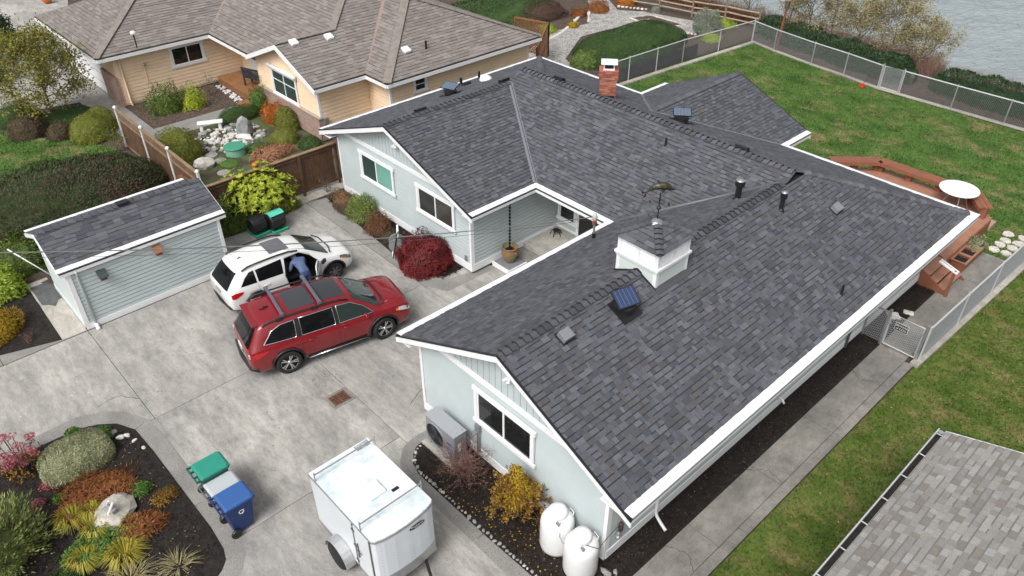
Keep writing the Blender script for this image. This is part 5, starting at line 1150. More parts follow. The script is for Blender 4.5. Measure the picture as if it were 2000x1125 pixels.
for sy in (.13,-.13):
    b=MB(); b.lathe([(0,-.15),(.045,-.12),(.05,0),(.042,.09),(0,.12)],(0,0,0),12,axis='x'); b.xf(Matrix.Translation((.02,sy,.045))@Matrix.Scale(.8,4,(0,0,1))); b.build('shoe',M['plastic'],pp,smooth=True)
# ---------------------------------------------------------------- cargo trailer
tr=thing('cargo_trailer','white enclosed cargo trailer with roof bars and silver fender on the driveway','trailer',(-9.72,5.04,0))
twm=mat('trailer_white',(.62,.66,.69),.35,var=.03,scale=2); rfm=mat('trailer_roof',(.52,.60,.64),.35,col2=(.70,.745,.765),scale=2.2,stops=(.34,.5),fine=.04,fscale=9)
TX0,TX1,TY0,TY1,TZ0,TZ1=-1.25,1.22,-.76,.74,.42,1.95
def outline(d=0,nose=.2):
    q=[(TX0+d,TY0+d)]
    for i in range(9):
        t=i/8; a=-math.pi/2+math.pi*t; q.append((TX1-nose-.0+math.cos(a)*nose*.9*(1 if abs(math.sin(a))<.999 else 1)-d*.6 if 0 else TX1-.16+.16*math.cos(a)-d, (TY1-d)*math.sin(a) if 0 else (TY0+d)+(TY1-TY0-2*d)*(.5+.5*math.sin(a))))
    q.append((TX0+d,TY1-d)); return q
b=MB(); b.prism(outline(),TZ0,TZ1-.02); tb_=b.build('box',twm,tr,bevel=.02)
b=MB(); b.prism(outline(-.012),TZ1-.07,TZ1-.015); b.build('roof_edge_trim',M['steel'],tr)
b=MB(); b.prism(outline(.0),TZ1-.0149,TZ1+.012); tf=b.build('roof',rfm,tr)
for x in (-.72,.42,-.95,.62): b=MB(); b.box(x-.03,x+.03,TY0+.03,TY1-.03,TZ1+.012,TZ1+.022); b.build('roof_bow',rfm,tf,bevel=.008)
grime=mat('roof_grime',(.16,.17,.17),.8,col2=(.5,.53,.54),scale=9)
b=MB(); b.box(-1.22,-1.05,.35,.70,TZ1+.0125,TZ1+.0145); b.build('grime_patch',grime,tf)
b=MB(); b.box(-.12,.28,-.22,.18,TZ1+.012,TZ1+.075); b.build('roof_hatch',mat('hatch_white',(.82,.83,.83),.35),tf,bevel=.025)
b=MB(); b.box(.32,.40,.26,.42,TZ1+.024,TZ1+.032); b.build('marker',M['black'],tf)
for x in (-.96,.72):
    b=MB(); b.tube([(x,TY0-.02,TZ1+.2),(x,TY1+.02,TZ1+.2)],.018,8); rb=b.build('ladder_bar',M['steel'],tr)
    b=MB()
    for y in (TY0-.005,TY1+.005): b.tube([(x,y,TZ1-.06),(x,y,TZ1+.27)],.016,8)
    b.build('bar_post',M['steel'],rb)
# side door with hardware on the near flank (-y)
y=TY0-.004; b=MB(); b.box(.42,.98,y-.012,y,TZ0+.1,TZ1-.1); dd=b.build('side_door',twm,tr)
b=MB()
for x in (.40,1.0): b.box(x-.02,x+.02,y-.02,y-.001,TZ0+.06,TZ1-.08)
for z in (.7,1.2,1.7): b.box(.36,.46,y-.03,y-.0201,z-.03,z+.03)
b.box(.5,.53,y-.04,y-.013,.9,1.35); b.box(.5,.66,y-.05,y-.0401,1.12,1.15); b.build('door_hardware',mat('hinge_dark',(.14,.14,.14),.4,metal=.5),dd)
# fender and tyre on the near flank, tyre under a black cover
def fender(sy):
    y0=(TY0-.24) if sy<0 else TY1+.01; y1=(TY0-.01) if sy<0 else TY1+.24
    b=MB(); pts=[]; n=10
    for i in range(n+1):
        a=math.pi*i/n; pts.append((-.2+math.cos(a)*.43,.34+math.sin(a)*.43))
    v=[(x,y0,z) for x,z in pts]+[(x,y1,z) for x,z in pts]+[(x*.985-.003,y0,z-.01) for x,z in pts]+[(x*.985-.003,y1,z-.01) for x,z in pts]; k=n+1
    b.add(v,[(i,i+1,k+i+1,k+i) for i in range(n)]+[(2*k+i,3*k+i,3*k+i+1,2*k+i+1) for i in range(n)]+[(i,2*k+i,2*k+i+1,i+1) for i in range(n)]); b.build('fender',mat('tread_plate',(.5,.51,.52),.4,metal=.6,bump=.8,bscale=30),tr)
    w=MB(); w.lathe([(.14,-.09),(.3,-.1),(.34,-.06),(.34,.06),(.3,.1),(.14,.09),(.12,0)],(-.2,(y0+y1)/2,.34),28,axis='y'); w.build('wheel',tyrem,tr,smooth=True)
    if sy<0:
        w=MB(); w.lathe([(.0,-.115),(.33,-.11),(.365,-.05),(.37,.0)],(-.2,(y0+y1)/2-.0,.37),20,axis='y'); w.build('tyre_cover',mat('black_cover',(.012,.012,.014),.8,bump=.8,bscale=6),tr,smooth=True)
fender(-1); fender(1)
b=MB(); b.box(TX0,TX1-.1,TY0+.02,TY1-.02,.32,.419); b.build('chassis',M['steel'],tr)
b=MB(); b.prism([(p[0]+.004,p[1]) for p in outline(-.004) if p[0]>TX1-.2]+[(TX1-.25,TY1),(TX1-.25,TY0)],.42,.72); b.build('stone_guard',mat('aluminium_plate',(.45,.46,.47),.35,metal=.7),tr)
b=MB(); b.tube([(TX1-.1,-.4,.36),(TX1+.85,0,.36)],.035,8); b.tube([(TX1-.1,.4,.36),(TX1+.85,0,.36)],.035,8); b.tube([(TX1+.6,0,.36),(TX1+.6,0,.02)],.03,8); b.tube([(TX1+.6,0,.36),(TX1+.6,0,.75)],.028,8); b.build('drawbar',M['black'],tr)
b=MB(); b.tube([(TX1+.6,-.0,.75),(TX1+.6,.12,.75)],.015,6); b.build('jack_handle',M['steel'],tr)
# oval maker's badge on the nose
b=MB(); b.lathe([(0,0),(.1,0)],(0,0,0),28,axis='x'); b.xf(Matrix.Translation((TX1+.004,.23,1.72))@Matrix.Diagonal((1,1.9,.62,1))); bd=b.build('badge',mat('badge_blue_grey',(.16,.19,.24),.4),tr)
def text_on(parent,txt,size,M4,m,name='lettering',ext=.001):
    cu=bpy.data.curves.new(name,'FONT'); cu.body=txt; cu.size=size; cu.align_x='CENTER'; cu.align_y='CENTER'; cu.extrude=ext
    o=bpy.data.objects.new(name,cu); COL.objects.link(o); bpy.context.view_layer.update(); dg=bpy.context.evaluated_depsgraph_get(); me=bpy.data.meshes.new_from_object(o.evaluated_get(dg)); bpy.data.objects.remove(o)
    me.materials.clear(); me.materials.append(m); o=bpy.data.objects.new(name,me); COL.objects.link(o); o.parent=parent; o.matrix_local=M4; return o
FX=Matrix(((0,0,1,0),(1,0,0,0),(0,1,0,0),(0,0,0,1)))
text_on(bd,'Continental',.062,Matrix.Translation((TX1+.007,.23,1.735))@FX,M['white']); text_on(bd,'CARGO',.034,Matrix.Translation((TX1+.007,.23,1.69))@FX,M['white'])
b=MB()
for y in (-.62,-.3,.1,.6):
    for k in range(11): b.lathe([(.008,0),(.006,.004),(0,.005)],(TX1-.16+.16*math.cos(math.asin(max(-1,min(1,(y+.01)/.75))))+.0,y,.80+k*.1),6,axis='x')
b.build('rivet',M['steel'],tr)
# ---------------------------------------------------------------- drain, bins, tanks, heat pump
def lid_text(): pass
dr_=thing('drain_grate','rusty slotted drain grate set into the concrete','drain grate',(-14.36,6.93,0))
b=MB(); b.box(-.29,.29,-.33,-.255,-.02,.012); b.box(-.29,.29,.255,.33,-.02,.012); b.box(-.29,-.215,-.255,.255,-.02,.012); b.box(.215,.29,-.255,.255,-.02,.012); b.build('frame',M['concdark'],dr_)
rust=mat('rusty_iron',(.17,.075,.045),.85,var=.3,scale=12)
b=MB(); b.box(-.21,.21,-.25,.25,-.02,.002); b.build('pit',M['black'],dr_)
b=MB(); b.box(-.21,.21,-.25,-.22,.0021,.014); b.box(-.21,.21,.22,.25,.0021,.014); b.box(-.21,-.18,-.22,.22,.0021,.014); b.box(.18,.21,-.22,.22,.0021,.014); b.box(-.18,.18,-.015,.015,.0021,.014); b.build('rim',rust,dr_)
for half in (-1,1):
    for i in range(6):
        b=MB(); y=half*.118; x=-.16+i*.064; b.bar((x-.02,y-.1*1,.008),(x+.03,y+.1,.008),.022,.012); b.build('slat',rust,dr_)
def bin_(name,label,x,y,rot,m,ml,h=1.02,wheels=True):
    t=thing(name,label,'bin',(x,y,0),rot)
    # local +y is the front of the bin, handle and wheels at -y
    b=MB(); z0,z1=.06,h-.06; w0,w1,l0,l1=.22,.29,.24,.36; n=[]
    def ring(w,l0_,l1_,z): return [(-w,-l0_,z),(w,-l0_,z),(w,l1_-.06,z),(w-.06,l1_,z),(-w+.06,l1_,z),(-w,l1_-.06,z)]
    A_=ring(w0,.22,.25,z0); B_=ring(w1,.30,.36,z1); b.add(A_+B_,[tuple(range(5,-1,-1)),tuple(range(6,12))]+[(i,(i+1)%6,6+(i+1)%6,6+i) for i in range(6)]); bd_=b.build('body',m,t,bevel=.025)
    b=MB(); R1=ring(w1+.025,.32,.385,z1-.045); R2=ring(w1+.03,.325,.39,z1+.0); b.add(R1+R2,[tuple(range(5,-1,-1)),tuple(range(6,12))]+[(i,(i+1)%6,6+(i+1)%6,6+i) for i in range(6)]); b.build('rim',m,t,bevel=.01)
    b=MB(); L1=ring(w1+.02,.33,.40,z1+.004); L2=ring(w1-.02,.28,.34,z1+.06); b.add(L1+L2,[tuple(range(5,-1,-1)),tuple(range(6,12))]+[(i,(i+1)%6,6+(i+1)%6,6+i) for i in range(6)]); b.build('lid',ml,t,bevel=.02)
    b=MB(); b.tube([(-w1,-.41,z1-.0),(w1,-.41,z1-.0)],.02,8)
    for sx in (-w1+.02,-.1,.1,w1-.02): b.bar((sx,-.31,z1-.01),(sx,-.42,z1),.03,.05)
    b.build('handle',m,t)
    if wheels:
        for sx in (-1,1):
            b=MB(); b.lathe([(.03,-.03),(.115,-.03),(.125,-.01),(.125,.01),(.115,.03),(.03,.03)],(sx*(w0+.06),-.22,.125),20,axis='x'); b.build('wheel',M['plastic'],t,smooth=False)
    return t
teal=mat('teal_lid',(.02,.24,.175),.5,var=.05,scale=3); dteal=mat('dark_teal_bin',(.008,.10,.075),.5); blu=mat('blue_lid',(.03,.10,.30),.5,var=.05,scale=3); dblu=mat('navy_bin',(.010,.032,.13),.5); lg=mat('pale_grey_lid',(.42,.45,.47),.5); dg=mat('grey_bin',(.1,.105,.11),.5)
bb=bin_('wheelie_bin','blue wheelie bin with recycling emblem beside the island bed',-12.38,3.02,0,dblu,blu)
bin_('wheelie_bin','teal green wheelie bin beside the island bed kerb',-13.57,3.03,0,dteal,teal); bin_('wheelie_bin','low grey bin squeezed between the teal and blue bins',-13.0,3.03,0,dg,lg,.84)
# emblem: three chasing arrows on the near flank, lettering on the lid
b=MB()
for i in range(3):
    a=R(90+120*i); 
    for k in range(4):
        q=a+R(k*24-40); q2=q+R(24); b.bar((.272,.02+math.cos(q)*.055,.70+math.sin(q)*.055),(.272,.02+math.cos(q2)*.055,.70+math.sin(q2)*.055),.014,.01,up=(1,0,0))
    q=a+R(60); b.extrude([(.270,.02+math.cos(q)*.03,.70+math.sin(q)*.03),(.270,.02+math.cos(q)*.08,.70+math.sin(q)*.08),(.270,.02+math.cos(q+.45)*.055,.70+math.sin(q+.45)*.055)],(.008,0,0))
b.build('emblem',M['white'],bb)
def tank(x,y,label):
    t=thing('propane_tank',label,'gas tank',(x,y,0)); tm=mat('tank_white',(.74,.745,.74),.35,var=.02,scale=3)
    b=MB(); b.lathe([(.32,.02),(.36,.06),(.378,.14),(.378,.80),(.368,.90),(.33,.98),(.25,1.03),(.13,1.05),(0,1.055)],(0,0,0),40); b.build('vessel',tm,t,smooth=True)
    b=MB(); b.lathe([(.215,.96),(.215,1.13),(.2,1.175),(.13,1.2),(0,1.21)],(-.03,.03,0),28); b.build('valve_dome',tm,t,smooth=True)
    b=MB(); b.lathe([(.27,-.02),(.27,.06)],(0,0,0),24); b.build('foot_ring',M['lip'],t)
    b=MB(); b.tube([(.08,.28,.98),(.08,.29,1.12),(.22,.26,1.12),(.22,.24,.96)],.014,6); b.build('lifting_lug',tm,t,smooth=True)
    b=MB(); b.box(.12,.22,-.2,-.14,1.0,1.08); b.build('gauge',M['lip'],t,bevel=.015)
    return t
tank(-7.08,7.93,'white propane tank standing beside the yellow leaved bush'); tank(-6.3,7.86,'white propane tank at the house corner with pipe to the regulator')
b=MB(); b.tube([(-6.9,7.84,1.05),(-6.76,7.66,.86),(-6.6,7.6,.84),(-6.52,7.7,.98),(-6.45,7.78,1.05)],.009,6); tag(b.build('copper_pigtail',M['lip'],None,smooth=True),'thin looping gas pipe joining the two propane tanks','pipe')
b=MB(); b.tube([(-6.15,7.8,1.06),(-5.92,7.95,1.02),(-5.9,8.2,1.2),(-5.92,8.5,1.22),(-5.96,8.68,1.1)],.009,6); tag(b.build('gas_hose',M['charcoal'],None,smooth=True),'dark gas hose from the corner propane tank to the regulator','hose')
# heat pump
hp=thing('heat_pump','grey outdoor heat pump with round fan grille under the gable window','heat pump',(-10.93,7.91,0))
gm=mat('heat_pump_grey',(.25,.26,.28),.45,var=.03,scale=3)
b=MB(); b.box(-.56,.56,-.19,.2,.12,.97); b.build('case',gm,hp,bevel=.02)
b=MB(); b.box(-.575,.575,-.205,.215,.972,1.0); b.build('top_panel',mat('heat_pump_top',(.32,.335,.36),.4),hp,bevel=.015)
b=MB(); b.lathe([(.36,0),(.36,-.02),(.34,-.03),(.335,0)],(-.17,-.192,.54),40,axis='y',cap=False); b.build('fan_ring',gm,hp,smooth=True)
b=MB(); b.lathe([(0,-.003),(.34,-.003)],(-.17,-.19,.54),40,axis='y',cap=False); b.build('fan_recess',M['black'],hp)
b=MB()
for i in range(3):
    a=2*math.pi*i/3+.5; k=len(b.v); b.extrude([(.05,-.2,-.04),(.3,-.2,-.02),(.31,-.2,.13),(.16,-.2,.14),(.05,-.2,.05)],(0,.004,0)); b.xf(Matrix.Translation((-.17,0,.54))@Matrix.Rotation(a,4,'Y'),k)
b.lathe([(0,-.215),(.06,-.21),(.07,-.195)],(-.17,0,.54),16,axis='y'); b.build('fan_blades',mat('fan_grey',(.07,.075,.085),.5),hp)
b=MB()
for r_ in (.1,.16,.22,.28,.33): b.tube([(-.17+math.cos(a*math.pi/16)*r_,-.222,.54+math.sin(a*math.pi/16)*r_) for a in range(33)],.0035,4,cap=False)
for a in range(12): b.tube([(-.17,-.223,.54),(-.17+math.cos(a*math.pi/6)*.34,-.223,.54+math.sin(a*math.pi/6)*.34)],.0035,4)
b.build('fan_guard',M['plastic'],hp)
b=MB(); b.box(.28,.44,-.196,-.19,.60,.645); b.build('maker_badge',mat('badge_blue',(.03,.05,.35),.35),hp); b=MB(); b.box(.561,.566,-.08,.02,.42,.68); b.build('rating_label',M['white'],hp); b=MB(); b.box(.561,.567,-.02,.1,.78,.86); b.build('handle_recess',M['lip'],hp)
b=MB(); b.box(-.62,.66,-.34,.3,0,.075); b.build('pad',M['concclean'],hp,bevel=.01); b=MB(); b.box(-.5,-.4,-.2,.22,.075,.12); b.box(.4,.5,-.2,.22,.075,.12); b.build('foot',gm,hp)
# compost tumblers
def tumbler(x,y,rot,lidm,label):
    t=thing('compost_tumbler',label,'compost tumbler',(x,y,0),rot); gb=mat('green_base',(.04,.33,.20),.45)
    b=MB(); b.box(-.34,.34,-.29,.29,0,.05); b.box(-.34,-.26,-.29,.29,.05,.12); b.box(.26,.34,-.29,.29,.05,.12); b.build('base',gb,t,bevel=.03)
    b=MB(); b.lathe([(.0,-.29),(.25,-.29),(.29,-.25),(.30,-.1),(.31,0),(.30,.1),(.29,.25),(.25,.29),(0,.29)],(0,0,.39),16,axis='y')
    b.build('drum',mat('drum_black',(.014,.014,.016),.42,fine=.1),t,bevel=.012)
    b=MB()
    for a in range(16):
        q=a*math.pi/8+.1; b.obox((math.cos(q)*.305,(-.12 if a%2 else .12),.39+math.sin(q)*.305),(.03,.2,.05),(0,-q,0))
    b.build('grip_rib',M['plastic'],t,bevel=.008)
    if lidm:
        b=MB(); n=8
        for i in range(n):
            a0,a1=R(55+i*9),R(55+(i+1)*9); b.extrude([(math.cos(a0)*.33,-.28,.39+math.sin(a0)*.33),(math.cos(a1)*.33,-.28,.39+math.sin(a1)*.33),(math.cos(a1)*.35,-.28,.39+math.sin(a1)*.35),(math.cos(a0)*.35,-.28,.39+math.sin(a0)*.35)],(0,.56,0))
        b.build('lid',lidm,t)
tumbler(-23.62,9.46,R(4),None,'all black compost tumbler on a green base nearest the shed'); tumbler(-23.42,10.08,R(4),mat('aqua_lid',(.10,.55,.42),.4),'compost tumbler with bright aqua lid on a green base')
# hose reel
hr=thing('hose_reel','white and black hose reel cart with coiled green hose by the red shrub','hose reel',(-19.05,12.28,0),R(-35)); hose=mat('green_hose',(.10,.14,.11),.5)
b=MB()
for sx in (-.2,.2): b.tube([(sx,-.16,.02),(sx,-.05,.45),(sx,.05,.95),(sx,.1,1.05)],.02,8); b.tube([(sx,.26,.02),(sx,.0,.5)],.02,8)
b.build('side_frame',M['plastic'],hr,smooth=True)
b=MB(); b.box(-.21,.21,.04,.1,.93,.98); b.box(-.21,-.13,.05,.11,.8,1.08); b.box(.13,.21,.05,.11,.8,1.08); b.box(-.21,.21,.06,.12,1.04,1.1); b.build('handle',M['white'],hr,bevel=.015)
b=MB(); b.box(-.2,.2,-.18,-.1,.02,.08); b.build('foot_bar',M['white'],hr,bevel=.01)
for sx in (-.17,.17): b=MB(); b.lathe([(.04,-.012),(.27,-.012),(.28,0),(.27,.012),(.04,.012)],(sx,.02,.48),26,axis='x'); b.build('reel_flange',mat('grey_flange',(.22,.24,.24),.5),hr)
b=MB(); P=[]
for i in range(280):
    a=i*.25; r_=.15+.045*(i//92)+.004*math.sin(i); P.append((-.14+.28*abs(((i/46)%2)-1),.02+math.cos(a)*r_,.48+math.sin(a)*r_))
b.tube(P,.017,6); b.build('hose_coil',hose,hr,smooth=True)
# urn and rain chain
ur=thing('plant_urn','glazed brown urn on the porch plinth below the rain chain','urn',(-15.98,14.75,.12))
b=MB(); b.lathe([(.0,0),(.15,0),(.17,.04),(.24,.2),(.285,.36),(.275,.46),(.235,.52),(.27,.56),(.275,.585),(.24,.59),(.215,.54),(.2,.48),(0,.46)],(0,0,0),32); b.build('pot',M['terra'],ur,smooth=True)
b=MB(); b.lathe([(0,.478),(.2,.475)],(0,0,0),20); b.build('soil',M['soil'],ur)
b=MB()
for sx in (0,math.pi): b.tube([(math.cos(sx)*.26,math.sin(sx)*.26,.47),(math.cos(sx)*.33,math.sin(sx)*.33,.42),(math.cos(sx)*.29,math.sin(sx)*.29,.34)],.02,6)
b.build('ear',M['terra'],ur,smooth=True)
rc=thing('rain_chain','dark rain chain of small cups hanging from the porch gutter into the urn','rain chain',(-15.98,14.75,.62))
zc=1.74
b=MB(); b.tube([(0,0,0),(0,0,1.8)],.006,5); b.build('link',M['black'],rc)
for i in range(14): b=MB(); b.lathe([(.012,0),(.03,.03),(.05,.085)],(0,0,.02+i*.125),10,cap=False); b.build('cup',mat('cup_bronze',(.02,.022,.026),.4,metal=.5) if i==0 else bpy.data.materials['cup_bronze'],rc,smooth=True)
# porch plant stand
ps_=thing('plant_stand','low black iron plant stand on the porch slab','plant stand',(-15.95,16.95,.27))
b=MB()
for a in range(5): q=a*2*math.pi/5; b.tube([(math.cos(q)*.05,math.sin(q)*.05,.17),(math.cos(q)*.16,math.sin(q)*.16,.15),(math.cos(q)*.22,math.sin(q)*.22,.0)],.016,6)
b.lathe([(.02,.15),(.13,.17),(.13,.19),(.02,.21)],(0,0,0),14); b.build('frame',M['black'],ps_)
# overhead wires
def wire(name,pts,r,m,label,twist=0):
    P=[]; pts=[Vector(p) for p in pts]
    for a,c in zip(pts[:-1],pts[1:]):
        for k in range(24): P.append(a+(c-a)*k/24)
    P.append(pts[-1]); b=MB()
    if twist:
        for ph in (0,2.1,4.2): b.tube([p+Vector((math.cos(i*.55+ph)*r,0,math.sin(i*.55+ph)*r)) for i,p in enumerate(P)],r*.9,5)
    else: b.tube(P,r,6)
    tag(b.build(name,m,None,smooth=True),label,'cable'); return
def sagwire(A,B,sag,ext,**k):
    A=Vector(A); B=Vector(B); pts=[]
    for i in range(25):
        t=-ext+(1+ext)*i/24; p=A+(B-A)*t; p.z-=sag*4*max(-.3,t*(1-t)); pts.append(p)
    wire(pts=pts,**k)
sagwire((-15.46,.72,7.0),(-12.33,14.62,3.5),.26,.9,name='service_cable',r=.0085,m=mat('grey_cable',(.2,.2,.205),.5),label='twisted grey overhead power cable running to the roof mast',twist=1)
sagwire((-17.5,.5,6.0),(-12.33,14.62,3.42),.34,.8,name='phone_cable',r=.006,m=M['charcoal'],label='thin dark overhead phone wire below the power cable')
b=MB(); b.tube([(-25.06,2.98,.48),(-25.75,2.21,1.5)],.022,8); tag(b.build('garden_pole',M['white'],None,smooth=True),'thin white pole slanting from the back corner of the shed','pole')
# ---------------------------------------------------------------- fences
def board_fence(name,label,a,b_,h,m,mcap,bw=.14,posts=2.2,kick=True):
    a=Vector(a); c=Vector(b_); L_=(c-a).length; t=(c-a).normalized(); nrm=Vector((-t.y,t.x,0)); root=thing(name,label,'fence',(a.x,a.y,0),world=True)
    n=int(L_/bw)
    for i in range(n):
        p=a+t*(bw*(i+.5)); g=MB(); g.obox((p.x,p.y,h/2+.04),(bw-.006,.022,h-.12),(0,0,math.atan2(t.y,t.x))); g.build('picket',m,root)
    k=int(L_/posts)+1
    for i in range(k+1):
        p=a+t*min(L_,posts*i)-nrm*.06; g=MB(); g.box(p.x-.045,p.x+.045,p.y-.045,p.y+.045,0,h); g.build('post',m,root)
    for z in (.18,h-.12): g=MB(); g.bar(a-nrm*.03+Vector((0,0,z)),c-nrm*.03+Vector((0,0,z)),.04,.09); g.build('rail',m,root)
    g=MB(); g.bar(a+Vector((0,0,h-.0)),c+Vector((0,0,h-.0)),.16,.035); g.build('cap_rail',mcap,root)
    return root
board_fence('board_fence','brown board fence with cap rail between shed and house gable',(-24.95,7.7,0),(-24.95,13.7,0),1.72,M['wood'],M['woodlt'])
# privacy fence with lattice top and white posts
pf=thing('lattice_fence','brown privacy fence with lattice top and white posts behind the shed','fence',(-30,8.72,0),world=True)
pmw=M['white']
for x in (-34.05,-31.3,-28.7,-26.1):
    g=MB(); g.box(x-.045,x+.045,8.65,8.74,0,1.78); po=g.build('post',pmw,pf); g=MB(); g.lathe([(.085,0),(.085,.05),(.05,.09),(0,.1)],(x,8.695,1.78),4); g.build('post_cap',pmw,po)
x=-33.97
while x<-26.2: g=MB(); g.box(x,x+.132,8.69,8.712,.06,1.3); g.build('picket',M['wood'],pf); x+=.138
for z in (.1,1.32,1.68): g=MB(); g.box(-34,-26.15,8.672,8.73,z-.04,z+.04); g.build('rail',M['woodlt'],pf)
g=MB(); g.box(-34,-26.15,8.64,8.76,1.722,1.75); g.build('cap_rail',M['woodlt'],pf)
for i in range(78):
    x=-33.98+i*.1; g=MB(); g.box(x,x+.028,8.69,8.70,1.36,1.64); g.build('lattice_slat',M['woodlt'],pf)
for z in (1.42,1.5,1.58): g=MB(); g.box(-34,-26.15,8.701,8.711,z-.013,z+.013); g.build('lattice_slat',M['woodlt'],pf)
# chain link: posts, rails and a woven mesh of wires
linkm=M['steel']
def chainlink(name,label,pts,h,pitch=.085,wr_=.0045,posts=2.6,m=None,rail=M['fencewhite'],top=.03,kerb=None):
    root=thing(name,label,'fence',(pts[0][0],pts[0][1],0),world=True); m=m or linkm
    for a,c in zip(pts[:-1],pts[1:]):
        a=Vector((*a,0)); c=Vector((*c,0)); L_=(c-a).length; t=(c-a)/L_
        k=max(1,round(L_/posts))
        for i in range(k+1):
            p=a+t*(L_*i/k); g=MB(); g.tube([(p.x,p.y,-.03),(p.x,p.y,h+.03)],.03,8); po=g.build('post',rail,root); g=MB(); g.lathe([(.034,0),(.03,.035),(0,.045)],(p.x,p.y,h+.03),8); g.build('post_cap',rail,po)
        g=MB(); g.tube([a+Vector((0,0,h)),c+Vector((0,0,h))],top,8); g.build('top_rail',rail,root)
        # diagonals
        V=[];z0_=.06; H_=h-.03
        n=int((L_+H_)/pitch)
        nv=Vector((-t.y,t.x,0))
        for sgn in (1,-1):
            for i in range(n+1):
                s0=i*pitch-H_ if sgn>0 else i*pitch; 
                q=[]
                # line from (s0,z0) to (s0+sgn*(H-z0),H)
                x0,x1=s0,s0+sgn*(H_-z0_); zz0,zz1=z0_,H_
                if sgn<0: x0,x1=i*pitch,i*pitch-(H_-z0_)
                lo,hi=0.,1.; dx=x1-x0
                for bound,sg in ((0,1),(L_,-1)):
                    # keep 0<=x<=L
                    pass
                tlo,thi=0.,1.
                if dx>0: tlo=max(0,(0-x0)/dx); thi=min(1,(L_-x0)/dx)
                else: tlo=max(0,(L_-x0)/dx); thi=min(1,(0-x0)/dx)
                if thi-tlo<.02: continue
                A_=a+t*(x0+dx*tlo)+Vector((0,0,zz0+(zz1-zz0)*tlo)); B_=a+t*(x0+dx*thi)+Vector((0,0,zz0+(zz1-zz0)*thi))
                d_=(B_-A_).normalized(); w1=d_.cross(nv).normalized()*wr_; w2=nv*wr_
                for u_,v_ in ((w1,w2),(w2,-w1),(-w1,-w2),(-w2,w1)):
                    V+=[A_+u_,B_+u_,B_+v_,A_+v_]
        bulk('link_mesh',np.array([tuple(p) for p in V]),4,m,root,kind='stuff')
    return root
farlink=mat('dull_link_wire',(.2,.205,.21),.5,metal=.4)
backpts=[(-23.3,40.75),(-21.6,40.3),(-19,39.82),(-17,39.58),(-14.95,39.2)]
chainlink('chain_link_fence','chain link fence along the lake shore up to the garden gate',backpts,1.15,.11,.005,posts=2.7,m=farlink)
chainlink('chain_link_fence','chain link fence running on from the garden gate beside the long hedge',[(-13.85,39.22),(-11.3,39.17),(-8.9,39.17),(6,39.3)],1.15,.11,.005,m=farlink)
darklink=mat('dark_link_wire',(.1,.105,.11),.5,metal=.4)
lf=chainlink('chain_link_fence','chain link fence with dark slats between back lawn and neighbour garden',[(-24.35,28.6),(-24.0,35.0),(-23.3,40.7)],1.2,.11,.005,posts=2.3,m=farlink)
slat=mat('dark_privacy_slat',(.028,.03,.032),.6)
a=Vector((-24.40,28.6,0)); c=Vector((-23.98,36.4,0)); n_=90
for i in range(n_):
    p=a+(c-a)*(i/n_); g=MB(); g.obox((p.x-.03,p.y,.36),(.008,.08,.68),(0,0,-.05)); g.build('privacy_slat',slat,lf)
for nm,p0,p1 in (('mow_kerb',(-24.3,28.6),(-23.25,40.7)),):
    g=MB(); g.bar((p0[0]+.12,p0[1],.02),(p1[0]+.12,p1[1],.02),.26,.08); g.build(nm,M['concclean'],kind='structure')
for p0,p1 in zip(backpts[:-1],backpts[1:]): g=MB(); g.bar((*p0,.0),(*p1,.0),.22,.06); g.build('mow_kerb',M['concclean'],kind='structure')
g=MB(); g.bar((-14.95,39.2,.0),(6,39.3,.0),.22,.06); g.build('mow_kerb',M['concclean'],kind='structure')
def linkgate(name,label,a,c,h,sign=False):
    a=Vector((*a,0)); c=Vector((*c,0)); t=(c-a).normalized(); L_=(c-a).length; root=thing(name,label,'gate',(a.x,a.y,0),world=True)
    g=MB(); g.tube([a+t*.05+Vector((0,0,.08)),a+t*.05+Vector((0,0,h)),c-t*.05+Vector((0,0,h)),c-t*.05+Vector((0,0,.08)),a+t*.05+Vector((0,0,.08))],.024,8); g.build('gate_frame',M['fencewhite'],root)
    for p in (a,c): g=MB(); g.tube([p+Vector((0,0,0)),p+Vector((0,0,h+.12))],.04,8); g.build('gate_post',M['steel'],root)
    V=[]; nv=Vector((-t.y,t.x,0)); w=L_-.14; pitch=.075
    for sgn in (1,-1):
        for i in range(int((w+h)/pitch)+1):
            x0=i*pitch-(h-.1) if sgn>0 else i*pitch; dx=sgn*(h-.1)
            if dx>0: tlo=max(0,-x0/dx); thi=min(1,(w-x0)/dx)
            else: tlo=max(0,(w-x0)/dx); thi=min(1,-x0/dx)
            if thi-tlo<.02: continue
            A_=a+t*(.07+x0+dx*tlo)+Vector((0,0,.1+(h-.12)*tlo)); B_=a+t*(.07+x0+dx*thi)+Vector((0,0,.1+(h-.12)*thi)); d_=(B_-A_).normalized(); w1=d_.cross(nv).normalized()*.0045; w2=nv*.0045
            for u_,v_ in ((w1,w2),(w2,-w1),(-w1,-w2),(-w2,w1)): V+=[A_+u_,B_+u_,B_+v_,A_+v_]
    bulk('link_mesh',np.array([tuple(p) for p in V]),4,linkm,root,kind='stuff')
    for z in (.25,h-.2): g=MB(); g.bar(c-t*.09+Vector((0,0,z)),c+t*.04+Vector((0,0,z)),.06,.05); g.build('hinge',M['steel'],root)
    g=MB(); g.bar(a-t*.05+Vector((0,0,h*.72)),a+t*.1+Vector((0,0,h*.72)),.07,.035); g.build('latch',M['steel'],root)
    return root
linkgate('garden_gate','small chain link gate in the lakeside fence',(-14.9,39.2),(-13.88,39.22),1.15)
sg=linkgate('side_gate','chain link gate with dog warning sign across the side walk',(-5.42,19.95),(-4.38,19.95),1.15)
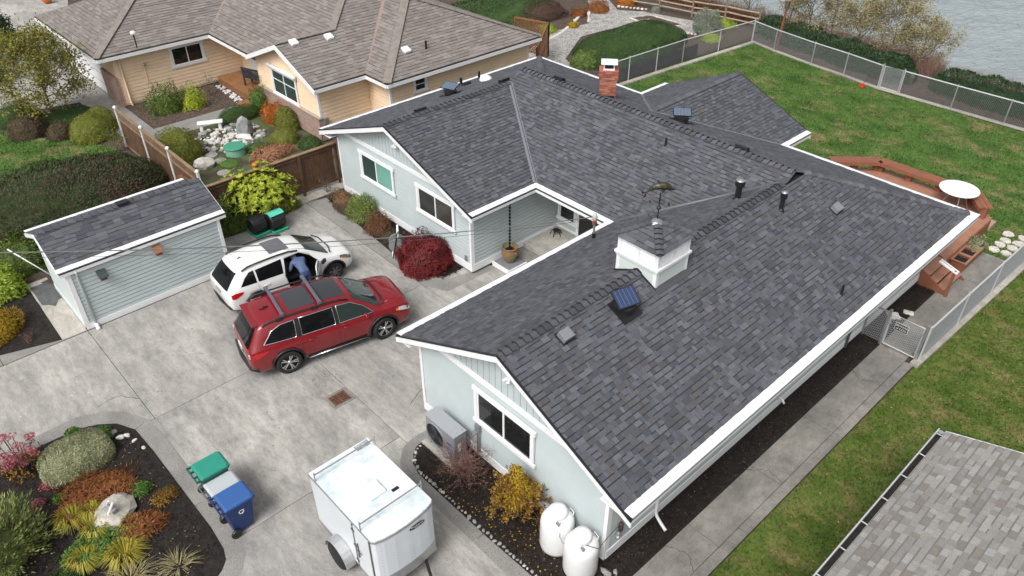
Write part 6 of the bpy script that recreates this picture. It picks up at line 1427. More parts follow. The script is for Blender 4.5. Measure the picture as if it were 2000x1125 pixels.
# its sign
st=thing('warning_sign','black dog warning sign with white letters hung on the side gate','sign',(-5.0,19.9,.86))
g=MB(); g.box(-.19,.19,-.006,.004,-.13,.13); g.build('plate',M['white'],st); g=MB(); g.box(-.18,.18,-.008,-.0061,-.12,.12); g.build('face',M['black'],st)
FY=Matrix(((1,0,0,0),(0,0,-1,0),(0,1,0,0),(0,0,0,1)))
text_on(st,'BEWARE',.088,Matrix.Translation((0,-.0095,.045))@FY,M['white']); text_on(st,'of DOG',.088,Matrix.Translation((0,-.0095,-.055))@FY,M['white'])
chainlink('chain_link_fence','short chain link panel between the side gate and the house wall',[(-6.0,19.95),(-5.46,19.95)],1.15,.075,.0045,posts=.5,m=linkm,rail=M['steel'])
rf=chainlink('chain_link_fence','pale chain link fence from the side gate along the walk towards the lawn',[(-4.3,20.0),(-4.1,27.4),(-3.9,31.0)],1.2,.075,.0045,posts=2.4,m=M['steel'])
g=MB(); g.bar((-4.3,19.7,.02),(-3.9,31,.02),.24,.09); g.build('mow_kerb',M['concclean'],kind='structure')
# split rail fence in the neighbour garden
sr=thing('split_rail_fence','weathered split rail fence at the end of the neighbour garden','fence',(-28,42,0),world=True); grw=mat('weathered_rail',(.30,.245,.185),.85,var=.2,scale=3,fine=.2)
P=[(-33.2,41.0),(-30.8,41.6),(-28.45,41.9),(-26.5,42.6),(-24.3,42.9)]
for x,y in P: g=MB(); g.obox((x,y,.55),(.12,.12,1.1),(0,0,.3)); g.build('post',mat('post_wood',(.2,.155,.115),.9) if (x,y)==P[0] else bpy.data.materials['post_wood'],sr,bevel=.02)
for a,c in zip(P[:-1],P[1:]):
    for z in (.3,.62,.95): g=MB(); g.tube([(*a,z+rnd.uniform(-.03,.03)),((a[0]+c[0])/2,(a[1]+c[1])/2,z+rnd.uniform(-.02,.02)),(*c,z+rnd.uniform(-.03,.03))],.05,6); g.build('rail',grw,sr)
# lattice screen by the peach house
ls=thing('lattice_screen','brown wooden lattice screen behind the peach house','screen',(-29.5,28.5,0),world=True); lm=mat('lattice_wood',(.22,.1,.045),.7,var=.2)
def latt(a,c,h):
    a=Vector((*a,0)); c=Vector((*c,0)); t=(c-a).normalized(); L_=(c-a).length; ang=math.atan2(t.y,t.x)
    for p in (a,c): g=MB(); g.obox((p.x,p.y,h/2),(.1,.1,h)); g.build('post',lm,ls)
    for z in (.1,h*.5,h-.03): g=MB(); g.bar(a+Vector((0,0,z)),c+Vector((0,0,z)),.06,.1); g.build('rail',lm,ls)
    for sgn in (1,-1):
        i=-h
        while i<L_+h:
            x0=i; x1=i+sgn*h; tlo,thi=0,1; dx=x1-x0
            if dx>0: tlo=max(0,-x0/dx); thi=min(1,(L_-x0)/dx)
            else: tlo=max(0,(L_-x0)/dx); thi=min(1,-x0/dx)
            if thi-tlo>.05: g=MB(); g.bar(a+t*(x0+dx*tlo)+Vector((0,0,h*tlo)),a+t*(x0+dx*thi)+Vector((0,0,h*thi)),.04 if 0 else .012,.04); g.build('lattice_slat',lm,ls)
            i+=.17
latt((-27.2,27.0),(-29.6,30.2),1.85); latt((-29.6,30.2),(-31.6,29.6),1.85)
# ---------------------------------------------------------------- deck, bench, table, steps
dk2=thing('back_deck','redwood back deck with built in perimeter bench','deck',(-8.5,27,0),world=True)
g=MB(); g.prism([(-12,24.1),(-5.75,24.1),(-5.75,28.9),(-6.5,29.9),(-10.2,29.9),(-12,28.2)],.0,.44); g.build('frame',M['redwood'],dk2)
y=24.15
while y<29.8:
    x0=-11.95 if y<28.2 else -11.95+(y-28.2)*1.05; x1=-5.78 if y<28.9 else -5.78-(y-28.9)*.75
    g=MB(); g.box(x0,x1,y,y+.135,.442,.475); g.build('deck_board',M['redwoodlt'],dk2); y+=.145
def bench(pts):
    for a,c in zip(pts[:-1],pts[1:]):
        a=Vector((*a,0)); c=Vector((*c,0)); t=(c-a).normalized(); nn=Vector((-t.y,t.x,0))
        for k in range(3): g=MB(); o=nn*(-.17+k*.17); g.bar(a+o+Vector((0,0,.9)),c+o+Vector((0,0,.9)),.155,.04); g.build('bench_plank',M['redwood'],dk2)
        g=MB(); g.bar(a-nn*.25+Vector((0,0,.85)),c-nn*.25+Vector((0,0,.85)),.03,.14); g.build('bench_apron',M['redwood'],dk2)
        L_=(c-a).length; k=max(1,round(L_/1.2))
        for i in range(k+1): p=a+t*(.1+(L_-.2)*i/k); g=MB(); g.box(p.x-.11,p.x+.11,p.y-.11,p.y+.11,.475,.86); g.build('bench_leg',M['redwood'],dk2)
bench([(-11.75,28.2),(-10.35,29.6),(-6.75,29.65),(-6.0,28.7)])
g=MB(); g.box(-6.35,-5.7,28.9,29.5,.0,.18); g.build('ground_step',mat('tan_step',(.40,.27,.2),.8),dk2)
tb2=thing('round_table','white round patio table on the back deck','table',(-7.1,28.85,.475))
g=MB(); g.lathe([(0,.70),(.66,.70),(.68,.715),(.68,.735),(.66,.745),(0,.745)],(0,0,0),48); g.build('table_top',M['white'],tb2,smooth=False)
for a in range(4): q=a*math.pi/2+.6; g=MB(); g.tube([(math.cos(q)*.2,math.sin(q)*.2,.7),(math.cos(q)*.48,math.sin(q)*.48,0)],.018,8); g.build('leg',M['steel'],tb2)
sp2=thing('wooden_steps','redwood steps down to the side walk with white handrail end','steps',(-5.5,24.4,0),world=True)
for sy in (23.75,25.05):
    g=MB(); g.extrude([(-6.0,sy,0),(-5.05,sy,0),(-5.05,sy,.06),(-5.98,sy,.56),(-6.05,sy,.56)],(0,.05,0)); g.build('stringer',M['redwood'],sp2)
for i,(x,z) in enumerate(((-5.32,.16),(-5.60,.32),(-5.88,.48))): g=MB(); g.box(x-.15,x+.14,23.8,25.05,z-.02,z+.02); g.build('tread',M['redwoodlt'],sp2,bevel=.006)
g=MB(); g.obox((-5.1,23.72,.5),(.08,.08,1.0)); g.build('newel_post',M['redwood'],sp2)
g=MB(); g.bar((-5.0,23.68,.95),(-5.62,23.72,1.12),.09,.04); g.bar((-5.0,23.82,.95),(-5.62,23.86,1.12),.05,.03); g.build('handrail',M['white'],sp2)
for k,(x,y) in enumerate(((-5.5,25.75),(-5.5,26.35),(-5.5,26.95))):
    t=thing('planter_box',['redwood planter box beside the steps','redwood planter box in the middle of the row by the walk','redwood planter box holding a pale variegated plant'][k],'planter',(x,y,0),group='planter boxes by the walk')
    g=MB()
    g.box(-.22,.22,-.27,-.24,0,.34); g.box(-.22,.22,.24,.27,0,.34); g.box(-.22,-.19,-.24,.24,0,.34); g.box(.19,.22,-.24,.24,0,.34); g.box(-.19,.19,-.24,.24,0,.03); g.build('box',M['redwood'],t)
    g=MB(); g.box(-.26,.26,-.3,-.23,.34,.365); g.box(-.26,.26,.23,.3,.34,.365); g.box(-.26,-.19,-.23,.23,.34,.365); g.box(.19,.26,-.23,.23,.34,.365); g.build('rim',M['redwoodlt'],t); g=MB(); g.box(-.19,.19,-.24,.24,.03,.28); g.build('soil',M['soil'],t)
# stepping stones
def flag(name,label,x,y,w,l,rot,z=.0,m=None,group=None,th=.04,seed=0):
    r_=random.Random(seed+int(x*100)); n=7; pts=[]
    for i in range(n): a=2*math.pi*i/n+r_.uniform(-.2,.2); k=r_.uniform(.85,1.1); pts.append((math.cos(a)*w*k,math.sin(a)*l*k))
    M2=Matrix.Rotation(rot,2); pts=[tuple(M2@Vector(p)) for p in pts]; g=MB(); g.prism([(x+p[0],y+p[1]) for p in pts],z-.02,z+th); return tag(g.build(name,m or M['stonepale'],None,bevel=.012),label,'stone',group)
k=0
for i in range(4):
    for j in range(3): flag('stepping_stone','pale irregular flagstone set in the grass past the side walk',-5.1+j*.42+rnd.uniform(-.05,.05),27.75+i*.48+rnd.uniform(-.05,.05)+j*.1,.2,.2,rnd.uniform(0,3),.0,group='flagstones past the side walk',seed=i*3+j)
for i,(x,y) in enumerate(((-33.3,7.35),(-32.4,7.5))): flag('stepping_stone','flat grey square slab in the grass before the lattice fence',x,y,.26,.26,.4,.0,M['concclean'],'grey slabs before the lattice fence')
for i,(x,y) in enumerate(((-31.9,7.8),(-31.3,7.85),(-30.7,7.9),(-30.2,7.95))): flag('stepping_stone','mossy plank like stepping stone beside the heather mound',x,y,.14,.36,.3,.0,mat('mossy_stone',(.16,.15,.09),.9,var=.3) if i==0 else bpy.data.materials['mossy_stone'],'mossy stepping stones')
for (x,y),wh in zip(((-30.7,11.0),(-29.95,11.05),(-28.85,10.65)),('beside the olive globe bush','in front of the green tank lid','closest to the board fence')): 
    g=MB(); g.lathe([(.26,-.02),(.26,.03),(.24,.04),(0,.04)],(x,y,0),20); tag(g.build('stepping_stone',M['concclean'],None),'round concrete stepping stone '+wh,'stone','round stepping stones in the moss garden')
# paver lying in the side bed
g=MB(); g.obox((-5.75,21.5,.03),(.36,.36,.04),(0,0,R(40))); tag(g.build('paving_slab',M['stonepale'],None,bevel=.01),'square pale paver lying on the soil by the steps','paver'); g=MB(); g.obox((-5.5,22.0,.03),(.3,.22,.04),(0,0,R(20))); tag(g.build('paving_slab',M['stonepale'],None,bevel=.02),'broken pale paver lying against the walk edge','paver')
# ---------------------------------------------------------------- neighbour garden pieces
bn=thing('garden_bench','dark slatted wooden garden bench on the entry deck','bench',(-35.6,15.9,.395),R(200)); bm_=mat('bench_blue_black',(.035,.042,.055),.6)
for i in range(5): g=MB(); g.box(-.62,.62,-.22+i*.1,-.14+i*.1,.40,.425); g.build('seat_slat',bm_,bn)
for i in range(11): g=MB(); g.obox((-.56+i*.112,.32,.68),(.075,.02,.5),(R(-12),0,0)); g.build('back_slat',bm_,bn)
for x in (-.62,.62):
    for y,h in ((-.22,.62),(.26,.95)): g=MB(); g.box(x-.035,x+.035,y-.03,y+.03,0,h); g.build('leg',bm_,bn)
    g=MB(); g.box(x-.045,x+.045,-.28,.3,.62,.65); g.build('arm',bm_,bn)
g=MB(); g.box(-.62,.62,.33,.37,.9,.97); g.box(-.6,.6,-.25,-.22,.34,.4); g.build('rail',bm_,bn); g=MB(); g.box(-.1,.25,-.15,.2,.43,.5); g.build('cushion',mat('tan_cushion',(.3,.22,.14),.9),bn,bevel=.03)
sbn=thing('stone_bench','white stone slab bench by the aggregate path','bench',(-33.1,12.15,0),R(65))
g=MB(); g.box(-.55,.55,-.18,.18,.36,.43); g.build('seat',M['white'],sbn,bevel=.02)
for x in (-.4,.4): g=MB(); g.box(x-.07,x+.07,-.13,.13,0,.36); g.build('leg',M['white'],sbn,bevel=.03)
g=MB(); g.lathe([(.42,0),(.42,.28),(.4,.32)],(-30.15,11.85,0),28); lidt=thing('tank_lid','green round tank lid in the moss garden','tank lid',(-30.15,11.85,0),world=True); g.build('riser',mat('pale_riser',(.2,.42,.33),.5),lidt); g=MB(); g.lathe([(.45,.32),(.46,.36),(.43,.385),(0,.40)],(-30.15,11.85,0),28); g.build('lid',mat('green_lid_plastic',(.05,.27,.17),.45),lidt,smooth=False)
def rock(name,label,x,y,z,s,m,seed,group=None,sc=(1,1,.7),cat='rock',sub=2,parent=None):
    bm2=bmesh.new(); bmesh.ops.create_icosphere(bm2,subdivisions=sub,radius=1); r_=random.Random(seed)
    ds=[(Vector((r_.gauss(0,1),r_.gauss(0,1),r_.gauss(0,1))).normalized(),r_.uniform(.62,.95)) for _ in range(11)]
    for v in bm2.verts:
        for d_,k in ds:
            q=v.co.dot(d_)
            if q>k: v.co-=d_*(q-k)
        v.co*=1+r_.uniform(-.05,.05); v.co=Vector((v.co.x*sc[0],v.co.y*sc[1],v.co.z*sc[2]))*s
    me=bpy.data.meshes.new(name); bm2.to_mesh(me); bm2.free(); me.materials.append(m); o=bpy.data.objects.new(name,me); COL.objects.link(o); o.location=(x,y,z); o.rotation_euler=(0,0,r_.uniform(0,6)); return tag(o,label,cat,group)
gr_=random.Random(5)
pm_=[M['stonepale'],M['stone'],mat('white_rock',(.6,.59,.57),.9,var=.15,scale=5),mat('slate_rock',(.17,.175,.18),.9,var=.25,scale=5)]
for i in range(210):
    a=gr_.uniform(0,6.28); q=math.sqrt(gr_.random()); x=-31.75+math.cos(a)*q*1.45; y=12.35+math.sin(a)*q*1.6; s_=gr_.uniform(.07,.19)
    mm=gr_.choices(pm_,[.35,.25,.3,.1] if q<.75 else [.2,.5,.05,.25])[0]; rock('river_rock',{0:'tan river rock in the dry creek pile before the peach house',1:'grey river rock in the dry creek pile before the peach house',2:'white river rock in the dry creek pile before the peach house',3:'dark slate river rock in the dry creek pile before the peach house'}[pm_.index(mm)],x,y,.05*gr_.random(),s_,mm,i,'river rocks in the dry creek',(1,.8,.6),sub=1)
rock('fountain_rock','tall craggy grey rock standing over the dry creek',-31.6,13.05,.3,.55,mat('craggy_grey',(.26,.265,.275),.9,var=.3,scale=4,bump=.8,bscale=9),77,None,(.8,.7,1.1)); rock('flat_rock','smooth white flat boulder in front of the craggy rock',-31.2,12.85,.1,.36,pm_[2],78,None,(1.2,.7,.5))
rock('boulder','big angular tan boulder beside the round green bush',-29.9,10.35,.15,.46,M['stonepale'],79,None,(1,.8,.75))
def pumpkin(x,y,r_,label,z=0):
    t=thing('pumpkin',label,'pumpkin',(x,y,z)); g=MB(); n=24; k=[]
    v=[];f=[]
    for i in range(9):
        ph=math.pi*i/8
        for j in range(n): th=2*math.pi*j/n; rr=r_*math.sin(ph)*(1+.07*abs(math.sin(th*4))); v.append((rr*math.cos(th),rr*math.sin(th),r_*.82-r_*.82*math.cos(ph)*(1-.12*math.sin(ph)**8)))
    f=[(i*n+j,i*n+(j+1)%n,(i+1)*n+(j+1)%n,(i+1)*n+j) for i in range(8) for j in range(n)]; g.add(v,f); g.build('fruit',mat('pumpkin_orange',(.65,.16,.02),.45),t,smooth=True)
    g=MB(); g.tube([(0,0,r_*1.55),(0.02,0,r_*1.85)],[.02,.014],6); g.build('stem',M['bark'],t)
pumpkin(-28.45,11.85,.12,'small pumpkin in the moss garden by the board fence'); pumpkin(-59.5,13.2,.35,'big orange pumpkin at the edge of the far driveway')
# pole, red dustpan at the shore fence
pl=thing('wooden_pole','rusty brown wooden pole topped with a bird box at the shore fence','pole',(-21.55,40.5,0)); g=MB(); g.tube([(0,0,0),(.12,0,2.3)],[.075,.065],8); g.build('shaft',mat('rust_brown_pole',(.22,.075,.035),.8,var=.2),pl); g=MB(); g.obox((.13,0,2.5),(.2,.2,.42)); g.build('bird_box',M['bark'],pl,bevel=.02); g=MB(); g.obox((.13,0,2.73),(.26,.26,.04)); g.build('box_lid',M['woodlt'],pl)
dp_=thing('long_handled_dustpan','red long handled yard scoop leaning on the shore fence','scoop',(-15.55,38.75,0)); rm=mat('scoop_red',(.6,.03,.015),.4)
g=MB(); g.extrude([(-.16,-.16,.02),(.16,-.16,.02),(.2,.12,.02),(-.2,.12,.02)],(0,0,.03)); g.box(-.2,.2,.1,.14,.05,.22); g.box(-.2,-.17,-.14,.1,.05,.14); g.box(.17,.2,-.14,.1,.05,.14); g.build('pan',rm,dp_,bevel=.01); g=MB(); g.tube([(0,.12,.2),(.45,.6,1.65)],.02,6); g.build('handle',M['black'],dp_); dp_.scale=(.62,.62,.62)
# edging stones round the gable bed
E_in=[(-11.55,7.75),(-11.42,7.3),(-11.15,7.06),(-10.8,6.96),(-10,6.96),(-8.4,6.98),(-6.8,7.04),(-5.6,7.08)]
for a,c in zip(E_in[:-1],E_in[1:]):
    a=Vector(a); c=Vector(c); L_=(c-a).length; q=0
    while q<L_-.06:
        s_=rnd.uniform(.04,.085); p=a+(c-a)*((q+s_)/L_); rock('edging_stone','small pale cobble in the row edging the gable bed',p.x,p.y+rnd.uniform(-.02,.02),.03,s_,rnd.choice([pm_[0],pm_[1],pm_[1]]),int(p.x*977),'cobbles edging the gable bed',(1,.65,.55),cat='stone',sub=1); q+=s_*1.7+rnd.uniform(.0,.05)
for i,(x,y,s_) in enumerate(((-5.85,8.2,.14),(-5.6,8.0,.16),(-5.45,7.75,.12),(-5.3,7.6,.1),(-5.7,8.35,.08))): rock('edging_stone','grey rounded stone at the corner of the side bed',x,y,.03,s_,M['stone'],200+i,'stones at the side bed corner',(1.2,.7,.5),cat='stone',sub=1)
# island bed: rock with a small sculpture, pebbles
rock('boulder','pale weathered flat rock in the island bed carrying a small sculpture',-14.55,.98,.12,.62,mat('limestone',(.40,.375,.325),.9,var=.3,scale=4,bump=1,bscale=8),301,None,(.75,1.0,.38))
scu=thing('garden_sculpture','small white post sculpture standing on the pale island rock','sculpture',(-14.55,.95,.28)); g=MB(); g.bar((-.15,0,.02),(.1,.02,.38),.05,.03); g.bar((.12,-.1,.02),(.12,.1,.3),.05,.03); g.build('stick',M['white'],scu); g=MB(); g.obox((.06,0,.08),(.3,.14,.1),(0,0,.4)); g.build('base',M['stone'],scu,bevel=.02)
for i,(x,y,s_,mm) in enumerate(((-17.35,1.55,.17,3),(-16.95,2.0,.1,2),(-16.9,2.15,.09,2),(-16.6,2.22,.07,2),(-16.2,2.3,.06,0),(-17.25,1.9,.12,3))): rock('garden_stone','loose garden stone at the rounded end of the island bed',x,y,.03,s_,pm_[mm],320+i,'loose stones in the island bed',(1.2,.8,.6),cat='stone',sub=2)
# oil drips and cracks in the concrete
def spots(label,c,rx,ry,n,r0,r1,m,seed,z=.0045):
    r_=random.Random(seed); b=MB()
    for i in range(n):
        x=c[0]+r_.gauss(0,.5)*rx; y=c[1]+r_.gauss(0,.5)*ry; q=r_.uniform(r0,r1); b.add([(x+math.cos(a*.785)*q*r_.uniform(.6,1.2),y+math.sin(a*.785)*q*r_.uniform(.6,1.2),z+i*.00002) for a in range(8)],[tuple(range(8))])
    tag(b.build('drip_stains',m),label,'stain',kind='stuff')
oil=mat('oil_stain',(.17,.163,.153),.7,var=.3,scale=8); pal=mat('lime_stain',(.55,.53,.49),.9,var=.1,scale=8)
spots('dark oil drips on the concrete near the drain',(-15.35,6.95),.55,.6,40,.008,.035,oil,1); spots('scattered dark drips on the open concrete',(-15,5),2.2,2.4,70,.006,.028,oil,2); spots('dark specks on the concrete before the shed',(-19.3,4.2),2.2,1.6,70,.006,.03,oil,4); spots('pale specks on the concrete before the island bed',(-19.8,1.0),1.2,1.6,12,.008,.025,pal,5)
def crack(pts,seed,w=.006):
    r_=random.Random(seed); P=[]; 
    for a,c in zip(pts[:-1],pts[1:]):
        for k in range(10): t=k/10; P.append(Vector((a[0]+(c[0]-a[0])*t+r_.gauss(0,.02),a[1]+(c[1]-a[1])*t+r_.gauss(0,.02),.0042)))
    b=MB(); v=[]
    for i,p in enumerate(P):
        t=(P[min(i+1,len(P)-1)]-P[max(0,i-1)]).normalized(); n=Vector((-t.y,t.x,0))*w*r_.uniform(.5,1.3); v+=[p-n,p+n]
    b.add(v,[(2*i,2*i+1,2*i+3,2*i+2) for i in range(len(P)-1)]); b.build('crack',M['soil'],kind='structure')
crack([(-18.1,2.9),(-18.6,2.5),(-18.5,1.9)],1); crack([(-12.9,8.2),(-13.3,9.4),(-13.1,10.6)],2); crack([(-9.2,3.2),(-7.6,3.7),(-6.2,3.5)],3); crack([(-5.4,12.9),(-5.0,13.3),(-4.57,13.2)],4); crack([(-5.4,18.3),(-5.1,18.0),(-4.57,18.35)],5); crack([(-5.4,9.7),(-4.9,9.9),(-4.57,9.6)],6)
# ---------------------------------------------------------------- neighbour ground
M['moss']=mat('moss_and_soil',(.055,.042,.028),.95,col2=(.075,.10,.03),scale=1.6,stops=(.42,.58),fine=.5,fscale=30,bump=1,bscale=25)
sheet('neighbour_driveway',[(-75,-20),(-42,-20),(-42,3.5),(-41.6,5.2),(-40.6,8.9),(-33.7,8.95),(-33.7,10.3),(-75,10.35)],-.028,M['conc'])
sheet('far_driveway',[(-75,10.35),(-47.2,10.35),(-47.2,10.6),(-60,14.6),(-75,16)],-.03,M['conc'])
pieces('entry_path',[rect(-35.05,-33.72,10.3,12.2),rect(-35.05,-33.72,12.2,14.4),rect(-38.6,-35.05,9.0,10.25),rect(-35.05,-33.72,9.0,10.29)],-.0,M['agg'])
bed('rose_bed',[(-38.5,10.28),(-35.07,10.28),(-35.07,14.5),(-36.0,14.9),(-38.5,14.9)],-.015,M['brownsoil'],.05,.3)
bed('moss_garden',[(-33.7,8.8),(-25.1,8.8),(-25.1,14.2),(-28.6,15.25),(-33.7,15.2)],-.02,M['moss'],.05,.35)
bed('rear_garden',[(-60,26.3),(-24.6,26.3),(-24.35,29),(-24.0,35.5),(-23.6,40.8),(-24,44.5),(-60,46)],-.04,M['brownsoil'],.06,.6)
bed('hedge_bed',[(-30.4,2.9),(-25.9,2.4),(-25.2,3.0),(-25.2,8.0),(-26,8.6),(-34,8.6),(-31,7.9),(-29.4,3.3)],-.02,M['brownsoil'],.04,.5)
gpath=[(-30.6,29.6),(-32.4,33.6),(-32.0,36.2),(-33.6,38.2),(-37,41.2),(-36,42.0),(-32.6,39.6),(-31.2,40.6),(-27.2,41.5),(-26.0,40.8),(-26.6,38.9),(-29,38.0),(-30.4,36.2),(-30.6,34),(-28.6,30.6),(-27.6,30.1),(-27,28.6),(-29.6,28.4)]
sheet('gravel_path',gpath,.03,M['gravel'])
bed('square_bed',[(-30.9,38.8),(-28.3,38.55),(-27.7,40.25),(-30.5,40.2)],.035,M['brownsoil'],.05,.3)
for a,c in (((-30.9,38.8),(-28.3,38.55)),((-28.3,38.55),(-27.7,40.25)),((-27.7,40.25),(-30.5,40.2)),((-30.5,40.2),(-30.9,38.8))):
    g=MB(); g.bar((*a,.06),(*c,.06),.07,.08); g.build('bed_edging',M['stonepale'],kind='structure')
# ---------------------------------------------------------------- foliage tools
def unit(a): return a/np.maximum(1e-9,np.linalg.norm(a,axis=-1,keepdims=True))
def leafcloud(name,p,n,L,W,m,parent,g,up=.5,spread=.9,droop=0,**kw):
    N_=len(p); r=unit(g.normal(size=(N_,3))); t=unit(r-n*np.sum(r*n,1,keepdims=True)); d=unit(n*up+t*spread+np.array([0,0,-droop])); s=unit(np.cross(d,unit(n+.6*r)))
    l=L*g.uniform(.6,1.3,(N_,1)); w=W*g.uniform(.7,1.25,(N_,1)); q=np.stack([p,p+d*l*.45+s*w*.5,p+d*l,p+d*l*.45-s*w*.5],1).reshape(-1,3)
    return bulk(name,q,4,m,parent,**kw)
def dome(g,N_,rx,ry,h,e=2.2,lump=.12,nl=14,depth=.25,zlow=-.1,base=0.):
    d=unit(g.normal(size=(N_*2,3))); d[:,2]=np.abs(d[:,2])*1.0+zlow*g.random(N_*2); d=unit(d)[:N_]
    k=(np.abs(d[:,0])**e+np.abs(d[:,1])**e+np.abs(d[:,2])**e)**(-1/e)
    bl=unit(g.normal(size=(nl,3))); bl[:,2]=np.abs(bl[:,2]); mx_=np.zeros(N_)
    for b_ in bl: mx_=np.maximum(mx_,np.exp(-((d-b_)**2).sum(1)/(1.6/nl)))
    f=1+lump*(mx_-.55)*1.5
    r=k*f*(1-depth*g.random(N_)**2)
    p=d*r[:,None]*np.array([rx,ry,h]); p[:,2]=np.maximum(p[:,2]+base,.01); n=unit(d/np.array([rx,ry,h])); return p,n
def core(parent,m,rx,ry,h,e,base=0,seed=0,k=.78):
    b=bmesh.new(); bmesh.ops.create_icosphere(b,subdivisions=3,radius=1); r_=random.Random(seed)
    for v in b.verts:
        q=v.co.normalized(); s=(abs(q.x)**e+abs(q.y)**e+abs(q.z)**e)**(-1/e)*k*r_.uniform(.93,1.05); v.co=Vector((q.x*s*rx,q.y*s*ry,max(-.02-base,q.z*s*h)+base))
    me=bpy.data.meshes.new('inner_foliage'); b.to_mesh(me); b.free(); me.materials.append(m); o=bpy.data.objects.new('inner_foliage',me); COL.objects.link(o); o.parent=parent; return o
def stems(parent,g,n,rx,ry,h,r0,m,lean=.8,wig=.15):
    b=MB()
    for i in range(n):
        a=g.uniform(0,6.28); q=math.sqrt(g.random())*lean; x,y=math.cos(a)*rx*q,math.sin(a)*ry*q; hh=h*g.uniform(.55,.95)
        b.tube([(x*.08,y*.08,-.03),(x*.35+g.normal()*wig*.2,y*.35+g.normal()*wig*.2,hh*.45),(x+g.normal()*wig*.3,y+g.normal()*wig*.3,hh)],[r0,r0*.7,r0*.25],5)
    return b.build('stem',m,parent)
def shrub(name,label,cat,c,rx,ry,h,m,n=2500,L=.09,W=.04,e=2.2,lump=.12,seed=0,up=.5,spread=.9,depth=.25,base=0,droop=0,corek=.8,stem=6,rot=0,group=None,stemm=None,nl=14,sr=.018):
    g=np.random.default_rng(seed+17); t=thing(name,label,cat,(c[0],c[1],c[2] if len(c)>2 else 0),rot,group)
    p,n_=dome(g,n,rx,ry,h,e,lump,nl,depth,base=base); leafcloud('foliage',p,n_,L,W,m,t,g,up,spread,droop)
    if corek: core(t,m,rx,ry,h,e,base,seed,corek)
    if stem: stems(t,g,stem,rx*.8,ry*.8,(h+base)*.8,sr,stemm or M['bark'])
    return t
LM={}
def lm_(k,*c): 
    if k not in LM: LM[k]=leafmat('leaf_'+k,*c)
    return LM[k]
lm_('limerhodo',(0.130,0.202,0.019),(0.351,0.429,0.039),(0.546,0.559,0.065)); lm_('darkrhodo',(0.039,0.078,0.016),(0.098,0.156,0.033),(0.221,0.273,0.052)); lm_('red',(0.058,0.009,0.013),(0.156,0.018,0.021),(0.273,0.046,0.039))
lm_('redlow',(0.143,0.008,0.013),(0.286,0.016,0.021)); lm_('spring',(0.078,0.130,0.026),(0.182,0.247,0.058),(0.351,0.403,0.156)); lm_('brownspirea',(0.091,0.039,0.023),(0.195,0.091,0.046),(0.286,0.156,0.078)); lm_('olive',(0.091,0.111,0.019),(0.169,0.189,0.033),(0.260,0.260,0.052))
lm_('hedge',(0.023,0.052,0.016),(0.052,0.098,0.026),(0.085,0.137,0.039)); lm_('heather',(0.029,0.052,0.018),(0.052,0.085,0.029),(0.111,0.065,0.052)); lm_('heatherred',(0.052,0.046,0.023),(0.091,0.058,0.042),(0.156,0.072,0.065)); lm_('gold',(.22,.12,.012),(.40,.26,.02),(.50,.36,.05)); lm_('goldbrown',(.12,.05,.02),(.22,.12,.025),(.42,.27,.03))
lm_('variegated',(0.130,0.156,0.078),(0.286,0.305,0.169),(0.468,0.468,0.286)); lm_('juniper',(.10,.135,.045),(.20,.25,.085),(.38,.40,.13)); lm_('yellowgrass',(.22,.19,.025),(.42,.36,.05),(.52,.47,.1)); lm_('rust',(0.117,0.042,0.018),(0.260,0.098,0.033),(0.390,0.169,0.058)); lm_('orange',(0.390,0.078,0.019),(0.546,0.156,0.026),(0.260,0.208,0.039))
lm_('pink',(.30,.07,.09),(.45,.13,.17),(.5,.2,.2)); lm_('conifer',(0.016,0.039,0.016),(0.039,0.078,0.033),(0.065,0.111,0.046)); lm_('mapletree',(0.085,0.10,0.018),(0.20,0.215,0.035),(0.36,0.27,0.07)); lm_('willow',(0.208,0.169,0.078),(0.338,0.299,0.156),(0.429,0.390,0.221)); lm_('silver',(0.130,0.163,0.117),(0.247,0.286,0.221),(0.364,0.390,0.325)); lm_('dryflower',(0.260,0.117,0.065),(0.416,0.208,0.117),(0.494,0.286,0.182)); lm_('green',(0.046,0.111,0.019),(0.098,0.195,0.039),(0.156,0.260,0.065)); lm_('boxgreen',(0.065,0.111,0.026),(0.130,0.195,0.046),(0.221,0.286,0.078)); lm_('lime',(0.169,0.260,0.026),(0.325,0.429,0.052),(0.455,0.546,0.104)); lm_('purplehedge',(0.058,0.046,0.026),(0.098,0.072,0.042),(0.143,0.104,0.065)); lm_('bronzeleaf',(0.156,0.078,0.046),(0.286,0.156,0.091),(0.364,0.247,0.143)); lm_('reed',(0.208,0.117,0.091),(0.325,0.208,0.169),(0.429,0.312,0.260))
# ---- around the house
rh=thing('rhododendron','large lime yellow rhododendron growing before the brown board fence','shrub',(-24.6,10.15,0)); g=np.random.default_rng(3)
# rosettes of leaves over a loose crown
ctr,nn=dome(g,330,1.0,1.25,1.15,2.2,.3,16,.45,base=.75)
P_=np.repeat(ctr,11,0); N2=np.repeat(unit(nn+np.array([0,0,.6])),11,0); leafcloud('foliage',P_,N2,.17,.06,LM['limerhodo'],rh,g,.35,1.0); stems(rh,g,14,.9,1.1,1.7,.03,M['bark'])
shrub('shrub','loose yellow green azalea between the shed and the rhododendron','shrub',(-24.55,8.75),.55,.75,1.05,LM['darkrhodo'],1500,.13,.05,lump=.3,seed=5,depth=.5,base=.3,corek=.45,stem=9)
shrub('shrub','low glossy dark leaved azalea behind the compost tumblers','shrub',(-24.35,9.5),.35,1.5,.55,LM['darkrhodo'],2600,.11,.045,lump=.2,seed=6,corek=.7); shrub('shrub','low olive leaved azalea at the patio edge past the tumblers','shrub',(-24.5,10.9),.4,.75,.5,LM['olive'],1300,.1,.045,seed=7,corek=.7)
mp=thing('japanese_maple','dense weeping dark red maple dome beside the house corner','shrub',(-17.95,12.72,0)); g=np.random.default_rng(9)
